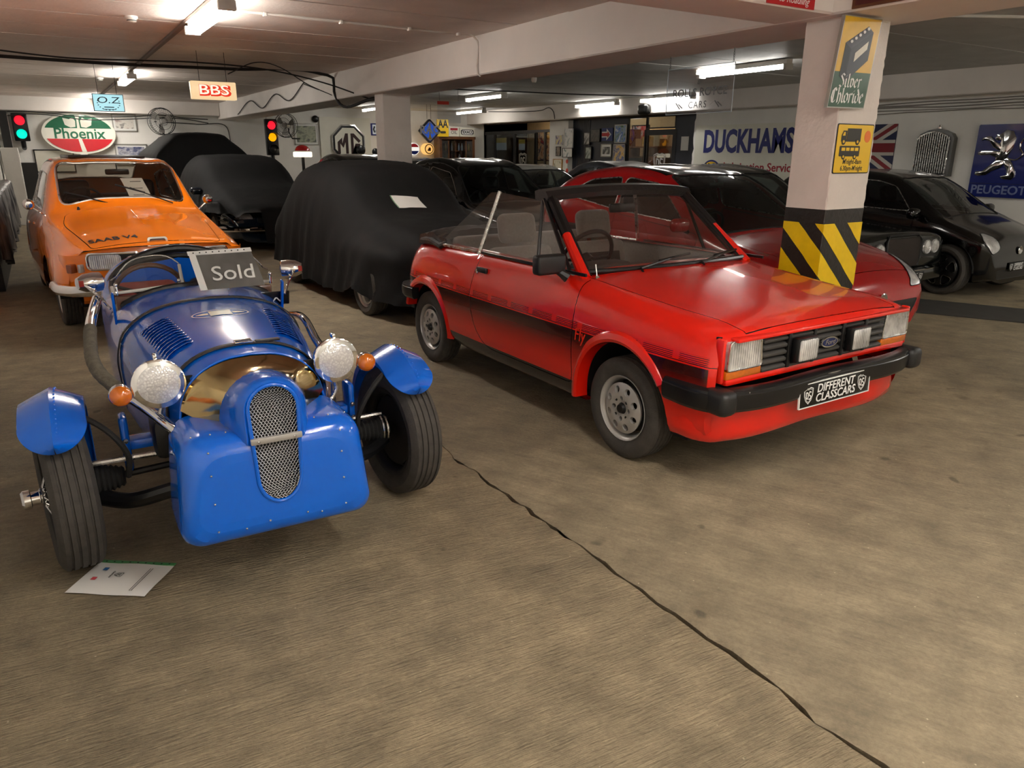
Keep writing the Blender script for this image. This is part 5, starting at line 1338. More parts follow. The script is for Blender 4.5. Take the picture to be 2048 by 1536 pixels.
# black luxury saloon with upright mesh grille
gencar('luxury_saloon', 'black luxury saloon with upright mesh grille and twin round lamps', (7.41, 4.35, 0), dict(paint=greenblack, mirrors=(), w=.80, roofw=.60, sill=.20, waist=.55,
    top=[(0, .50), (-.015, .70), (-.05, .738), (-.3, .768), (-1.0, .82), (-1.45, .86), (-1.6, .92), (-2.05, 1.22), (-2.3, 1.315), (-3.0, 1.375), (-3.6, 1.31), (-4.1, 1.0), (-4.3, .90), (-4.8, .84), (-4.95, .60)],
    belt=[(0, .66), (-.3, .72), (-1.45, .82), (-3.5, .87), (-4.95, .80)],
    hw=[(0, .70), (-.015, .74), (-.08, .77), (-.5, .79), (-2.5, .80), (-4.2, .78), (-4.85, .72), (-4.95, .6)],
    wheel=dict(r=.30, x=(-.80, -3.75)), screen=(-1.50, .68, -2.18, .53), glass='tint_glass',
    side=[[(-1.85, .865), (-2.25, 1.20), (-2.85, 1.26), (-2.85, .885)], [(-2.92, .885), (-2.92, 1.26), (-3.4, 1.22), (-3.75, .92)]], trim='chrome',
    front=[('grille', rpoly([(-.27, .40), (.27, .40), (.29, .69), (-.29, .69)], .04), 'wire_grille', .012)] + sym_front('lamp_panel', rpoly([(.33, .48), (.66, .48), (.66, .67), (.33, .67)], .03), 'satin_black', -.002)))
LS = bpy.data.objects['luxury_saloon']
for s in (1, -1):
    for y in (.415, .575):
        h = MB().lathe([(.074, -.01), (.076, .01), (.068, .022), (.066, .014), (0, .026)], (-.005 - .012 * (y > .5), s * y, .578), (1, 0, 0), 24).build('headlamp', M['lens'], LS)
P = []
for (x, y) in ((-.25, -.81), (-.08, -.78), (.05, -.66), (.09, -.3), (.10, 0), (.09, .3), (.05, .66), (-.08, .78), (-.25, .81)):
    P.append([(x - .06, y * .97, .23), (x, y, .25), (x + .01, y, .31), (x, y, .365), (x - .06, y * .97, .38)])
MB().grid(P).build('bumper', greenblack, LS); MB().tube([tuple(Vector(q[3]) + Vector((.004, 0, .0))) for q in P], .006, 6).build('bumper_trim', M['chrome'], LS)
plate(LS, frame_mt((.115, .0, .302), (0, 1, 0), (0, 0, 1)), .47, .098, False)
MB().tube([(.0, .285, .40), (.0, .30, .66), (-.02, .25, .715), (-.02, -.25, .715), (.0, -.30, .66), (.0, -.285, .40)], .014, 8).build('grille_frame', M['satin_black'], LS)

# black city car by the wall
gencar('city_car', 'short black city car with black five-spoke wheels beside the radiator on the wall', (9.12, 4.03, 0), dict(paint=blackp, w=.715, roofw=.53, sill=.17, waist=.56,
    top=[(0, .40), (-.02, .58), (-.08, .66), (-.25, .745), (-.5, .83), (-.62, .90), (-1.10, 1.20), (-1.35, 1.285), (-1.9, 1.33), (-2.6, 1.30), (-2.9, 1.18), (-3.05, .80), (-3.08, .6)],
    belt=[(0, .60), (-.25, .70), (-.55, .80), (-1.2, .86), (-2.0, .90), (-3.08, .92)],
    hw=[(0, .48), (-.02, .58), (-.10, .645), (-.3, .69), (-.7, .715), (-2.4, .715), (-2.9, .66), (-3.08, .52)],
    wheel=dict(r=.275, x=(-.46, -2.62), k=.72, m='satin_black'), screen=(-.56, .58, -1.22, .48), glass='dark_glass', sglass='tint_glass',
    side=[[(-.93, .885), (-1.20, 1.15), (-1.42, 1.205), (-1.95, 1.235), (-1.95, .91)], [(-2.02, .91), (-2.02, 1.235), (-2.5, 1.21), (-2.75, .93)]], doors=[[(-.86, .82), (-.88, .28), (-1.98, .28), (-1.98, .87)]], trim='steel', mirror=blackp,
    front=sym_front('headlamp', rpoly([(.40, .52), (.56, .47), (.64, .62), (.52, .70), (.42, .66)], .06), 'lens') + [('lower_grille', rpoly([(-.40, .20), (.40, .20), (.43, .30), (-.43, .30)], .03), 'satin_black', -.003)]))
CC = bpy.data.objects['city_car']
MB().lathe([(.042, 0), (.046, .005), (.040, .01), (.032, .005)], (.0, 0, .50), (1, 0, 0), 20).build('badge', M['chrome'], CC)
plate(CC, frame_mt((.012, .0, .325), (0, 1, 0), (0, 0, 1)), .40, .095, False)
for s in (1, -1):
    MB().rbox((-.05, s * .52, .415), (.02, .09, .028), .008, rot=Matrix.Rotation(-s * .7, 3, 'Z')).build('fog_lamp', M['lens'], CC)
    MB().tube([(-.07, s * .545, .39), (-.06, s * .53, .32), (-.07, s * .52, .24)], .009, 6).build('bumper_blade', M['steel'], CC)
bpy.context.view_layer.update()
for w_ in [o for o in CC.children if o.name.startswith('wheel')]:
    if w_.name.startswith('wheel_'): continue
    mb = MB()
    for i in range(5):
        a = 2 * math.pi * i / 5 + math.pi / 2; R_ = .275 * .72; pts = []
        for (q, rr_) in ((-0.22, .36), (.22, .36), (.42, .80), (.22, .87), (-.22, .87), (-.42, .80)): pts.append((R_ * rr_ * math.cos(a + q), R_ * rr_ * math.sin(a + q)))
        mb.tube([(p[0], .095 * .45 + .045, p[1]) for p in rpoly(pts, .02, 3)], .0035, 5, closed=True)
    mb.build('spoke_edges', M['steel'], w_)

# black saloon in the middle
gencar('sports_saloon', 'black modern saloon parked between the covered car and the red hatchback', (5.78, 7.95, 0), dict(paint=blackp, w=.82, roofw=.585, sill=.2, waist=.60,
    top=[(0, .42), (-.02, .56), (-.08, .62), (-.4, .71), (-1.0, .80), (-1.30, .845), (-1.42, .90), (-1.95, 1.265), (-2.2, 1.36), (-2.75, 1.425), (-3.4, 1.38), (-4.0, 1.08), (-4.3, .98), (-4.6, .92), (-4.7, .6)],
    belt=[(0, .58), (-.4, .68), (-1.3, .82), (-2.5, .90), (-3.8, .96), (-4.7, .90)],
    hw=[(0, .56), (-.02, .66), (-.12, .74), (-.4, .79), (-1, .815), (-3.6, .82), (-4.4, .77), (-4.7, .62)],
    wheel=dict(r=.31, x=(-.82, -3.65)), screen=(-1.33, .70, -2.08, .53), glass='tint_glass', rear=(-3.50, .50, -3.98, .56), trim='chrome',
    side=[[(-1.68, .885), (-2.12, 1.225), (-2.72, 1.30), (-2.72, .925)], [(-2.79, .93), (-2.79, 1.30), (-3.3, 1.25), (-3.75, 1.0)]],
    bonnet=[(-.12, .52), (-.12, -.52), (-1.26, -.74), (-1.26, .74)],
    front=sym_front('headlamp', rpoly([(.36, .52), (.62, .52), (.74, .60), (.40, .60)], .02), 'lens') + [('grille', rpoly([(-.30, .46), (.30, .46), (.30, .57), (-.30, .57)], .03), 'satin_black', -.004)]))

# grey-white car, dark soft-top and black car further back: same skin recipe
silver = paint('pale_paint', rgb(205, 206, 203), .25); navy = paint('navy_paint', rgb(20, 26, 44), .15); steelblue = paint('steel_blue_paint', rgb(66, 96, 124), .2)
def backcar(name, label, pose, pm, w=.80, h=1.31, roof=None, L=3.9, kind='five'):
    k = h / 1.40
    D = dict(paint=pm, w=w, roofw=w * .68, sill=.2, waist=.60 * k, top=[(0, .40 * k), (-.02, .55 * k), (-.08, .63 * k), (-.4, .73 * k), (-1.05, .86 * k), (-1.2, .93 * k), (-1.7, 1.24 * k), (-2.0, 1.34 * k), (-2.5, 1.40 * k), (-3.0, 1.35 * k), (-3.45, 1.15 * k), (-3.75, .96 * k), (-L, .6 * k)],
        belt=[(0, .58 * k), (-.4, .68 * k), (-1.1, .84 * k), (-2.5, .92 * k), (-L, .92 * k)], hw=[(0, w * .64), (-.02, w * .78), (-.12, w * .88), (-.4, w * .95), (-1, w), (-3.2, w), (-3.7, w * .9), (-L, w * .7)],
        wheel=dict(r=.30, x=(-.75, -3.05), kind=kind), screen=(-1.09, w * .82, -1.87, w * .62), glass='tint_glass',
        side=[[(-1.45, .92 * k), (-1.88, 1.215 * k), (-2.35, 1.28 * k), (-2.35, .945 * k)], [(-2.42, .95 * k), (-2.42, 1.28 * k), (-2.85, 1.23 * k), (-3.25, .98 * k)]],
        front=sym_front('headlamp', rpoly([(w * .42, .52 * k), (w * .72, .52 * k), (w * .80, .62 * k), (w * .46, .60 * k)], .02), 'lens') + [('grille', rpoly([(-.28, .45 * k), (.28, .45 * k), (.28, .55 * k), (-.28, .55 * k)], .03), 'satin_black', -.004)])
    if roof: D['roof'] = ([(-1.85, w * .66), (-1.85, -w * .66), (-3.5, -w * .6), (-3.5, w * .6)], roof)
    return gencar(name, label, pose, D)
backcar('estate_car', 'pale silver car seen past the black saloon screen', (7.80, 9.75, 0), silver, .80, 1.31)
backcar('soft_top_car', 'dark car with ribbed black fabric roof near the office windows', (9.95, 9.6, 0), navy, .80, 1.36, M['vinyl'])
backcar('coupe_car', 'black coupe behind the covered cars with a red lamp glowing on its roof edge', (5.80, 13.3, 0), blackp, .84, 1.47)
backcar('compact_car', 'steel blue compact car tucked behind the plain pillar', (7.62, 14.6, 0), steelblue, .78, 1.40)
# ================================================================ cars under black covers
mat('cover_black', rgb(24, 24, 24), .8, var=.12, scale=5, bump=.08, bscale=400, spec=.25)
mat('cover_grey', rgb(44, 44, 45), .7, var=.10, scale=5, sheen=.35)
def cover(name, label, pose, prof, hw, roofw, hem, folds, seed, m='cover_black', side_low=None, flare=.06, step=.055, belt=.62):
    """cloth over a car: stations along the length, draped down to a wavy hem with vertical folds"""
    rnd = random.Random(seed); T = thing(name, label, 'car cover' if name == 'car_cover' else 'covered car', (pose[0], pose[1], 0), math.radians(pose[2] - 90))
    x0, x1 = prof[0][0], prof[-1][0]; n = int((x0 - x1) / step); rows = []
    ph = [rnd.uniform(0, 6.28) for _ in range(8)]
    f = lambda pts, x: float(pchip([-p[0] for p in pts], np.array([[p[1]] for p in pts], float), np.array([-x]))[0, 0])
    def pleat(s):   # s along the hem in metres
        return (math.sin(s * 21 + ph[0] + 1.5 * math.sin(s * 5 + ph[1])) * .5 + math.sin(s * 47 + ph[2]) * .3 + math.sin(s * 9 + ph[3]) * .5)
    for i in range(n + 1):
        x = x0 + (x1 - x0) * i / n; zt = f(prof, x); w = f(hw, x); rw = min(w * .98, f(roofw, x)); half = {}
        for s in (1, -1):
            hh = hem[s] if isinstance(hem, dict) else hem; hz = f(hh, x) if isinstance(hh, list) else hh
            K = [(0, zt), (rw * .5, zt - .012), (rw * .9, zt - .05), (rw, zt - .10)]
            zb = max(hz + .15, min(zt - .16, belt)); K += [(w * .99, zb)]
            K += [(w, (zb + hz) / 2), (w + flare * .4, hz)]
            P = resample(np.array([[(0, a, b) for (a, b) in K]]), .05, (), spl, axis=1, mn=2)[0]
            # equal count per row
            t = np.linspace(0, len(P) - 1, 30); Q = np.stack([np.interp(t, range(len(P)), P[:, k]) for k in (1, 2)], 1)
            row = []
            for (y, z) in Q:
                d = max(0, min(1, (zt - .15 - z) / max(.25, zt - hz - .15))); a = folds * d ** 1.3
                row.append((x, s * (y + a * pleat(x + .3 * d) + rnd.uniform(-.002, .002)), z + (rnd.uniform(-.004, .004) if d < .02 else 0) + (.02 * math.sin(x * 11 + ph[4]) if d > .97 else 0)))
            half[s] = row
        rows.append(half[-1][::-1][:-1] + half[1])
    # front and rear skirts
    def skirt(row, sg):
        out = []
        N = len(row); lo, hi = (row[0][2], row[-1][2])
        def hemz(j): return (lo if j < N * .38 else hi) if abs(lo - hi) > .15 else min(lo, hi)
        for k in range(1, 7):
            q = k / 6; r = []
            for j, p in enumerate(row):
                u = p[1]; hz = min(p[2], hemz(j)); zz = p[2] + (hz - p[2]) * q ** 1.2
                drop = (p[2] - zz); r.append((p[0] + sg * (.05 * math.sin(q * 1.57) + flare * q + folds * .8 * q * pleat(u * 1.1 + 2) * min(1, drop / .2)), u * (1 + .0 * q), zz))
            out.append(r)
        return out
    rows = skirt(rows[0], 1)[::-1] + rows + skirt(rows[-1], -1)
    return T, MB().grid(rows).build('cloth', M[m], T, ang=70, merge=0)
A, _A = cover('covered_car', 'small car wrapped in a black fitted cover with a white sheet on its bonnet', (3.26, 6.02, 1.5),
    [(0, .60), (-.10, .76), (-.45, .86), (-.95, .93), (-1.15, 1.00), (-1.6, 1.30), (-1.9, 1.385), (-2.4, 1.42), (-2.9, 1.36), (-3.4, 1.12), (-3.75, .92), (-3.95, .70)],
    [(0, .58), (-.2, .72), (-.6, .80), (-3.2, .82), (-3.95, .62)], [(0, .45), (-.9, .60), (-1.7, .60), (-2.8, .60), (-3.4, .52), (-3.95, .42)],
    [(0, .20), (-.3, .17), (-.75, .24), (-1.4, .14), (-2.6, .17), (-3.3, .22), (-3.95, .30)], .030, 5)
for (x, s) in ((-.68, -1), (-.68, 1), (-2.9, -1), (-2.9, 1)): wheel(A, (x, s * .70, .285), .285, .20, .17, 'five', s, 'alloy')
MB().box((-1.8, 0, .22), (3.2, 1.2, .05)).build('underbody', M['matt_black'], A, flat=True)
# second covered car: the nose shows where the cover is pulled up
B = backcar('classic_car', 'dark blue classic car half hidden under a rumpled black cover', (3.05, 12.0, 1.0), paint('classic_blue_paint', rgb(20, 32, 46), .12), .80, 1.36, None, 3.9, 'steel')
MB().tube(smooth_path([(-.5, -.82, .36), (-.15, -.78, .36), (.03, -.55, .36), (.06, 0, .36), (.03, .55, .36), (-.15, .78, .36), (-.5, .82, .36)], .08), .045, 10).build('chrome_bumper', M['chrome'], B)
for z in (.47, .53, .59): MB().tube([(-.35, -.80, z + .02), (-.12, -.72, z), (-.01, -.55, z - .01)], .010, 6).build('chrome_side_trim', M['chrome'], B)
C1, _ = cover('car_cover', 'rumpled black cover thrown over the dark blue classic car', (3.05, 12.0, 1.0),
    [(.06, .66), (-.05, .72), (-.3, .80), (-.7, .92), (-1.2, 1.06), (-1.7, 1.36), (-2.0, 1.44), (-2.6, 1.46), (-3.2, 1.36), (-3.6, 1.14), (-3.9, .9), (-4.05, .7)],
    [(.06, .86), (-.3, .90), (-3.4, .90), (-4.05, .8)], [(.06, .60), (-1, .68), (-3, .66), (-4.05, .5)], {1: [(.06, .16), (-2, .12), (-4.05, .2)], -1: [(.06, .62), (-.5, .60), (-.85, .30), (-1.1, .14), (-2, .12), (-4.05, .2)]}, .028, 11, flare=.10)
C2, _ = cover('covered_van', 'high-backed vehicle wrapped in a tall black cover by the wall fan', (2.98, 17.0, 1.0),
    [(0, 1.50), (-.08, 1.78), (-.2, 1.86), (-.6, 1.89), (-1.6, 1.88), (-2.2, 1.86), (-2.9, 1.70), (-3.1, 1.5)],
    [(0, .88), (-.4, .92), (-2.6, .92), (-3.1, .84)], [(0, .50), (-.3, .56), (-2.4, .56), (-3.1, .5)], .012, .022, 17, flare=.08, belt=1.45)
# sheet of paper lying on the first cover's bonnet: settle it on the cloth
bpy.context.view_layer.update()
def drop(o, x, y):
    hit, loc, nrm, _ = o.ray_cast(Vector((x, y, 5)), Vector((0, 0, -1))); return (loc, nrm) if hit else (Vector((x, y, .9)), Vector((0, 0, 1)))
pz = thing('price_sheet', 'white price sheet lying on the black car cover', 'paper', tuple(A.location), A.rotation_euler.z)
P = [[drop(_A, -1.06 - .21 * i / 4 + .03 * j / 5, -.20 + .30 * j / 5)[0] + Vector((0, 0, .010)) for j in range(6)] for i in range(5)]
MB().grid(P).build('sheet', M['paper'], pz)
MB().grid([[p + Vector((0, 0, .002)) for p in r[:2]] for r in [[q, q.lerp(r2, .14)] for q, r2 in [(P[i][0], P[i][1]) for i in range(5)]]]).build('green_edge', mat('strip_green', rgb(70, 150, 84), .4), pz)
# ================================================================ office front, far right
XO = 12.0
mat('navy_panel', rgb(36, 40, 52), .45, var=.1); mat('black_frame', rgb(20, 20, 23), .4); mat('oak', rgb(150, 92, 42), .45, var=.25, scale=9); mat('dark_wood', rgb(92, 54, 26), .4, var=.25, scale=9)
mat('gold_frame', rgb(170, 120, 40), .35, .6, var=.15); mat('silver_frame', rgb(170, 168, 160), .35, .6)
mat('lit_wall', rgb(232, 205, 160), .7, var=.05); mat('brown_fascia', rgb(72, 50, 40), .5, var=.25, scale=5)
glass('shop_glass', (.62, .66, .70), 1.5)
def picmat(name, cols, scale=6, stretch=(1, 1, 1), seed=0):
    """a printed picture: blurred patches of the given colours"""
    if name in M: return M[name]
    m = bpy.data.materials.new(name); m.use_nodes = True; n = m.node_tree.nodes; l = m.node_tree.links; b = n['Principled BSDF']; b.inputs['Roughness'].default_value = .35
    tc = n.new('ShaderNodeTexCoord'); mp = n.new('ShaderNodeMapping'); mp.inputs['Scale'].default_value = stretch; mp.inputs['Location'].default_value = (seed, seed * .7, seed * .3); l.new(tc.outputs['Object'], mp.inputs[0])
    z = n.new('ShaderNodeTexNoise'); z.inputs['Scale'].default_value = scale; z.inputs['Detail'].default_value = 3; l.new(mp.outputs[0], z.inputs['Vector'])
    r = n.new('ShaderNodeValToRGB'); l.new(z.outputs['Fac'], r.inputs[0]); k = len(cols)
    while len(r.color_ramp.elements) < k: r.color_ramp.elements.new(.5)
    for i, c in enumerate(cols): e = r.color_ramp.elements[i]; e.position = .32 + .36 * i / max(1, k - 1); e.color = (*rgb(*c), 1)
    l.new(r.outputs[0], b.inputs['Base Color']); M[name] = m; return m
def rect_right(x0, y0, x1, y1, X):
    """Y and z range of a pixel rectangle on a plane of constant X (facing the room)"""
    a, b = px_on(x0, (y0 + y1) / 2, 0, X), px_on(x1, (y0 + y1) / 2, 0, X); xm = (x0 + x1) / 2
    return a.y, b.y, px_on(xm, y1, 0, X).z, px_on(xm, y0, 0, X).z
def rect_back(x0, y0, x1, y1, Y):
    a, b = px_on(x0, (y0 + y1) / 2, 1, Y), px_on(x1, (y0 + y1) / 2, 1, Y); xm = (x0 + x1) / 2
    return a.x, b.x, px_on(xm, y1, 1, Y).z, px_on(xm, y0, 1, Y).z
class Face:
    """drawing surface on a wall: u to the reader's right, v up, w out of the wall"""
    def __init__(s, o, u, v=(0, 0, 1)): s.o = Vector(o); s.u = Vector(u).normalized(); s.v = Vector(v).normalized(); s.w = s.u.cross(s.v)
    def p(s, a, b, c=0): return s.o + s.u * a + s.v * b + s.w * c
    def mt(s, a=0, b=0, c=0): return frame_mt(s.p(a, b, c), s.u, s.v)
    def plate(s, name, poly, c, th, m, parent): return MB().prism(poly, s.p(0, 0, c), s.u, s.v, th).build(name, M[m] if isinstance(m, str) else m, parent, flat=True)
    def rect(s, name, a0, b0, a1, b1, c, th, m, parent): return s.plate(name, [(a0, b0), (a1, b0), (a1, b1), (a0, b1)], c, th, m, parent)
    def text(s, t, a, b, c, size, m, parent, **k): return text(t, size, M[m] if isinstance(m, str) else m, parent, s.mt(a, b, c), **k)
def right_face(rc, X): y0, y1, z0, z1 = rc; return Face((X, (y0 + y1) / 2, (z0 + z1) / 2), (0, -1, 0)), abs(y0 - y1), abs(z1 - z0)
def back_face(rc, Y): x0, x1, z0, z1 = rc; return Face(((x0 + x1) / 2, Y, (z0 + z1) / 2), (1, 0, 0)), abs(x1 - x0), abs(z1 - z0)
def framed(name, label, face, w, h, pic, fr='black_frame', mount=None, group=None, fw=.025, cat='picture'):
    t = thing(name, label, cat, tuple(face.o), 0, group); F = Face((0, 0, 0), face.u, face.v)
    F.rect('backing', -w / 2, -h / 2, w / 2, h / 2, 0.001, .012, fr, t)
    if mount: F.rect('mount', -w / 2 + fw, -h / 2 + fw, w / 2 - fw, h / 2 - fw, .0135, .002, mount, t)
    k = fw * (2.6 if mount else 1); F.rect('print', -w / 2 + k, -h / 2 + k, w / 2 - k, h / 2 - k, .016, .002, pic, t)
    mb = MB()
    for (a0, b0, a1, b1) in ((-w / 2, -h / 2, w / 2, -h / 2 + fw), (-w / 2, h / 2 - fw, w / 2, h / 2), (-w / 2, -h / 2, -w / 2 + fw, h / 2), (w / 2 - fw, -h / 2, w / 2, h / 2)): mb.prism([(a0, b0), (a1, b0), (a1, b1), (a0, b1)], F.p(0, 0, .012), F.u, F.v, .014)
    mb.build('frame', M[fr], t, flat=True, merge=0); return t
def office():
    o = MB().box((XO + 1.6, 16.3, CEIL / 2), (.1, 9.6, CEIL)).build('wall_office_rear', M['lit_wall'], flat=True); struct(o)
    o = MB().box((XO + .8, 11.72, CEIL / 2), (1.6, .1, CEIL)).build('wall_office_side', M['navy_panel'], flat=True); struct(o)
    o = MB().box((XO + .05, 16.3, 2.5), (.1, 9.4, .36)).build('trim_5', M['brown_fascia'], flat=True); struct(o); setp(o, 'dark fascia board over the office front', 'fascia')
    def Y(px): return px_on(px, 290, 0, XO).y
    def seg(name, p0, p1, z0, z1, m, dx=0, th=.05): a, b = Y(p0), Y(p1); return MB().box((XO + dx, (a + b) / 2, (z0 + z1) / 2), (th, abs(a - b), z1 - z0)).build(name, M[m], flat=True)
    # white pier with notices
    o = seg('wall_office_pier', 1110, 1147, 0, 2.32, 'wall_white', -.06, .24); struct(o)
    # panelled navy wall
    o = seg('wall_office_panel', 1147, 1256, 0, 2.32, 'navy_panel'); struct(o)
    n = 14; a, b = Y(1150), Y(1182)
    for i in range(n):
        y = a + (b - a) * (i + .5) / n; q = MB().box((XO - .032, y, 1.15), (.014, abs(a - b) / n - .012, 2.3)).build('plank', M['navy_panel'], o, flat=True)
    o = seg('wall_office_end', 1350, 1392, 0, 2.32, 'navy_panel'); struct(o)
    # wooden-framed glazed door with the shield, and the shop windows
    def glazed(name, label, p0, p1, z0, z1, panes, kind, fr='black_frame', fw=.07, glassm='shop_glass'):
        a, b = Y(p0), Y(p1); t = thing(name, label, kind, (XO, (a + b) / 2, 0)); t['kind'] = 'structure'; w = abs(a - b)
        F = Face((0, 0, 0), (0, -1, 0))
        for i in range(panes):
            u0 = -w / 2 + w * i / panes; u1 = -w / 2 + w * (i + 1) / panes
            F.rect('pane', u0 + fw * .6, z0 + fw, u1 - fw * .6, z1 - fw, 0, .006, glassm, t)
        for i in range(panes + 1):
            u = -w / 2 + w * i / panes; F.rect('frame_post', u - fw / 2, z0, u + fw / 2, z1, -.02, .05, fr, t)
        F.rect('frame_rail', -w / 2, z1 - fw, w / 2, z1, -.021, .052, fr, t); F.rect('frame_rail', -w / 2, z0, w / 2, z0 + fw, -.021, .052, fr, t)
        return t, F, w
    d, F, w = glazed('door_1', 'black framed glass office door with a white shield on it', 1293, 1350, 0.0, 2.02, 1, 'door', fw=.12)
    shield(d, F.mt(0.0, 1.30, .01), .48, 'print_white')
    t, F2, w2 = glazed('window_1', 'narrow glass light above the office door', 1293, 1350, 2.04, 2.32, 1, 'window', fw=.03)
    t, F3, w3 = glazed('window_2', 'glazed opening beside the office door', 1256, 1293, 0.0, 2.32, 1, 'window', fw=.04)
    t, F4, w4 = glazed('window_3', 'dark framed shop window of four lights beside the pier', 955, 1072, 0.0, 2.12, 3, 'window', fw=.09, glassm='shop_glass')
    shield(t, F4.mt(w4 * .30, 1.28, .01), .5, 'silver_frame')
    text('Different', .22, M['silver_frame'], t, F4.mt(-w4 * .05, 1.22, .01), ext=.0008, shear=.3)
    t, F5, w5 = glazed('window_4', 'narrow shop window by the framed notices', 1072, 1110, 0.0, 2.12, 2, 'window', fw=.07)
    # things seen inside
    def inside(name, label, cat, rc, X, m, th=.03, group=None):
        f, w, h = right_face(rect_right(*rc, X), X); o = MB().box(tuple(f.o), (th, w, h)).build(name, M[m] if isinstance(m, str) else m, flat=True); setp(o, label, cat, group); return o
    XI = XO + 1.52
    for k, (rc, nm) in enumerate((((992, 276, 1013, 286), 'yellow'), ((1038, 279, 1050, 288), 'yellow2'))):
        pass
    shelf = thing('storage_shelf', 'wooden shelf stacked with boxes inside the office door', 'shelf', (XO + 1.3, px_on(1322, 290, 0, XO + 1.3).y, 0)); 
    MB().box((0, 0, 1.66), (.35, 2.0, .03)).build('shelf_board', M['oak'], shelf, flat=True); MB().box((0, 0, 1.20), (.35, 2.0, .03)).build('shelf_board', M['oak'], shelf, flat=True)
    for s in (-1, 1): MB().box((0, s * .99, 1.05), (.35, .03, 2.1)).build('upright', M['oak'], shelf, flat=True)
    rnd = random.Random(9); bx = [mat('box_%d' % i, rgb(*c), .7, var=.1) for i, c in enumerate(((222, 170, 80), (236, 196, 120), (200, 150, 90), (180, 120, 60), (230, 210, 170)))]
    y = -.92; k = 0; places = ('next to the upright', 'second along', 'third along', 'fourth along', 'fifth along', 'sixth along', 'seventh along', 'eighth along')
    while y < .75 and k < 8:
        wd = rnd.uniform(.16, .26); h = rnd.uniform(.16, .34)
        o = MB().rbox((shelf.location.x, shelf.location.y + y + wd / 2, 1.677 + h / 2), (.26, wd, h), .004, 1).build('storage_box', bx[k % 5], flat=True); setp(o, 'cardboard storage box on the office shelf, ' + places[k], 'box', 'boxes on the office shelf'); y += wd + .015; k += 1
    cab = thing('display_cabinet', 'small oak cabinet behind the glass beside the office door', 'cabinet', (XO + .45, px_on(1278, 320, 0, XO + .45).y, 0))
    MB().box((0, 0, .72), (.4, .8, 1.44)).build('carcass', M['oak'], cab, flat=True); MB().box((-.205, 0, .8), (.012, .66, 1.2)).build('cabinet_door', M['satin_black'], cab, flat=True)
    framed('poster', 'red poster of an old racing badge by the office door', *right_face(rect_right(1265, 250, 1299, 281, XO + 1.548), XO + 1.548), picmat('pic_red', ((200, 40, 44), (214, 60, 60), (230, 220, 214), (40, 60, 110)), 7), 'black_frame')
    # frames on the navy panel
    Xp = XO - .045
    items = [((1168, 264, 1181, 290), 'tall black and white print high on the navy panel', ((30, 30, 32), (200, 200, 196), (60, 60, 60)), 'black_frame', None), ((1171, 293, 1184, 319), 'tall pale green print low on the navy panel', ((60, 70, 64), (196, 206, 196), (110, 120, 110)), 'black_frame', None),
             ((1181, 258, 1201, 284), 'dark crest poster between the arrow flag and the tall print', ((24, 24, 26), (70, 66, 60), (40, 38, 36)), 'black_frame', None),
             ((1230, 249, 1254, 286), 'framed sky and field photograph', ((70, 110, 60), (150, 170, 190), (60, 110, 190), (230, 236, 240)), 'silver_frame', None), ((1203, 288, 1224, 314), 'white-mounted black and white photograph', ((30, 30, 30), (120, 120, 118), (210, 210, 206)), 'silver_frame', 'print_white'),
             ((1227, 288, 1251, 324), 'framed yellow street photograph below the sky picture', ((214, 170, 60), (230, 200, 150), (70, 90, 150), (180, 170, 160)), 'silver_frame', None)]
    for k, (rc, lb, cs, fr, mo) in enumerate(items):
        f, w, h = right_face(rect_right(*rc, Xp), Xp); framed('wall_picture', lb, f, w, h, picmat('pic_n%d' % k, cs, 5 + k), fr, mo, 'pictures on the navy panel')
    # union jack arrow
    f, w, h = right_face(rect_right(1204, 256, 1226, 282, Xp), Xp); t = thing('arrow_flag', 'union jack sign cut by a red arrow on the navy panel', 'sign', tuple(f.o)); F = Face((0, 0, 0), f.u)
    F.rect('board', -w / 2, -h / 2, w / 2, h / 2, 0, .01, mat('flag_blue', rgb(34, 48, 110), .5), t)
    F.plate('arrow_edge', [(-w * .48, -h * .22), (-w * .05, -h * .22), (-w * .05, -h * .45), (w * .38, 0), (-w * .05, h * .45), (-w * .05, h * .22), (-w * .48, h * .22)], .0105, .002, 'print_white', t)
    F.plate('arrow', [(-w * .48, -h * .13), (0.02, -h * .13), (0.02, -h * .26), (w * .27, 0), (0.02, h * .26), (0.02, h * .13), (-w * .48, h * .13)], .013, .002, mat('flag_red', rgb(190, 36, 40), .5), t)
    # notices on the pier
    Xn = XO - .181
    for k, (rc, lb, cs, fr, mo) in enumerate([((1130, 257, 1147, 296), 'tall white notice with small drawings on the white pier', ((240, 240, 238), (244, 244, 242), (180, 190, 190)), 'print_white', None), ((1126, 296, 1146, 315), 'black framed certificate on the white pier', ((238, 238, 236), (246, 246, 244), (120, 150, 150)), 'black_frame', None),
            ((1112, 270, 1126, 290), 'small yellow and blue poster on the white pier', ((226, 214, 100), (190, 180, 190), (60, 60, 120)), 'print_white', None), ((1113, 293, 1122, 312), 'small dark framed photo on the white pier', ((60, 50, 46), (150, 140, 134), (90, 80, 70)), 'black_frame', None),
            ((1107, 318, 1125, 357), 'gold framed document low on the white pier', ((226, 220, 196), (236, 232, 214), (150, 146, 110)), 'gold_frame', None)]):
        f, w, h = right_face(rect_right(*rc, Xn), Xn); framed('notice', lb, f, w, h, picmat('pic_p%d' % k, cs, 12), fr, mo, 'notices on the white pier', fw=.015)
    for k, yy in enumerate((323, 341)):
        c = px_on(1134, yy, 0, Xn); o = MB().lathe([(0, .004), (.05, .004), (.055, 0)], tuple(c), (-1, 0, 0), 16).build('round_sticker', mat('sticker_red', rgb(214, 70, 50), .5)); setp(o, ('upper' if k == 0 else 'lower') + ' round red sticker on the white pier', 'sticker')
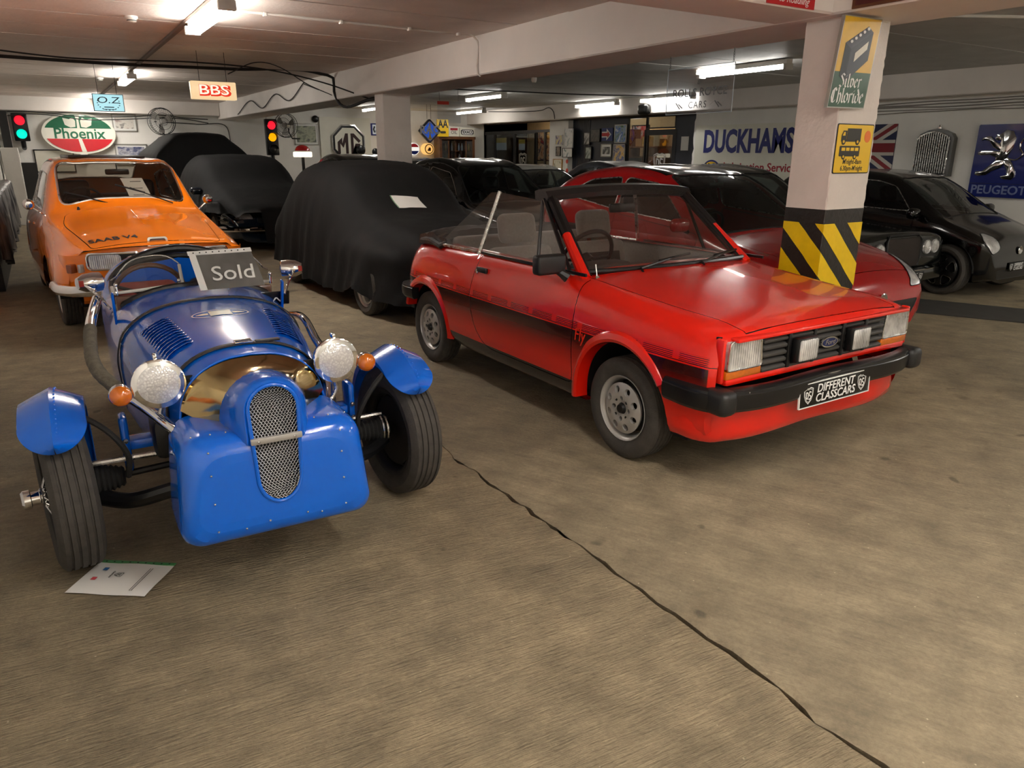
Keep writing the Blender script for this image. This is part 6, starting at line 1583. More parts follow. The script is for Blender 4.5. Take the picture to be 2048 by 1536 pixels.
    # yellow sheets inside the shop window
    for k, rc in enumerate(((992, 276, 1013, 300), (1038, 279, 1050, 300))):
        f, w, h = right_face(rect_right(*rc, XO + .012), XO + .012); t = thing('window_notice', ('wider' if k == 0 else 'narrower') + ' yellow headed notice taped inside the dark shop window', 'notice', tuple(f.o)); F = Face((0, 0, 0), f.u)
        F.rect('sheet', -w / 2, -h / 2, w / 2, h / 2, 0, .004, 'paper', t); F.rect('heading', -w / 2, h * .1, w / 2, h / 2, .0045, .002, mat('sheet_yellow', rgb(222, 186, 60), .6), t)
    framed('wall_picture', 'warm coloured panel for the interior view through the narrow shop window', *right_face(rect_right(1076, 262, 1112, 322, XO + 1.0), XO + 1.0), picmat('pic_warm', ((120, 60, 40), (220, 150, 100), (240, 200, 150), (60, 60, 90), (190, 40, 40)), 6), 'black_frame')  # coloured panel stands in for the warm interior view
    f, w, h = right_face(rect_right(1362, 273, 1377, 301, XO - .03), XO - .03); o = MB().box(tuple(f.o), (.004, w, h)).build('notice_sheet', M['paper'], flat=True); setp(o, 'plain white notice on the navy end panel', 'notice')
    # lamps inside the office
    for (y, nm) in ((13.2, 'office door'), (15.6, 'navy panel'), (18.6, 'shop window')):
        t = thing('office_light', 'office strip light behind the ' + nm, 'light', (XO + .75, y, 2.603)); MB().rbox((0, 0, 0), (.12, 1.2, .05), .01).build('diffuser', mat('office_glow', (1, 1, 1), .4, emit=(1, .84, .62), estr=4.0), t); MB().box((0, 0, .045), (.06, 1.2, .04)).build('housing', M['fitting_white'], t, flat=True)
    o = MB().box((XO + .85, 16.3, CEIL + .02), (1.8, 9.6, .04)).build('ceiling_office', M['ceiling_grey'], flat=True); struct(o)
    o = MB().box((XO + .85, 21.05, CEIL / 2), (1.8, .1, CEIL)).build('wall_office_far', M['lit_wall'], flat=True); struct(o)
    # loudspeaker on the edge beam
    c = px_on(1290, 219, 0, 11.30); t = thing('loudspeaker', 'black oval loudspeaker bracketed to the edge beam', 'loudspeaker', tuple(c)); MB().rbox((-.02, 0, 0), (.16, .34, .22), .07, 3).build('cabinet', M['satin_black'], t); MB().box((.05, 0, .09), (.1, .05, .05)).build('bracket', M['dark_metal'], t)
office()
# ================================================================ signs on the walls, pillar and beams
def strokes(name, face, paths, c, th, m, parent, scale=1, o=(0, 0), nib=(.045, .02), closed=()):
    """broad-nib lettering: polylines swept by a slanted nib"""
    mb = MB(); n = Vector((nib[0], nib[1])) * scale / 2
    for pts in paths:
        P = [Vector((o[0] + p[0] * scale, o[1] + p[1] * scale)) for p in pts]
        for a, b in zip(P[:-1], P[1:]):
            q = [a - n, b - n, b + n, a + n]
            ar = sum(q[i].x * q[(i + 1) % 4].y - q[(i + 1) % 4].x * q[i].y for i in range(4))
            if abs(ar) < 1e-9: continue
            mb.prism([tuple(v) for v in (q if ar > 0 else q[::-1])], face.p(0, 0, c), face.u, face.v, th)
    return mb.build(name, M[m], parent, flat=True, merge=0)
def signs():
    mat('banner_cream', rgb(232, 230, 216), .5, var=.03, scale=4); mat('duck_blue', rgb(30, 38, 120), .45); mat('duck_red', rgb(170, 30, 44), .45); mat('sign_yellow', rgb(240, 196, 20), .4); mat('sign_navy', rgb(26, 40, 122), .25, coat=.6)
    # oil banner
    t = thing('oil_banner', 'cream DUCKHAMS oil banner with blue capitals on the side wall', 'sign', (XR - .018, 9.6, 1.56)); F = Face((0, 0, 0), (0, -1, 0))
    F.rect('board', -2.0, -.56, 1.12, .49, 0, .02, 'banner_cream', t)
    F.text('DUCKHAMS', -.66, .16, .0215, .58, 'duck_blue', t, ext=.001, bold=.022, fitw=2.2)
    F.text('Lubrication Service', -.32, -.30, .0215, .21, 'duck_red', t, ext=.001, bold=.004, fitw=1.72)
    F.plate('oval', circ(-1.50, -.36, .235, 36, .19), .0205, .002, 'duck_blue', t); F.plate('oval_field', circ(-1.50, -.375, .22, 36, .17), .023, .002, 'sign_yellow', t); F.text('20-50', -1.50, -.30, .0255, .16, 'ink', t, ext=.0006, bold=.003)
    # union flag
    y0, y1, z0, z1 = 8.42, 7.25, 1.25, 1.97; t = thing('union_flag', 'union flag board on the side wall beside the radiator', 'flag', (XR - .004, (y0 + y1) / 2, (z0 + z1) / 2)); w, h = y0 - y1, z1 - z0
    F.rect('board', -w / 2, -h / 2, w / 2, h / 2, 0, .01, mat('flag_navy', rgb(30, 36, 74), .5), t)
    def band(name, a, b, wd, c, m):
        a, b = Vector(a), Vector(b); d = (b - a).normalized(); nn = Vector((-d.y, d.x)) * wd / 2
        pts = [tuple(a - nn), tuple(b - nn), tuple(b + nn), tuple(a + nn)]
        def clip(P, ax, lim, sg):
            out = []
            for i in range(len(P)):
                p, q = P[i], P[(i + 1) % len(P)]; ip, iq = sg * (lim - p[ax]) >= 0, sg * (lim - q[ax]) >= 0
                if ip: out.append(p)
                if ip != iq: k = (lim - p[ax]) / (q[ax] - p[ax]); out.append((p[0] + (q[0] - p[0]) * k, p[1] + (q[1] - p[1]) * k))
            return out
        for (ax, lim, sg) in ((0, w / 2, 1), (0, -w / 2, -1), (1, h / 2, 1), (1, -h / 2, -1)): pts = clip(pts, ax, lim, sg)
        F.plate(name, pts, c, .001, m, t)
    mat('flag_white', rgb(206, 200, 190), .5); mat('flag_crimson', rgb(140, 34, 42), .5)
    for s in (1, -1): band('white_diagonal', (-w, -s * h), (w, s * h), .17, .0102 + .0001 * s, 'flag_white'); band('red_diagonal', (-w, -s * h), (w, s * h), .06, .0116 + .0001 * s, 'flag_crimson')
    band('white_cross', (-w, 0), (w, 0), .24, .0130, 'flag_white'); band('white_cross', (0, -h), (0, h), .24, .0131, 'flag_white'); band('red_cross', (-w, 0), (w, 0), .14, .0144, 'flag_crimson'); band('red_cross', (0, -h), (0, h), .14, .0145, 'flag_crimson')
    # radiator shell
    yc, zc = 6.57, 1.53; t = thing('radiator_grille', 'chromed vintage car radiator grille hung on the side wall', 'radiator', (XR - .004, yc, zc)); w, h = .56, .66
    out = [(-w / 2, -h / 2), (w / 2, -h / 2), (w / 2, h * .32), (w * .42, h * .42), (w * .2, h * .50), (0, h * .53), (-w * .2, h * .50), (-w * .42, h * .42), (-w / 2, h * .32)]
    F.plate('shell', out, 0, .10, mat('shell_grey', rgb(110, 110, 108), .35, .7), t); F.plate('core', [(a * .86 - .02, b * .9 - .015) for a, b in out], .1005, .004, 'matt_black', t)
    for i in range(15):
        a = -w * .43 - .02 + (w * .86) * i / 14; top = np.interp(a + .02, [-w / 2, -w * .2, 0, w * .2, w / 2], [h * .33, h * .43, h * .455, h * .43, h * .33]) - .0
        MB().box(tuple(F.p(a, (top - h * .44) / 2, .115)), (.02, .017, top + h * .44)).build('bar', M['steel'], t, flat=True)
    pts = [(a * .88 - .02, b * .92 - .015) for a, b in out]; MB().tube([F.p(a, b, .112) for a, b in pts], .012, 6, closed=True).build('shell_edge', M['chrome'], t)
    MB().lathe([(.03, 0), (.03, .02), (.018, .03), (.02, .05), (0, .06)], tuple(F.p(0.02, h * .53, .05)), (0, 0, 1), 14).build('filler_cap', M['chrome'], t)
    # blue lion sign
    y0, y1, z0, z1 = 5.985, 5.17, .925, 1.92; hh = .995; t = thing('lion_sign', 'tall blue PEUGEOT sign with a silver rampant lion', 'sign', (XR - .004, (y0 + y1) / 2, (z0 + z1) / 2)); w = y0 - y1
    F.plate('panel', rrect(-w / 2, -hh / 2, w / 2, hh / 2, .02), 0, .05, 'sign_navy', t); F.rect('step', -w / 2 + .01, -hh * .315, w / 2 - .01, -hh * .305, .05, .004, mat('navy_edge', rgb(16, 26, 84), .3), t)
    F.text('PEUGEOT', 0, -hh * .40, .051, .165, mat('letter_blue', rgb(132, 146, 190), .3, .3), t, ext=.004, bold=.003, fitw=w * .90)
    # rampant lion: body masses as overlapping bevelled plates
    def blob(pts, th=.02): 
        P = [(x * w * 1.08, y * w * 1.12) for x, y in pts]; return P
    lion = [[(-.10, .36), (-.02, .42), (.08, .40), (.14, .30), (.12, .16), (.06, .02), (.02, -.06), (-.10, -.10), (-.12, .0), (-.06, .12), (-.10, .20), (-.08, .26)],     # mane, neck, trunk
            [(-.10, .36), (-.08, .26), (-.15, .26), (-.19, .30), (-.16, .32), (-.18, .345)],                                             # muzzle
            [(-.06, .20), (-.06, .10), (-.18, .16), (-.26, .26), (-.34, .27), (-.38, .25), (-.37, .30), (-.32, .32), (-.24, .33), (-.16, .25)],   # raised paw
            [(-.04, .10), (-.08, .0), (-.22, .05), (-.34, .04), (-.40, .05), (-.40, .10), (-.34, .12), (-.22, .12)],                       # lower paw
            [(-.10, -.02), (.05, -.04), (.0, -.14), (-.14, -.20), (-.22, -.26), (-.34, -.27), (-.40, -.25), (-.39, -.20), (-.28, -.19), (-.20, -.12)],  # left hind leg
            [(-.02, -.04), (.08, .02), (.16, -.08), (.22, -.20), (.22, -.28), (.18, -.32), (.04, -.31), (.0, -.27), (.10, -.24), (.08, -.16)]]      # right hind leg
    for k, p in enumerate(lion):
        P = blob(p); ar = sum(P[i][0] * P[(i + 1) % len(P)][1] - P[(i + 1) % len(P)][0] * P[i][1] for i in range(len(P))); P = P if ar > 0 else P[::-1]
        me = MB().prism(P, F.p(0, .04, .05), F.u, F.v, .016 + .002 * k).mesh('lion_part'); bm = bmesh.new(); bm.from_mesh(me)
        bmesh.ops.bevel(bm, geom=[e for e in bm.edges if all(abs((v.co - Vector(F.p(0, 0, .05 + .016 + .002 * k))).dot(F.w)) < 1e-4 for v in e.verts)], offset=.012, segments=2, profile=.5, affect='EDGES', clamp_overlap=True); bm.to_mesh(me); bm.free()
        me.shade_smooth(); me.set_sharp_from_angle(angle=math.radians(40)); add('lion_' + ('body', 'muzzle', 'forepaw', 'forepaw', 'hind_leg', 'hind_leg')[k], me, M['chrome'], t)
    tail = [(.06, .0), (.20, -.02), (.28, .06), (.22, .16), (.24, .26), (.32, .32), (.36, .28)]
    MB().tube([F.p(a * w * 1.08, b * w * 1.12 + .04, .065) for a, b in [(p[0], p[1]) for p in smooth_path([(x, y, 0) for x, y in tail], .03)]], .012, 8).build('lion_tail', M['chrome'], t)
    # cables along the side wall
    rnd = random.Random(3)
    for k in range(5):
        z = 2.27 - .035 * k; pts = [(XR - .015 - .004 * k, YF + .3 + q * .5, z + rnd.uniform(-.012, .012)) for q in range(23)]
        o = MB().tube(pts, .009 if k < 3 else .006, 6).build('wall_cable', M['grey_cable']); setp(o, 'grey cable clipped along the side wall under the edge beam, run number ' + ('one', 'two', 'three', 'four', 'five')[k] + ' down', 'cable', 'cables under the edge beam')

    # ---- pillar signs
    t = thing('battery_sign', 'yellow and green Silver Chloride battery sign hung on the striped pillar', 'sign', (4.225, 2.985, 2.02)); t.rotation_euler = (0, 0, 0)
    F = Face((0, 0, 0), (1, 0, .01), (.10, -.02, 1))
    mat('enamel_yellow', rgb(222, 176, 36), .3, var=.12, scale=6, coat=.6); mat('enamel_green', rgb(38, 84, 58), .3, var=.1, coat=.6); mat('enamel_ink', rgb(34, 38, 48), .35, coat=.5)
    w, h = .355, .505
    F.rect('panel', -w / 2, -h / 2, w / 2, h / 2, 0, .022, 'silver_frame', t)
    F.rect('yellow_field', -w / 2 + .006, -h * .10, w / 2 - .006, h / 2 - .006, .0222, .001, 'enamel_yellow', t); F.rect('green_field', -w / 2 + .006, -h / 2 + .006, w / 2 - .006, -h * .10, .0222, .001, 'enamel_green', t)
    F.plate('battery_side', [(-.125, -.075), (-.065, -.11), (-.065, .075), (-.125, .105)], .0234, .001, mat('battery_dark', rgb(22, 24, 30), .4), t)
    F.plate('battery_front', [(-.065, -.11), (.115, .02), (.115, .175), (-.065, .075)], .0234, .001, 'enamel_ink', t); F.plate('battery_top', [(-.125, .105), (-.065, .075), (.115, .175), (.06, .205)], .0234, .001, mat('battery_top', rgb(60, 62, 70), .4), t)
    F.plate('battery_label', [(-.02, .005), (.085, .08), (.085, .125), (-.02, .055)], .0246, .001, 'banner_cream', t)
    for i in range(5): F.plate('cell_cap', circ(-.075 + i * .034, .115 + i * .019, .012, 10, .009), .0246, .003, 'print_white', t)
    # broad-nib letters
    G = {'S': [[(.30, .52), (.16, .60), (.05, .50), (.28, .26), (.30, .10), (.14, .0), (.02, .08)]], 'i': [[(.0, .34), (.07, .38), (.07, .05), (.14, .0)], [(.05, .48), (.08, .51)]], 'l': [[(.0, .56), (.07, .60), (.07, .05), (.14, .0)]], 'v': [[(.0, .34), (.06, .40), (.06, .08), (.14, .0), (.24, .10), (.24, .32), (.14, .40)]],
         'e': [[(.06, .20), (.22, .28), (.16, .40), (.05, .30), (.05, .08), (.14, .0), (.24, .08)]], 'r': [[(.0, .34), (.07, .38), (.07, .0)], [(.07, .30), (.18, .40), (.22, .34)]], 'C': [[(.32, .48), (.22, .60), (.08, .50), (.04, .22), (.12, .02), (.24, .0), (.32, .10)], [(.16, .58), (.16, .04)]],
         'h': [[(.0, .58), (.07, .62), (.07, .0)], [(.07, .30), (.18, .40), (.25, .30), (.25, .06), (.18, -.06)]], 'o': [[(.12, .40), (.02, .30), (.02, .08), (.12, .0), (.23, .10), (.23, .32), (.12, .40)]], 'd': [[(.10, .58), (.23, .36), (.23, .10), (.12, .0), (.02, .08), (.02, .30), (.14, .38), (.23, .34)]]}
    W_ = {'S': .38, 'i': .20, 'l': .20, 'v': .32, 'e': .30, 'r': .27, 'C': .40, 'h': .32, 'o': .30, 'd': .31}
    for (word, x0, y0, sc_) in (('Silver', -.108, -.135, .125), ('Chloride', -.163, -.222, .136)):
        x = x0
        for ch in word:
            strokes('letter', F, G[ch], .0235, .001, 'print_white', t, sc_, (x, y0), (.075, .05)); x += W_[ch] * sc_
    t = thing('parking_sign', 'yellow lorry and bus waiting times sign on the striped pillar', 'sign', (4.40, 3.018, 1.535)); F = Face((0, 0, 0), (1, 0, 0)); w, h = .368, .298
    F.plate('panel', rrect(-w / 2, -h / 2, w / 2, h / 2, .012), 0, .004, 'ink', t); F.plate('yellow_field', rrect(-w / 2 + .006, -h / 2 + .006, w / 2 - .006, h / 2 - .006, .010), .0042, .0012, 'sign_yellow', t)
    I = mat('pictogram', rgb(40, 34, 16), .5)
    F.plate('lorry_body', [(-.09, .058), (.055, .058), (.055, .125), (-.075, .125)][0:0] + [(-.085, .055), (.055, .055), (.055, .122), (-.085, .122)], .0055, .001, I, t); F.plate('lorry_cab', [(-.14, .045), (-.088, .045), (-.088, .108), (-.125, .108), (-.14, .08)], .0055, .001, I, t); F.rect('lorry_chassis', -.14, .043, .055, .056, .0056, .001, I, t)
    F.plate('lorry_window', [(-.130, .078), (-.105, .078), (-.105, .100), (-.120, .100)], .0067, .001, 'sign_yellow', t)
    for a in (-.115, .025): F.plate('lorry_wheel', circ(a, .043, .020, 16), .0066, .001, I, t); F.plate('wheel_hub', circ(a, .043, .009, 12), .0078, .001, 'sign_yellow', t)
    F.plate('bus_body', rrect(-.145, -.045, .06, .018, .008), .0055, .001, I, t)
    for i in range(4): F.rect('bus_window', -.125 + i * .045, -.012, -.09 + i * .045, .008, .0067, .001, 'sign_yellow', t)
    for a in (-.10, .015): F.plate('bus_wheel', circ(a, -.047, .017, 16), .0066, .001, I, t); F.plate('wheel_hub', circ(a, -.047, .008, 12), .0078, .001, 'sign_yellow', t)
    F.plate('orange_disc', circ(.125, .075, .032, 20, .036), .0055, .001, mat('disc_orange', rgb(236, 120, 20), .5), t)
    F.text("M'night-8am", 0, -.078, .0056, .042, I, t, ext=.0006, bold=.0006, sx=.92); F.text("6.30pm-M'night", 0, -.118, .0056, .042, I, t, ext=.0006, bold=.0006, sx=.86)
    # red sign and dark picture on the beams above
    t = thing('red_sign', 'red enamel sign with white script on the cross beam', 'sign', (3.72, 3.063, 2.46)); F = Face((0, 0, 0), (1, 0, 0)); F.rect('panel', -.20, -.17, .20, .17, 0, .006, mat('enamel_red', rgb(190, 30, 34), .35, coat=.5), t); F.text('to Roadling', .02, -.135, .0065, .055, 'print_white', t, ext=.0005, shear=.35)
    t = thing('wall_picture', 'dark red-brown picture on the spine beam above the pillar', 'picture', (4.108, 2.62, 2.46)); F = Face((0, 0, 0), (0, -1, 0)); F.rect('board', -.32, -.165, .30, .17, 0, .012, 'dark_wood', t); F.rect('print', -.30, -.15, .28, .155, .0125, .002, picmat('pic_brown', ((60, 22, 20), (96, 36, 32), (46, 20, 22)), 5), t)
    # acrylic sign on chains
    t = thing('acrylic_sign', 'clear acrylic ROLLS ROYCE CARS sign hanging on two chains', 'sign', (4.69, 4.69, 2.0)); F = Face((0, 0, 0), (0, -1, 0)); w, h = .74, .36
    F.rect('acrylic', -w / 2, -h / 2, w / 2, h / 2, -.004, .008, glass('acrylic', (.90, .92, .95), 1.5), t); mb = MB()
    for (a0, b0, a1, b1) in ((-w / 2, -h / 2, w / 2, -h / 2), (w / 2, -h / 2, w / 2, h / 2), (w / 2, h / 2, -w / 2, h / 2), (-w / 2, h / 2, -w / 2, -h / 2)): mb.cyl(F.p(a0, b0), F.p(a1, b1), .003, n=5)
    mb.build('polished_edge', mat('acrylic_edge', rgb(190, 205, 215), .2, coat=.5), t)
    mat('grey_ink', rgb(70, 72, 74), .5); F.text('ROLLS', -.155, -.02, .0055, .088, 'grey_ink', t, ext=.0006, bold=.001, fitw=.27); F.text('ROYCE', .165, -.02, .0055, .088, 'grey_ink', t, ext=.0006, bold=.001, fitw=.29); F.text('CARS', 0, -.115, .0045, .075, 'grey_ink', t, ext=.0004, space=1.2); F.text('&', 0, .06, .0045, .05, 'grey_ink', t, ext=.0004)
    for s in (1, -1): strokes('scroll', F, [[(-.08, .0), (-.03, .03), (.02, -.02), (.07, .02)], [(-.05, -.02), (.0, .02), (.05, -.015)]], .0045, .0004, 'grey_ink', t, 1, (s * .22, -.12), (.008, .006))
    for s in (1, -1):
        mb = MB()
        for i in range(6):
            c = F.p(s * (w / 2 - .02), h / 2 + .01 + i * .018); mb.tube([c + Vector(((.0 if i % 2 else .006) * math.cos(q * 1.047), (.006 if i % 2 else .0) * math.cos(q * 1.047), .011 * math.sin(q * 1.047))) for q in range(6)], .0022, 4, closed=True)
        mb.build('chain', M['dark_metal'], t, merge=0)
    c = px_on(898, 224, 1, 13.5); t = thing('acrylic_sign', 'clear acrylic sign with a red label hanging in front of the yellow badge sign', 'sign', tuple(c)); F = Face((0, 0, 0), (1, 0, 0)); F.rect('acrylic', -.25, -.20, .25, .20, 0, .006, M['acrylic'], t); F.rect('label', -.25, .13, .0, .19, .0065, .001, mat('label_red', rgb(226, 60, 40), .5), t)
    for s in (1, -1): MB().cyl(F.p(s * .2, .2), F.p(s * .2, 2.67 - c.z), .003, n=5).build('hanger', M['dark_metal'], t)
mat('grey_cable', rgb(140, 136, 130), .6); mat('black_cable', rgb(36, 33, 32), .6, var=.1)
signs()
# ================================================================ rear wall, left end
def lamp_mat(name, c, s): return mat(name, tuple(v * .5 for v in c), .3, emit=c, estr=s)
def rear():
    YW = YB - .004
    # oval sign on a short stand bracket
    rc = rect_back(83, 225, 231, 308, 20.9); f, w, h = back_face(rc, 20.9); t = thing('oval_sign', 'oval Phoenix petrol sign in green, white and red', 'sign', tuple(f.o)); F = Face((0, 0, 0), (1, 0, 0))
    F.plate('rim', circ(0, 0, w / 2, 48, h / 2), -.09, .14, 'banner_cream', t); a, b = w / 2 * .93, h / 2 * .90
    def capseg(z0, z1, n=24):   # slice of the ellipse between two heights
        L = []; R_ = []
        for i in range(n + 1):
            z = z0 + (z1 - z0) * i / n; k = a * math.sqrt(max(0, 1 - (z / b) ** 2)); R_.append((k, z)); L.append((-k, z))
        return R_ + L[::-1]
    mat('px_green', rgb(22, 104, 72), .3, var=.05, coat=.6); mat('px_red', rgb(206, 24, 40), .3, var=.05, coat=.6)
    F.plate('white_band', capseg(-b * .99, b * .99), .0505, .003, 'banner_cream', t); F.plate('green_field', capseg(b * .27, b * .985), .0537, .003, 'px_green', t); F.plate('red_field', capseg(-b * .985, -b * .30), .0537, .003, 'px_red', t)
    F.text('Phoenix', 0, -.015, .054, .33, 'px_green', t, ext=.002, bold=.006, sx=.98)
    F.plate('stem', [(-.04, -b * .30), (.03, -b * .30), (.10, -b * .985), (.0, -b * .99)], .057, .002, 'banner_cream', t)
    for s in (1, -1): F.plate('bird_wing', [(s * .06, b * .34), (s * .16, b * .30), (s * .27, b * .44), (s * .30, b * .80), (s * .17, b * .74), (s * .10, b * .84), (s * .05, b * .66)] if s > 0 else [(s * .06, b * .34), (s * .05, b * .66), (s * .10, b * .84), (s * .17, b * .74), (s * .30, b * .80), (s * .27, b * .44), (s * .16, b * .30)], .057, .002, 'banner_cream', t)
    F.plate('bird_body', [(-.03, b * .27), (.03, b * .27), (.02, b * .7), (.05, b * .96), (-.05, b * .96), (-.02, b * .7)], .0571, .002, 'banner_cream', t)
    MB().box((.02, -.02, -h / 2 - .06), (.16, .08, .14)).build('stand', M['fitting_white'], t, flat=True)
    MB().box((.02, .04, -h / 2 + .1), (.08, .12, .3)).build('wall_bracket', M['dark_metal'], t, flat=True)
    # two-lamp traffic light
    def traffic(name, label, c, lamps, d=.105, hood=True, body=None):
        t = thing(name, label, 'traffic light', tuple(c)); n = len(lamps); hgt = n * .29 + .02
        MB().rbox((0, 0, -hgt / 2), (.30, .16, hgt), .02).build('housing', M['satin_black'], t)
        for i, (nm, col, st) in enumerate(lamps):
            z = -.155 - i * .29; L = MB().sphere((0, -.075, z), d, 20, 8, (1, .45, 1)).build(nm, lamp_mat(nm + '_glow', col, st), t)
            mb = MB(); P = []
            for k in range(13):
                a = math.pi * k / 12; P.append([((d + .012) * math.cos(a), -.075, z + (d + .012) * math.sin(a)), ((d + .012) * math.cos(a), -.19, z + (d + .012) * math.sin(a) + .0)])
            mb.grid(P).build('visor', M['satin_black'], L)
        return t
    c = px_on(36, 226, 1, 20.78); t = traffic('traffic_light', 'two-lamp traffic light showing red and green by the oval sign', (c.x, 20.84, c.z), [('red_lamp', (1, .012, .03), .30), ('green_lamp', (.0, .85, .55), .28)])
    MB().tube([(0.0, -.0, -.60), (0, 0, -.72), (0, .10, -.75)], .05, 8).build('stand_tube', M['satin_black'], t); MB().box((0, .08, -.3), (.08, .16, .1)).build('wall_bracket', M['dark_metal'], t, flat=True)
    c = px_on(540, 238, 1, 20.3); t = traffic('traffic_light', 'three-lamp traffic light showing red and amber beside the white post', (c.x, 20.3, c.z), [('red_lamp', (1, .012, .03), .30), ('amber_lamp', (1, .38, .0), .27), ('unlit_lamp', (.05, .05, .05), .0)]); MB().cyl((0, .03, -.88), (0, .03, -c.z), .045, n=12).build('pole', M['satin_black'], t)
    # screen and hanging box sign
    def hang(t, F, w, h, z): 
        for s in (1, -1): MB().cyl(F.p(s * w * .3, h / 2 - .01, -.02), F.p(s * w * .3, CEIL - z - .03, -.02), .003, n=5).build('hanger', M['dark_metal'], t)
    rc = rect_back(186, 188, 248, 223, 12.0); f, w, h = back_face(rc, 12.0); t = thing('hanging_screen', 'pale blue lit screen with a dark OZ logo hung from the ceiling', 'screen', tuple(f.o)); F = Face((0, 0, 0), (1, 0, 0)); MB().box(tuple(F.p(0, 0, -.03)), (w, .05, h)).build('bezel', M['satin_black'], t, flat=True)
    F.rect('screen', -w / 2 + .008, -h / 2 + .008, w / 2 - .008, h / 2 - .008, -.004, .002, lamp_mat('screen_blue', (.45, .82, .90), .22), t)
    mat('screen_ink', rgb(24, 44, 84), .4); F.text('O.Z', -.005, .030, -.001, .115, 'screen_ink', t, ext=.0004, sx=1.45, shear=.1); [F.plate('laurel_leaf', circ(.135 * math.cos(q * .3142), .090 * math.sin(q * .3142) - .004, .010, 8, .006), -.001, .0004, 'screen_ink', t) for q in range(20) if math.sin(q * .3142) < .75]
    F.rect('text_line', -.06, -.062, .06, -.050, -.001, .0004, 'screen_ink', t); F.rect('text_line', -.075, -.088, .075, -.080, -.001, .0004, 'screen_ink', t); hang(t, F, w, h, f.o.z)
    rc = rect_back(383, 163, 473, 199, 10.0); f, w, h = back_face(rc, 10.0); t = thing('hanging_sign', 'cream lit BBS box sign with red shadowed letters', 'sign', tuple(f.o)); MB().rbox(tuple(F.p(0, 0, -.06)), (w, .11, h), .01).build('box', lamp_mat('cream_glow', (1.0, .72, .40), .19), t)
    F.text('BBS', .008, -.006, -.004, .155, lamp_mat('bbs_red', (.70, .03, .01), .24), t, ext=.001, bold=.012, sx=1.45); F.text('BBS', -.004, .002, -.002, .155, lamp_mat('bbs_white', (1, .9, .75), .22), t, ext=.001, bold=.001, sx=1.45); hang(t, F, w, h, f.o.z)
    # wall fans
    def fan(label, px, py, Y, r, yaw):
        c = px_on(px, py, 1, Y); t = thing('wall_fan', label, 'fan', tuple(c), yaw, 'black wall fans'); mb = MB()
        for (rr, y) in ((r, -.06), (r, .06), (r * .95, -.09), (r * .62, -.12), (r * .3, -.13)): mb.tube([(rr * math.cos(q * .2244), y, rr * math.sin(q * .2244)) for q in range(28)], .007 if rr > r * .9 else .004, 5, closed=True)
        mb.build('cage_ring', M['satin_black'], t, merge=0); mb = MB()
        for q in range(36):
            a = 2 * math.pi * q / 36; mb.tube([(.05 * math.cos(a), -.13, .05 * math.sin(a)), (r * .62 * math.cos(a), -.12, r * .62 * math.sin(a)), (r * .97 * math.cos(a), -.08, r * .97 * math.sin(a)), (r * math.cos(a), .0, r * math.sin(a))], .0025, 3)
        mb.build('cage_wire', M['dark_metal'], t, merge=0)
        for k in range(3):
            a = 2 * math.pi * k / 3 + .4; P = []
            for i in range(5):
                q = i / 4; rr = .06 + (r * .86 - .06) * q; wd = .30 + .35 * math.sin(q * 2.4); P.append([(rr * math.cos(a + d * wd), -.02 + d * .05, rr * math.sin(a + d * wd)) for d in (-.6, 0, .6)])
            MB().grid(P).build('blade', M['alloy'], t)
        MB().lathe([(0, -.15), (.05, -.14), (.06, -.05), (.07, .03), (.06, .14), (0, .15)], (0, 0, 0), (0, 1, 0), 16).build('motor', M['alloy'], t); MB().tube([(0, .1, 0), (0, .14, -r * .6), (.1, .1, -r * 1.08), (.32, .1, -r * 1.1)], .018, 6).build('bracket', M['satin_black'], t)
        return t
    fan('round wall fan above the tall black cover', 323, 243, 20.6, .31, .25); fan('turned wall fan behind the amber traffic light', 572, 251, 20.6, .30, -.75)
    # framed pictures
    for (rc, lb, cs, fr, mo) in [((224, 228, 273, 263), 'framed picture of a red car above the oval sign edge', ((120, 24, 24), (220, 214, 206), (226, 222, 214), (60, 50, 50)), 'silver_frame', 'print_white'), ((231, 288, 296, 330), 'framed racing photograph behind the orange saloon', ((30, 36, 70), (190, 190, 200), (70, 80, 120), (210, 205, 205)), 'silver_frame', 'print_white'),
            ((588, 247, 636, 290), 'grey framed car photograph beside the white post', ((40, 50, 70), (180, 184, 160), (110, 120, 110)), 'silver_frame', 'print_white'), ((70, 299, 150, 345), 'black framed blank board behind the orange saloon roof', ((214, 212, 196), (222, 220, 206)), 'satin_black', None)]:
        f, w, h = back_face(rect_back(*rc, YW), YW); framed('wall_picture', lb, f, w, h, picmat('pic_' + lb[:14] + str(rc[0]), cs, 5, (1, 1, 1.4)), fr, mo, 'pictures on the rear wall')
    # octagon badge on a white board
    f, w, h = back_face(rect_back(642, 235, 742, 345, YW - .05), YW - .05); o = MB().box((f.o.x, f.o.y + .02, f.o.z), (w, .04, h)).build('badge_board', M['banner_cream'], flat=True); setp(o, 'large white board carrying the octagon badge', 'board')
    f, w, h = back_face(rect_back(663, 251, 729, 320, YW - .06), YW - .06); t = thing('octagon_badge', 'large chrome and black MG octagon badge on the white board', 'badge', tuple(f.o)); F = Face((0, 0, 0), (1, 0, 0)); R_ = w / 2 / math.cos(math.pi / 8)
    oc = lambda k: [(R_ * k * math.cos(math.pi / 8 + math.pi / 4 * i), R_ * k * math.sin(math.pi / 8 + math.pi / 4 * i)) for i in range(8)]
    F.plate('rim', oc(1.0), 0, .05, 'chrome', t); F.plate('black_ring', oc(.93), .0505, .004, 'satin_black', t); F.plate('white_field', oc(.82), .055, .004, 'banner_cream', t)
    brn = mat('mg_brown', rgb(52, 26, 24), .35, coat=.5); q = w
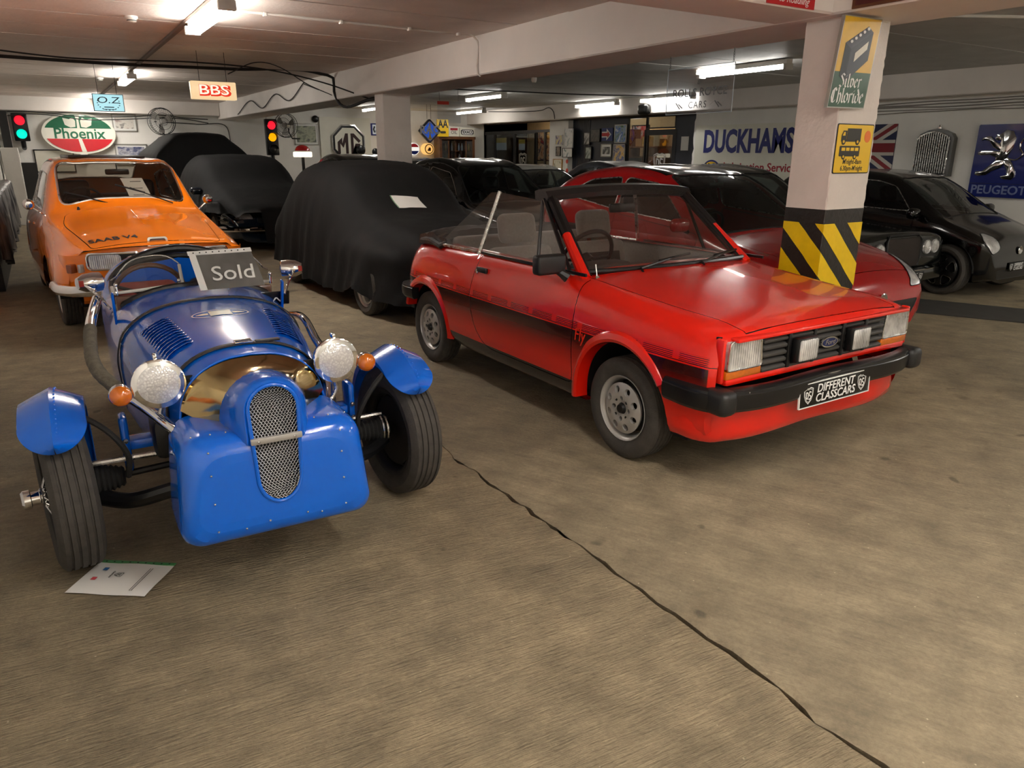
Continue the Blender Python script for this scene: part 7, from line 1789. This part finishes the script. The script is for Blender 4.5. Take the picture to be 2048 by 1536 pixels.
    for nm, pts in (('letter_m', [(-.34, -.30), (-.34, .02), (-.20, .14), (-.20, -.02), (-.10, .26), (-.02, .26), (-.02, -.30), (-.10, -.30), (-.10, .02), (-.17, -.14), (-.26, -.02), (-.26, -.30)]), ('letter_g', [(.06, .26), (.16, .26), (.36, .06), (.30, .0), (.14, .16), (.14, -.28), (.34, -.28), (.34, -.02), (.20, -.02), (.20, -.10), (.26, -.10), (.26, -.36), (.06, -.36)])):
        ar = sum(pts[i][0] * pts[(i + 1) % len(pts)][1] - pts[(i + 1) % len(pts)][0] * pts[i][1] for i in range(len(pts))); pts = pts if ar > 0 else pts[::-1]; F.plate(nm, [(a * q, b * q) for a, b in pts], .0595, .006, brn, t)
    # telephone sign, badges and cabinet at the far corner
    def simple(name, label, rc, Y, m, th=.06, cat='sign'): f, w, h = back_face(rect_back(*rc, Y), Y); t = thing(name, label, cat, tuple(f.o)); F = Face((0, 0, 0), (1, 0, 0)); F.rect('panel', -w / 2, -h / 2, w / 2, h / 2, -th, th, m, t); return t, F, w, h
    t, F, w, h = simple('telephone_sign', 'blue and white telephone box sign beside the plain pillar', (742, 247, 778, 271), YW - .02, 'duck_blue', .15); F.rect('field', -w * .42, -h * .40, w * .46, h * .40, .0005, .003, lamp_mat('phone_field', (.75, .78, .80), .06), t); MB().tube([F.p(-w * .30, h * .25, .006), F.p(-w * .36, 0, .006), F.p(-w * .30, -h * .25, .006)], .022, 6).build('handset', M['ink'], t)
    F.text('You may', w * .10, h * .15, .004, .10, 'ink', t, ext=.0005); F.text('telephone', w * .10, -h * .12, .004, .10, 'ink', t, ext=.0005)
    rc = rect_back(837, 236, 882, 288, 18.0); f, w, h = back_face(rc, 18.0); t = thing('diamond_sign', 'blue diamond RAC box sign hanging beside the pillar', 'sign', tuple(f.o), math.radians(-12)); F = Face((0, 0, 0), (1, 0, 0)); k = h / 2 * .96
    def dia(s, r=.04): return rpoly([(0, -k * s), (k * s * .98, 0), (0, k * s), (-k * s * .98, 0)], r, 3)
    F.plate('case', dia(1.0), -.13, .13, 'dark_metal', t); F.plate('blue_edge', dia(.92), .0005, .003, 'sign_navy', t); F.plate('white_line', dia(.82), .004, .002, 'print_white', t); F.plate('blue_field', dia(.74), .0065, .002, lamp_mat('rac_blue', (.02, .09, .52), .14), t)
    F.text('RAC', 0, .02, .0105, .27, 'print_white', t, ext=.001, bold=.007, sx=1.0); F.plate('yellow_tower', [(-.05, -.20), (.05, -.20), (.015, -.1), (.02, .1), (0, .26), (-.02, .1), (-.015, -.1)], .0087, .0008, 'sign_yellow', t)
    for s in (1, -1): MB().cyl(F.p(s * .05, k * .95, -.06), F.p(s * .05, CEIL - f.o.z, -.06), .004, n=5).build('hanger', M['dark_metal'], t)
    t, F, w, h = simple('yellow_badge_sign', 'tall yellow AA winged badge sign behind the clear acrylic', (875, 239, 897, 273), 20.2, 'sign_yellow', .05); [F.text('A', q * w * .22, h * .22, .003, .30, 'ink', t, ext=.004, sx=.8, bold=.006, name='letter') for q in (-1, 1)]; F.plate('car_mark', rrect(-w * .25, -h * .32, w * .25, -h * .18, .03), .001, .003, 'ink', t)
    MB().box((0, .4, 0), (.06, .75, .06)).build('wall_arm', M['dark_metal'], t, flat=True)
    cx0, cx1, cz0, cz1 = rect_back(880, 273, 949, 330, 20.3); cab = thing('glazed_cabinet', 'brown wooden cabinet with glazed doors full of glassware', 'cabinet', ((cx0 + cx1) / 2, 20.5, 0)); w = cx1 - cx0
    MB().box((0, .18, cz1 / 2), (w, .04, cz1)).build('back_panel', M['dark_wood'], cab, flat=True); MB().box((0, 0, cz1 - .04), (w + .06, .44, .08)).build('cornice', M['dark_wood'], cab, flat=True); MB().box((0, 0, .4), (w, .4, .8)).build('base', M['dark_wood'], cab, flat=True)
    for s in (-1, 0, 1): MB().box((s * (w / 2 - .03), -.02, cz1 / 2 + .35), (.07, .38 if s else .1, cz1 - .85)).build('stile', M['dark_wood'], cab, flat=True)
    for z in (.95, 1.25, 1.55): MB().box((0, 0, z), (w - .1, .34, .02)).build('shelf', M['dark_wood'], cab, flat=True)
    for s in (-1, 1): MB().box((s * w / 4, -.19, cz1 / 2 + .35), (w / 2 - .12, .006, cz1 - .95)).build('door_pane', M['shop_glass'], cab, flat=True); MB().box((s * w / 4, -.192, cz1 / 2 + .35), (.03, .02, cz1 - .95)).build('glazing_bar', M['dark_wood'], cab, flat=True)
    rnd = random.Random(12); cols = ((190, 150, 70), (160, 170, 180), (120, 60, 40), (60, 90, 60), (200, 200, 196)); g = [mat('ware_%d' % i, rgb(*c), .2, coat=.5) for i, c in enumerate(cols)]; nm = ('amber', 'grey', 'brown', 'green', 'white')
    prof = [(.0, 0), (.032, .0), (.036, .02), (.036, .12), (.018, .17), (.018, .21), (0, .21)]; bm_ = [MB().lathe(prof, n=10).mesh('bottle') for _ in cols]
    for i, me in enumerate(bm_): me.materials.append(g[i])
    for sh, z in enumerate((.96, 1.26, 1.56)):
        for k in range(8):
            i = (k * 3 + sh * 2) % 5; o = add('bottle', bm_[i], None); o.location = (cab.location.x + (-1 if k < 4 else 1) * (.13 + (w / 2 - .27) * (k % 4) / 3), 20.46 + rnd.uniform(-.05, .05), z + .001); setp(o, nm[i] + ' bottle, ' + ('first', 'second', 'third', 'fourth')[k % 4] + ' from the stile in the ' + ('door nearer the pillar' if k < 4 else 'door nearer the office') + ', ' + ('lower', 'middle', 'upper')[sh] + ' shelf', 'bottle', 'bottles in the glazed cabinet')
    for (rc, lb, kind) in (((898, 253, 918, 273), 'white and red oil can sign standing on the cabinet', 0), ((920, 255, 949, 273), 'white TEXACO sign standing on the cabinet', 1)):
        x0, x1, z0, z1 = rect_back(*rc, 20.4); t = thing('counter_sign', lb, 'sign', ((x0 + x1) / 2, 20.4, cz1)); w_, h_ = x1 - x0, z1 - z0; F = Face((0, 0, h_ / 2), (1, 0, 0)); F.rect('panel', -w_ / 2, -h_ / 2, w_ / 2, h_ / 2, -.06, .06, 'banner_cream', t)
        if kind: F.plate('ring', rrect(-w_ * .44, -h_ * .3, w_ * .44, h_ * .3, .06), .0005, .002, 'ink', t); F.plate('field', rrect(-w_ * .40, -h_ * .24, w_ * .40, h_ * .24, .05), .003, .002, 'print_white', t); F.text('TEXACO', 0, 0, .0052, .115, 'ink', t, ext=.0005, bold=.004, sx=.92)
        else: F.rect('red_bar', -w_ * .36, h_ * .12, w_ * .36, h_ * .34, .0005, .002, mat('bar_red', rgb(170, 30, 50), .4), t); F.text('OIL', 0, -h_ * .1, .001, .13, 'ink', t, ext=.0005)
    # round lit signs and warm counter lamps in the corner
    for (px, py, r, lb, c1, c2) in ((858, 298, .16, 'round orange lit clock sign in the far corner', (1, .55, .16), 'ink'), (828, 298, .17, 'round red, white and blue lit globe sign in the far corner', (.9, .86, .8), 'px_red')):
        c = px_on(px, py, 1, 20.75); t = thing('round_sign', lb, 'sign', tuple(c)); F = Face((0, 0, 0), (1, 0, 0)); F.plate('disc', circ(0, 0, r, 28), -.24, .25, lamp_mat('disc_%d' % px, c1, .2), t)
        if c2 == 'ink': MB().tube([F.p(r * .8 * math.cos(q * .25), r * .8 * math.sin(q * .25), .012) for q in range(25)], .014, 5, closed=True).build('ring', M['dark_wood'], t); F.plate('mark', [(-.06, -.05), (0, .05), (.06, .03), (.05, -.06)], .0105, .002, 'dark_wood', t)
        else: F.plate('red_part', [(r * .9 * math.cos(a), r * .9 * math.sin(a)) for a in [math.radians(20 + 140 * i / 12) for i in range(13)]], .0105, .002, 'px_red', t); F.plate('blue_part', [(r * .9 * math.cos(a), r * .9 * math.sin(a)) for a in [math.radians(200 + 140 * i / 12) for i in range(13)]], .0105, .002, 'sign_navy', t)
    t = thing('wall_lamp', 'warm wall lamp glowing behind the plain pillar', 'lamp', (9.0, 20.85, 1.62)); MB().sphere((0, 0, 0), .07, 12, 8).build('bulb', lamp_mat('warm_bulb', (1, .62, .25), 9), t); MB().cyl((0, 0, 0), (0, .15, .0), .03, n=10).build('holder', M['dark_metal'], t)
    # red-topped lit globe above the second cover and two caps on the board ledge
    c = px_on(605, 304, 1, 19.6); t = thing('globe_lamp', 'red-topped lit petrol globe between the covers', 'lamp', tuple(c)); MB().sphere((0, 0, 0), .20, 20, 8, (1, 1, .9), half=(0, 1.4)).build('red_cap', mat('globe_red', rgb(200, 16, 24), .2, coat=1), t); MB().rbox((0, 0, -.06), (.44, .20, .13), .02).build('lit_panel', lamp_mat('globe_glow', (1, .86, .62), .5), t); MB().cyl((0, 0, -.10), (0, 0, -c.z), .04, n=10).build('stand', M['dark_metal'], t)
    for (px, py, r, lb) in ((722, 300, .13, 'black round tyre ornament in front of the octagon badge'), (751, 304, .10, 'small black speaker ball beside the octagon badge')):
        c = px_on(px, py, 1, 20.0); t = thing('round_ornament', lb, 'ornament', tuple(c)); MB().sphere((0, 0, 0), r, 18, 10, (1, .6, 1)).build('ball', M['satin_black'], t); MB().cyl((0, 0, -r * .9), (0, 0, -c.z), .02, n=8).build('stem', M['dark_metal'], t)
    c = px_on(630, 238, 1, YW); t = thing('wall_bell', 'small black round alarm bell beside the octagon board', 'bell', tuple(c)); MB().lathe([(.09, 0), (.09, .04), (.06, .06), (0, .065)], (0, 0, 0), (0, -1, 0), 18).build('gong', M['satin_black'], t)
    # left end: mirror-fronted case, boards and sheeted bench
    t = thing('glass_case', 'tall black framed glass case on the left wall near the corner', 'display case', (-.56, 20.2, 1.75)); F = Face((0, 0, 0), (0, 1, 0)); F.rect('back', -.5, -.55, .5, .55, 0, .16, 'satin_black', t); F.rect('glass', -.45, -.5, .45, .5, .1605, .004, mat('mirror_glass', (.7, .72, .72), .05, 1.0), t)
    t = thing('white_cabinet', 'white painted upright cabinet in the rear left corner', 'cabinet', (-.46, 19.2, 0)); MB().rbox((0, 0, .78), (.3, .7, 1.56), .01).build('carcass', M['wall_white'], t); MB().box((.152, 0, .8), (.008, .62, 1.4)).build('cabinet_door', M['fitting_white'], t, flat=True)
    c = px_on(65, 380, 1, 20.8); t = thing('leaning_board', 'dark board leaning on the rear wall left of the orange saloon', 'board', (c.x, 20.8, 0)); MB().box((0, 0, .62), (.34, .03, 1.24), rot=Matrix.Rotation(-.08, 3, 'X')).build('board', M['dark_metal'], t, flat=True)
    t = thing('sheeted_bench', 'low bench along the left wall under crumpled grey and white sheets', 'bench', (-.53, 13.2, 0)); rnd = random.Random(21); P = []
    for i in range(90):
        y = -3.4 + 6.4 * i / 89; P.append([(-.10, y, 1.0), (.02, y, 1.01 + rnd.uniform(-.01, .01)), (.07 + .02 * math.sin(y * 17), y, .98), (.08 + .035 * math.sin(y * 23 + 1) + rnd.uniform(-.01, .01), y, .70), (.085 + .045 * math.sin(y * 23 + 1.3) + rnd.uniform(-.012, .012), y, .30 + .06 * math.sin(y * 5))])
    MB().grid(P).build('dust_sheet', picmat('sheet_grey', ((34, 34, 36), (80, 78, 78), (130, 126, 122), (50, 46, 46)), 3.2, (2, 3, .6)), t, ang=70, merge=0); MB().box((-.05, -.2, .45), (.12, 6.2, .9)).build('bench_frame', M['dark_metal'], t, flat=True)
rear()

# ================================================================ services on the ceiling
def services():
    def run(name, label, pts, r, m, cat='cable', group=None, step=.1):
        o = MB().tube(smooth_path(pts, step), r, 7).build(name, M[m]); return setp(o, label, cat, group)
    zc = CEIL - .012
    o = MB().rbox((1.385, 9.4, CEIL - .018), (.05, 19.0, .03), .006).build('conduit', mat('conduit_grey', rgb(120, 104, 96), .5), flat=True); setp(o, 'grey conduit along the ceiling linking the batten lights', 'conduit')
    run('ceiling_cable', 'thick black cable crossing the ceiling and dropping down the spine beam', [(-.6, 12.05, zc - .01), (1.2, 12.0, zc - .03), (2.6, 11.95, zc - .015), (3.9, 11.92, zc - .01), (4.09, 11.90, zc - .06), (4.095, 11.9, 2.40), (4.12, 11.85, 2.275), (4.4, 11.0, 2.265), (4.5, 10.75, 2.265)], .022, 'black_cable')
    run('ceiling_cable', 'thin sagging cable beside the thick black one', [(-.6, 11.2, zc), (.6, 11.3, zc - .06), (1.3, 11.4, zc - .03), (2.0, 11.3, zc - .02), (3.2, 11.3, zc - .09), (3.8, 11.2, zc - .22), (4.3, 11.0, 2.26)], .010, 'black_cable')
    run('ceiling_cable', 'looped cable hanging by the lit box sign', [(2.15, 10.1, zc - .25), (2.6, 10.6, zc - .05), (3.1, 11.2, zc - .03), (3.6, 11.6, zc - .20), (4.08, 12.0, zc - .30), (4.09, 13.0, zc - .12), (4.09, 13.4, zc - .05)], .007, 'black_cable')
    run('ceiling_cable', 'drooping cable on the beam face behind the lit box sign', [(4.09, 13.4, zc - .02), (4.085, 14.4, zc - .26), (4.085, 15.2, zc - .10), (4.085, 16.4, zc - .30), (4.085, 17.2, zc - .12), (4.085, 18.6, zc - .34)], .009, 'black_cable')
    for k, (z0, lb) in enumerate(((2.30, 'upper'), (2.24, 'lower'))):
        rnd = random.Random(k); run('wall_cable', lb + ' sagging cable across the rear wall', [(-.6 + .55 * q, YB - .33, z0 + rnd.uniform(-.04, .03) + .03 * math.sin(q * 1.3)) for q in range(9)], .011, 'black_cable')
    run('wall_cable', 'cable looping round the wall fan to the cover', [(2.6, YB - .02, 2.20), (3.6, YB - .02, 2.16), (4.3, YB - .02, 2.10), (4.35, YB - .02, 1.8), (4.35, YB - .02, 1.4)], .010, 'black_cable')
    run('ceiling_pipe', 'thin painted pipe across the ceiling and down the spine beam', [(1.5, 7.20, zc), (2.5, 7.24, zc), (3.6, 7.30, zc), (4.05, 7.33, zc), (4.098, 7.33, zc - .04), (4.098, 7.33, 2.45), (4.098, 7.33, 2.30), (4.13, 7.33, 2.275)], .010, 'soffit_white', 'pipe', None, .08)
    for k, x in enumerate((1.9, 2.6, 3.3, 3.85)):
        o = MB().rbox((x, 7.24 + .03 * (x - 2.5), zc - .004), (.03, .05, .03), .006).build('pipe_clip', M['soffit_white'], flat=True); setp(o, 'small clip on the ceiling pipe, ' + ('nearest the batten light', 'second from the batten light', 'third from the batten light', 'nearest the spine beam')[k], 'clip', 'clips on the ceiling pipe')
    run('ceiling_cable', 'black cable along the right bay ceiling toward the office', [(4.9, 12.6, zc), (6.5, 12.8, zc - .05), (8.0, 13.0, zc - .02), (9.4, 12.6, zc - .04), (11.3, 12.4, zc)], .012, 'black_cable')
    run('beam_cable', 'thin cable across the edge beam and down by the pier', [(10.5, 18.2, 2.56), (11.0, 17.4, 2.54), (11.33, 16.9, 2.56), (11.34, 16.5, 2.60), (11.34, 16.35, 2.50), (11.34, 16.3, 2.33)], .010, 'black_cable')
    run('ceiling_pipe', 'white pipe slanting across the right bay ceiling past the pillar', [(4.8, 5.3, zc), (6.2, 4.4, zc), (7.5, 3.7, zc), (9.0, 2.9, zc)], .014, 'fitting_white', 'pipe')
    for (x, y, lb) in ((.925, 8.08, 'white smoke detector beside the larger batten light'), (1.10, 14.86, 'white smoke detector beyond the thick black cable')):
        t = thing('smoke_detector', lb, 'smoke detector', (x, y, CEIL), 0, 'ceiling smoke detectors'); MB().lathe([(.055, 0), (.055, -.02), (.04, -.032), (.04, -.045), (.028, -.052), (0, -.053)], (0, 0, 0), (0, 0, 1), 20).build('case', M['fitting_white'], t); MB().lathe([(.041, -.034), (.041, -.043)], n=20).build('grille', M['dark_metal'], t)
    c = px_on(1068, 156, 2, 2.28); t = thing('sensor', 'tiny white sensor under the spine beam', 'sensor', (c.x, c.y, 2.284)); MB().lathe([(.03, 0), (.03, -.03), (.02, -.05), (0, -.052)], n=14).build('case', M['fitting_white'], t)
services()
# ================================================================ small things on floor and cars
def small():
    # sheet in a punched pocket on the floor
    q = [Vector(px_on(*p, 2, 0)) for p in ((130, 1187), (290, 1195), (355, 1128), (203, 1125))]
    c = sum(q, Vector()) / 4; u = (q[1] - q[0]).normalized(); v = (q[3] - q[0]); v = (v - u * v.dot(u)).normalized(); w, h = .295, .222
    t = thing('price_sheet', 'white price sheet in a green-edged pocket on the concrete floor', 'paper', (c.x, c.y, 0)); F = Face((0, 0, .004), u, v)
    P = []
    for i in range(9):
        a = -w / 2 + w * i / 8; P.append([F.p(a, -h / 2 + (h - .018) * j / 6, .002 + .0035 * math.sin(i * 1.1) * math.sin(j * .9 + .4)) for j in range(7)])
    MB().grid(P).build('sheet', M['paper'], t); st = F.rect('punched_strip', -w / 2, h / 2 - .018, w / 2, h / 2, .001, .0012, mat('strip_green', rgb(70, 150, 84), .4), t)
    for i in range(9): F.plate('punch_hole', circ(-w * .42 + w * .84 * i / 8, h / 2 - .009, .0035, 10), .0023, .0004, 'ink', st)
    Fp = Face((0, 0, .004), -v, u)    # the print is turned a quarter
    shield(t, Fp.mt(-.01, -.02, .0065), .035, 'ink'); text('classcars', .012, M['ink'], t, Fp.mt(-.01, -.045, .0065), ext=.0003)
    F.rect('blue_mark', -.098, .035, -.080, .053, .0062, .0004, mat('mark_blue', rgb(50, 110, 170), .5), t); F.rect('red_mark', -.105, -.03, -.087, -.012, .0062, .0004, mat('mark_red', rgb(200, 70, 80), .5), t)
    for a in (.075, .083): F.rect('print_line', a, -.085, a + .002, .06, .0066, .0003, 'ink', t)
    # SOLD sign in a clear pocket resting on the roadster
    R = bpy.data.objects['roadster_car']; Mw = R.matrix_basis
    t = thing('sold_sign', 'grey Sold sheet in a clear punched pocket leaning on the roadster screen', 'sign', tuple(Mw @ Vector((-.76, .148, .862))), R.rotation_euler.z); F = Face((0, 0, 0), (.05, 1, .02), (-.62, .05, .78)); F.v = (F.v - F.u * F.u.dot(F.v)).normalized(); F.w = F.u.cross(F.v); w, h = .285, .20
    rnd = random.Random(6); P = []
    for i in range(13):
        a = -w / 2 + w * i / 12 - .008; P.append([F.p(a - .03 * (j / 8), h * j / 8 + .004, .010 + .012 * math.sin(j * .5) * (i / 12 - .3) + rnd.uniform(-.0008, .0008)) for j in range(9)])
    MB().grid(P).build('grey_sheet', mat('sold_grey', rgb(118, 116, 112), .35, var=.2, scale=14), t, ang=60)
    P2 = [[p + F.w * .003 for p in r] for r in P]; MB().grid(P2).build('pocket', glass('pocket_film', (.93, .94, .95), 1.5, .08), t, ang=60)
    F.plate('top_strip', [(-w / 2 - .045, h * .985), (w / 2 - .035, h * .985), (w / 2 - .037, h * 1.10), (-w / 2 - .047, h * 1.10)], .012, .0015, 'print_white', t); 
    for i in range(9): F.plate('punch_hole', circ(-w / 2 - .02 + (w - .05) * i / 8, h * 1.045, .0035, 10), .0137, .0006, 'ink', t)
    F.plate('left_strip', [(-w / 2 - .02, 0.0), (-w / 2 + .012, 0.0), (-w / 2 - .012, h), (-w / 2 - .042, h)], .016, .0012, 'print_white', t)
    text('Sold', .112, M['print_white'], t, F.mt(.0, h * .40, .019), ext=.0008, bold=.0005, sx=1.05)
    # sheet on the cover bonnet
    # black mat strip across the floor at right
    P = [px_on(*p, 2, 0) for p in ((1812, 597), (1812, 624), (2080, 650), (2080, 623))]
    for i, j in ((2, 1), (3, 0)): P[i] = P[j] + (P[i] - P[j]).normalized() * 4.2
    o = MB().put([(p.x, p.y, .001) for p in P] + [(p.x, p.y, .012) for p in P], [(3, 2, 1, 0), (4, 5, 6, 7), (0, 1, 5, 4), (1, 2, 6, 5), (2, 3, 7, 6), (3, 0, 4, 7)]).build('rubber_mat', mat('mat_grey', rgb(62, 60, 56), .7, var=.15, scale=6), flat=True); setp(o, 'dark rubber mat strip on the floor before the black city car', 'mat')
small()
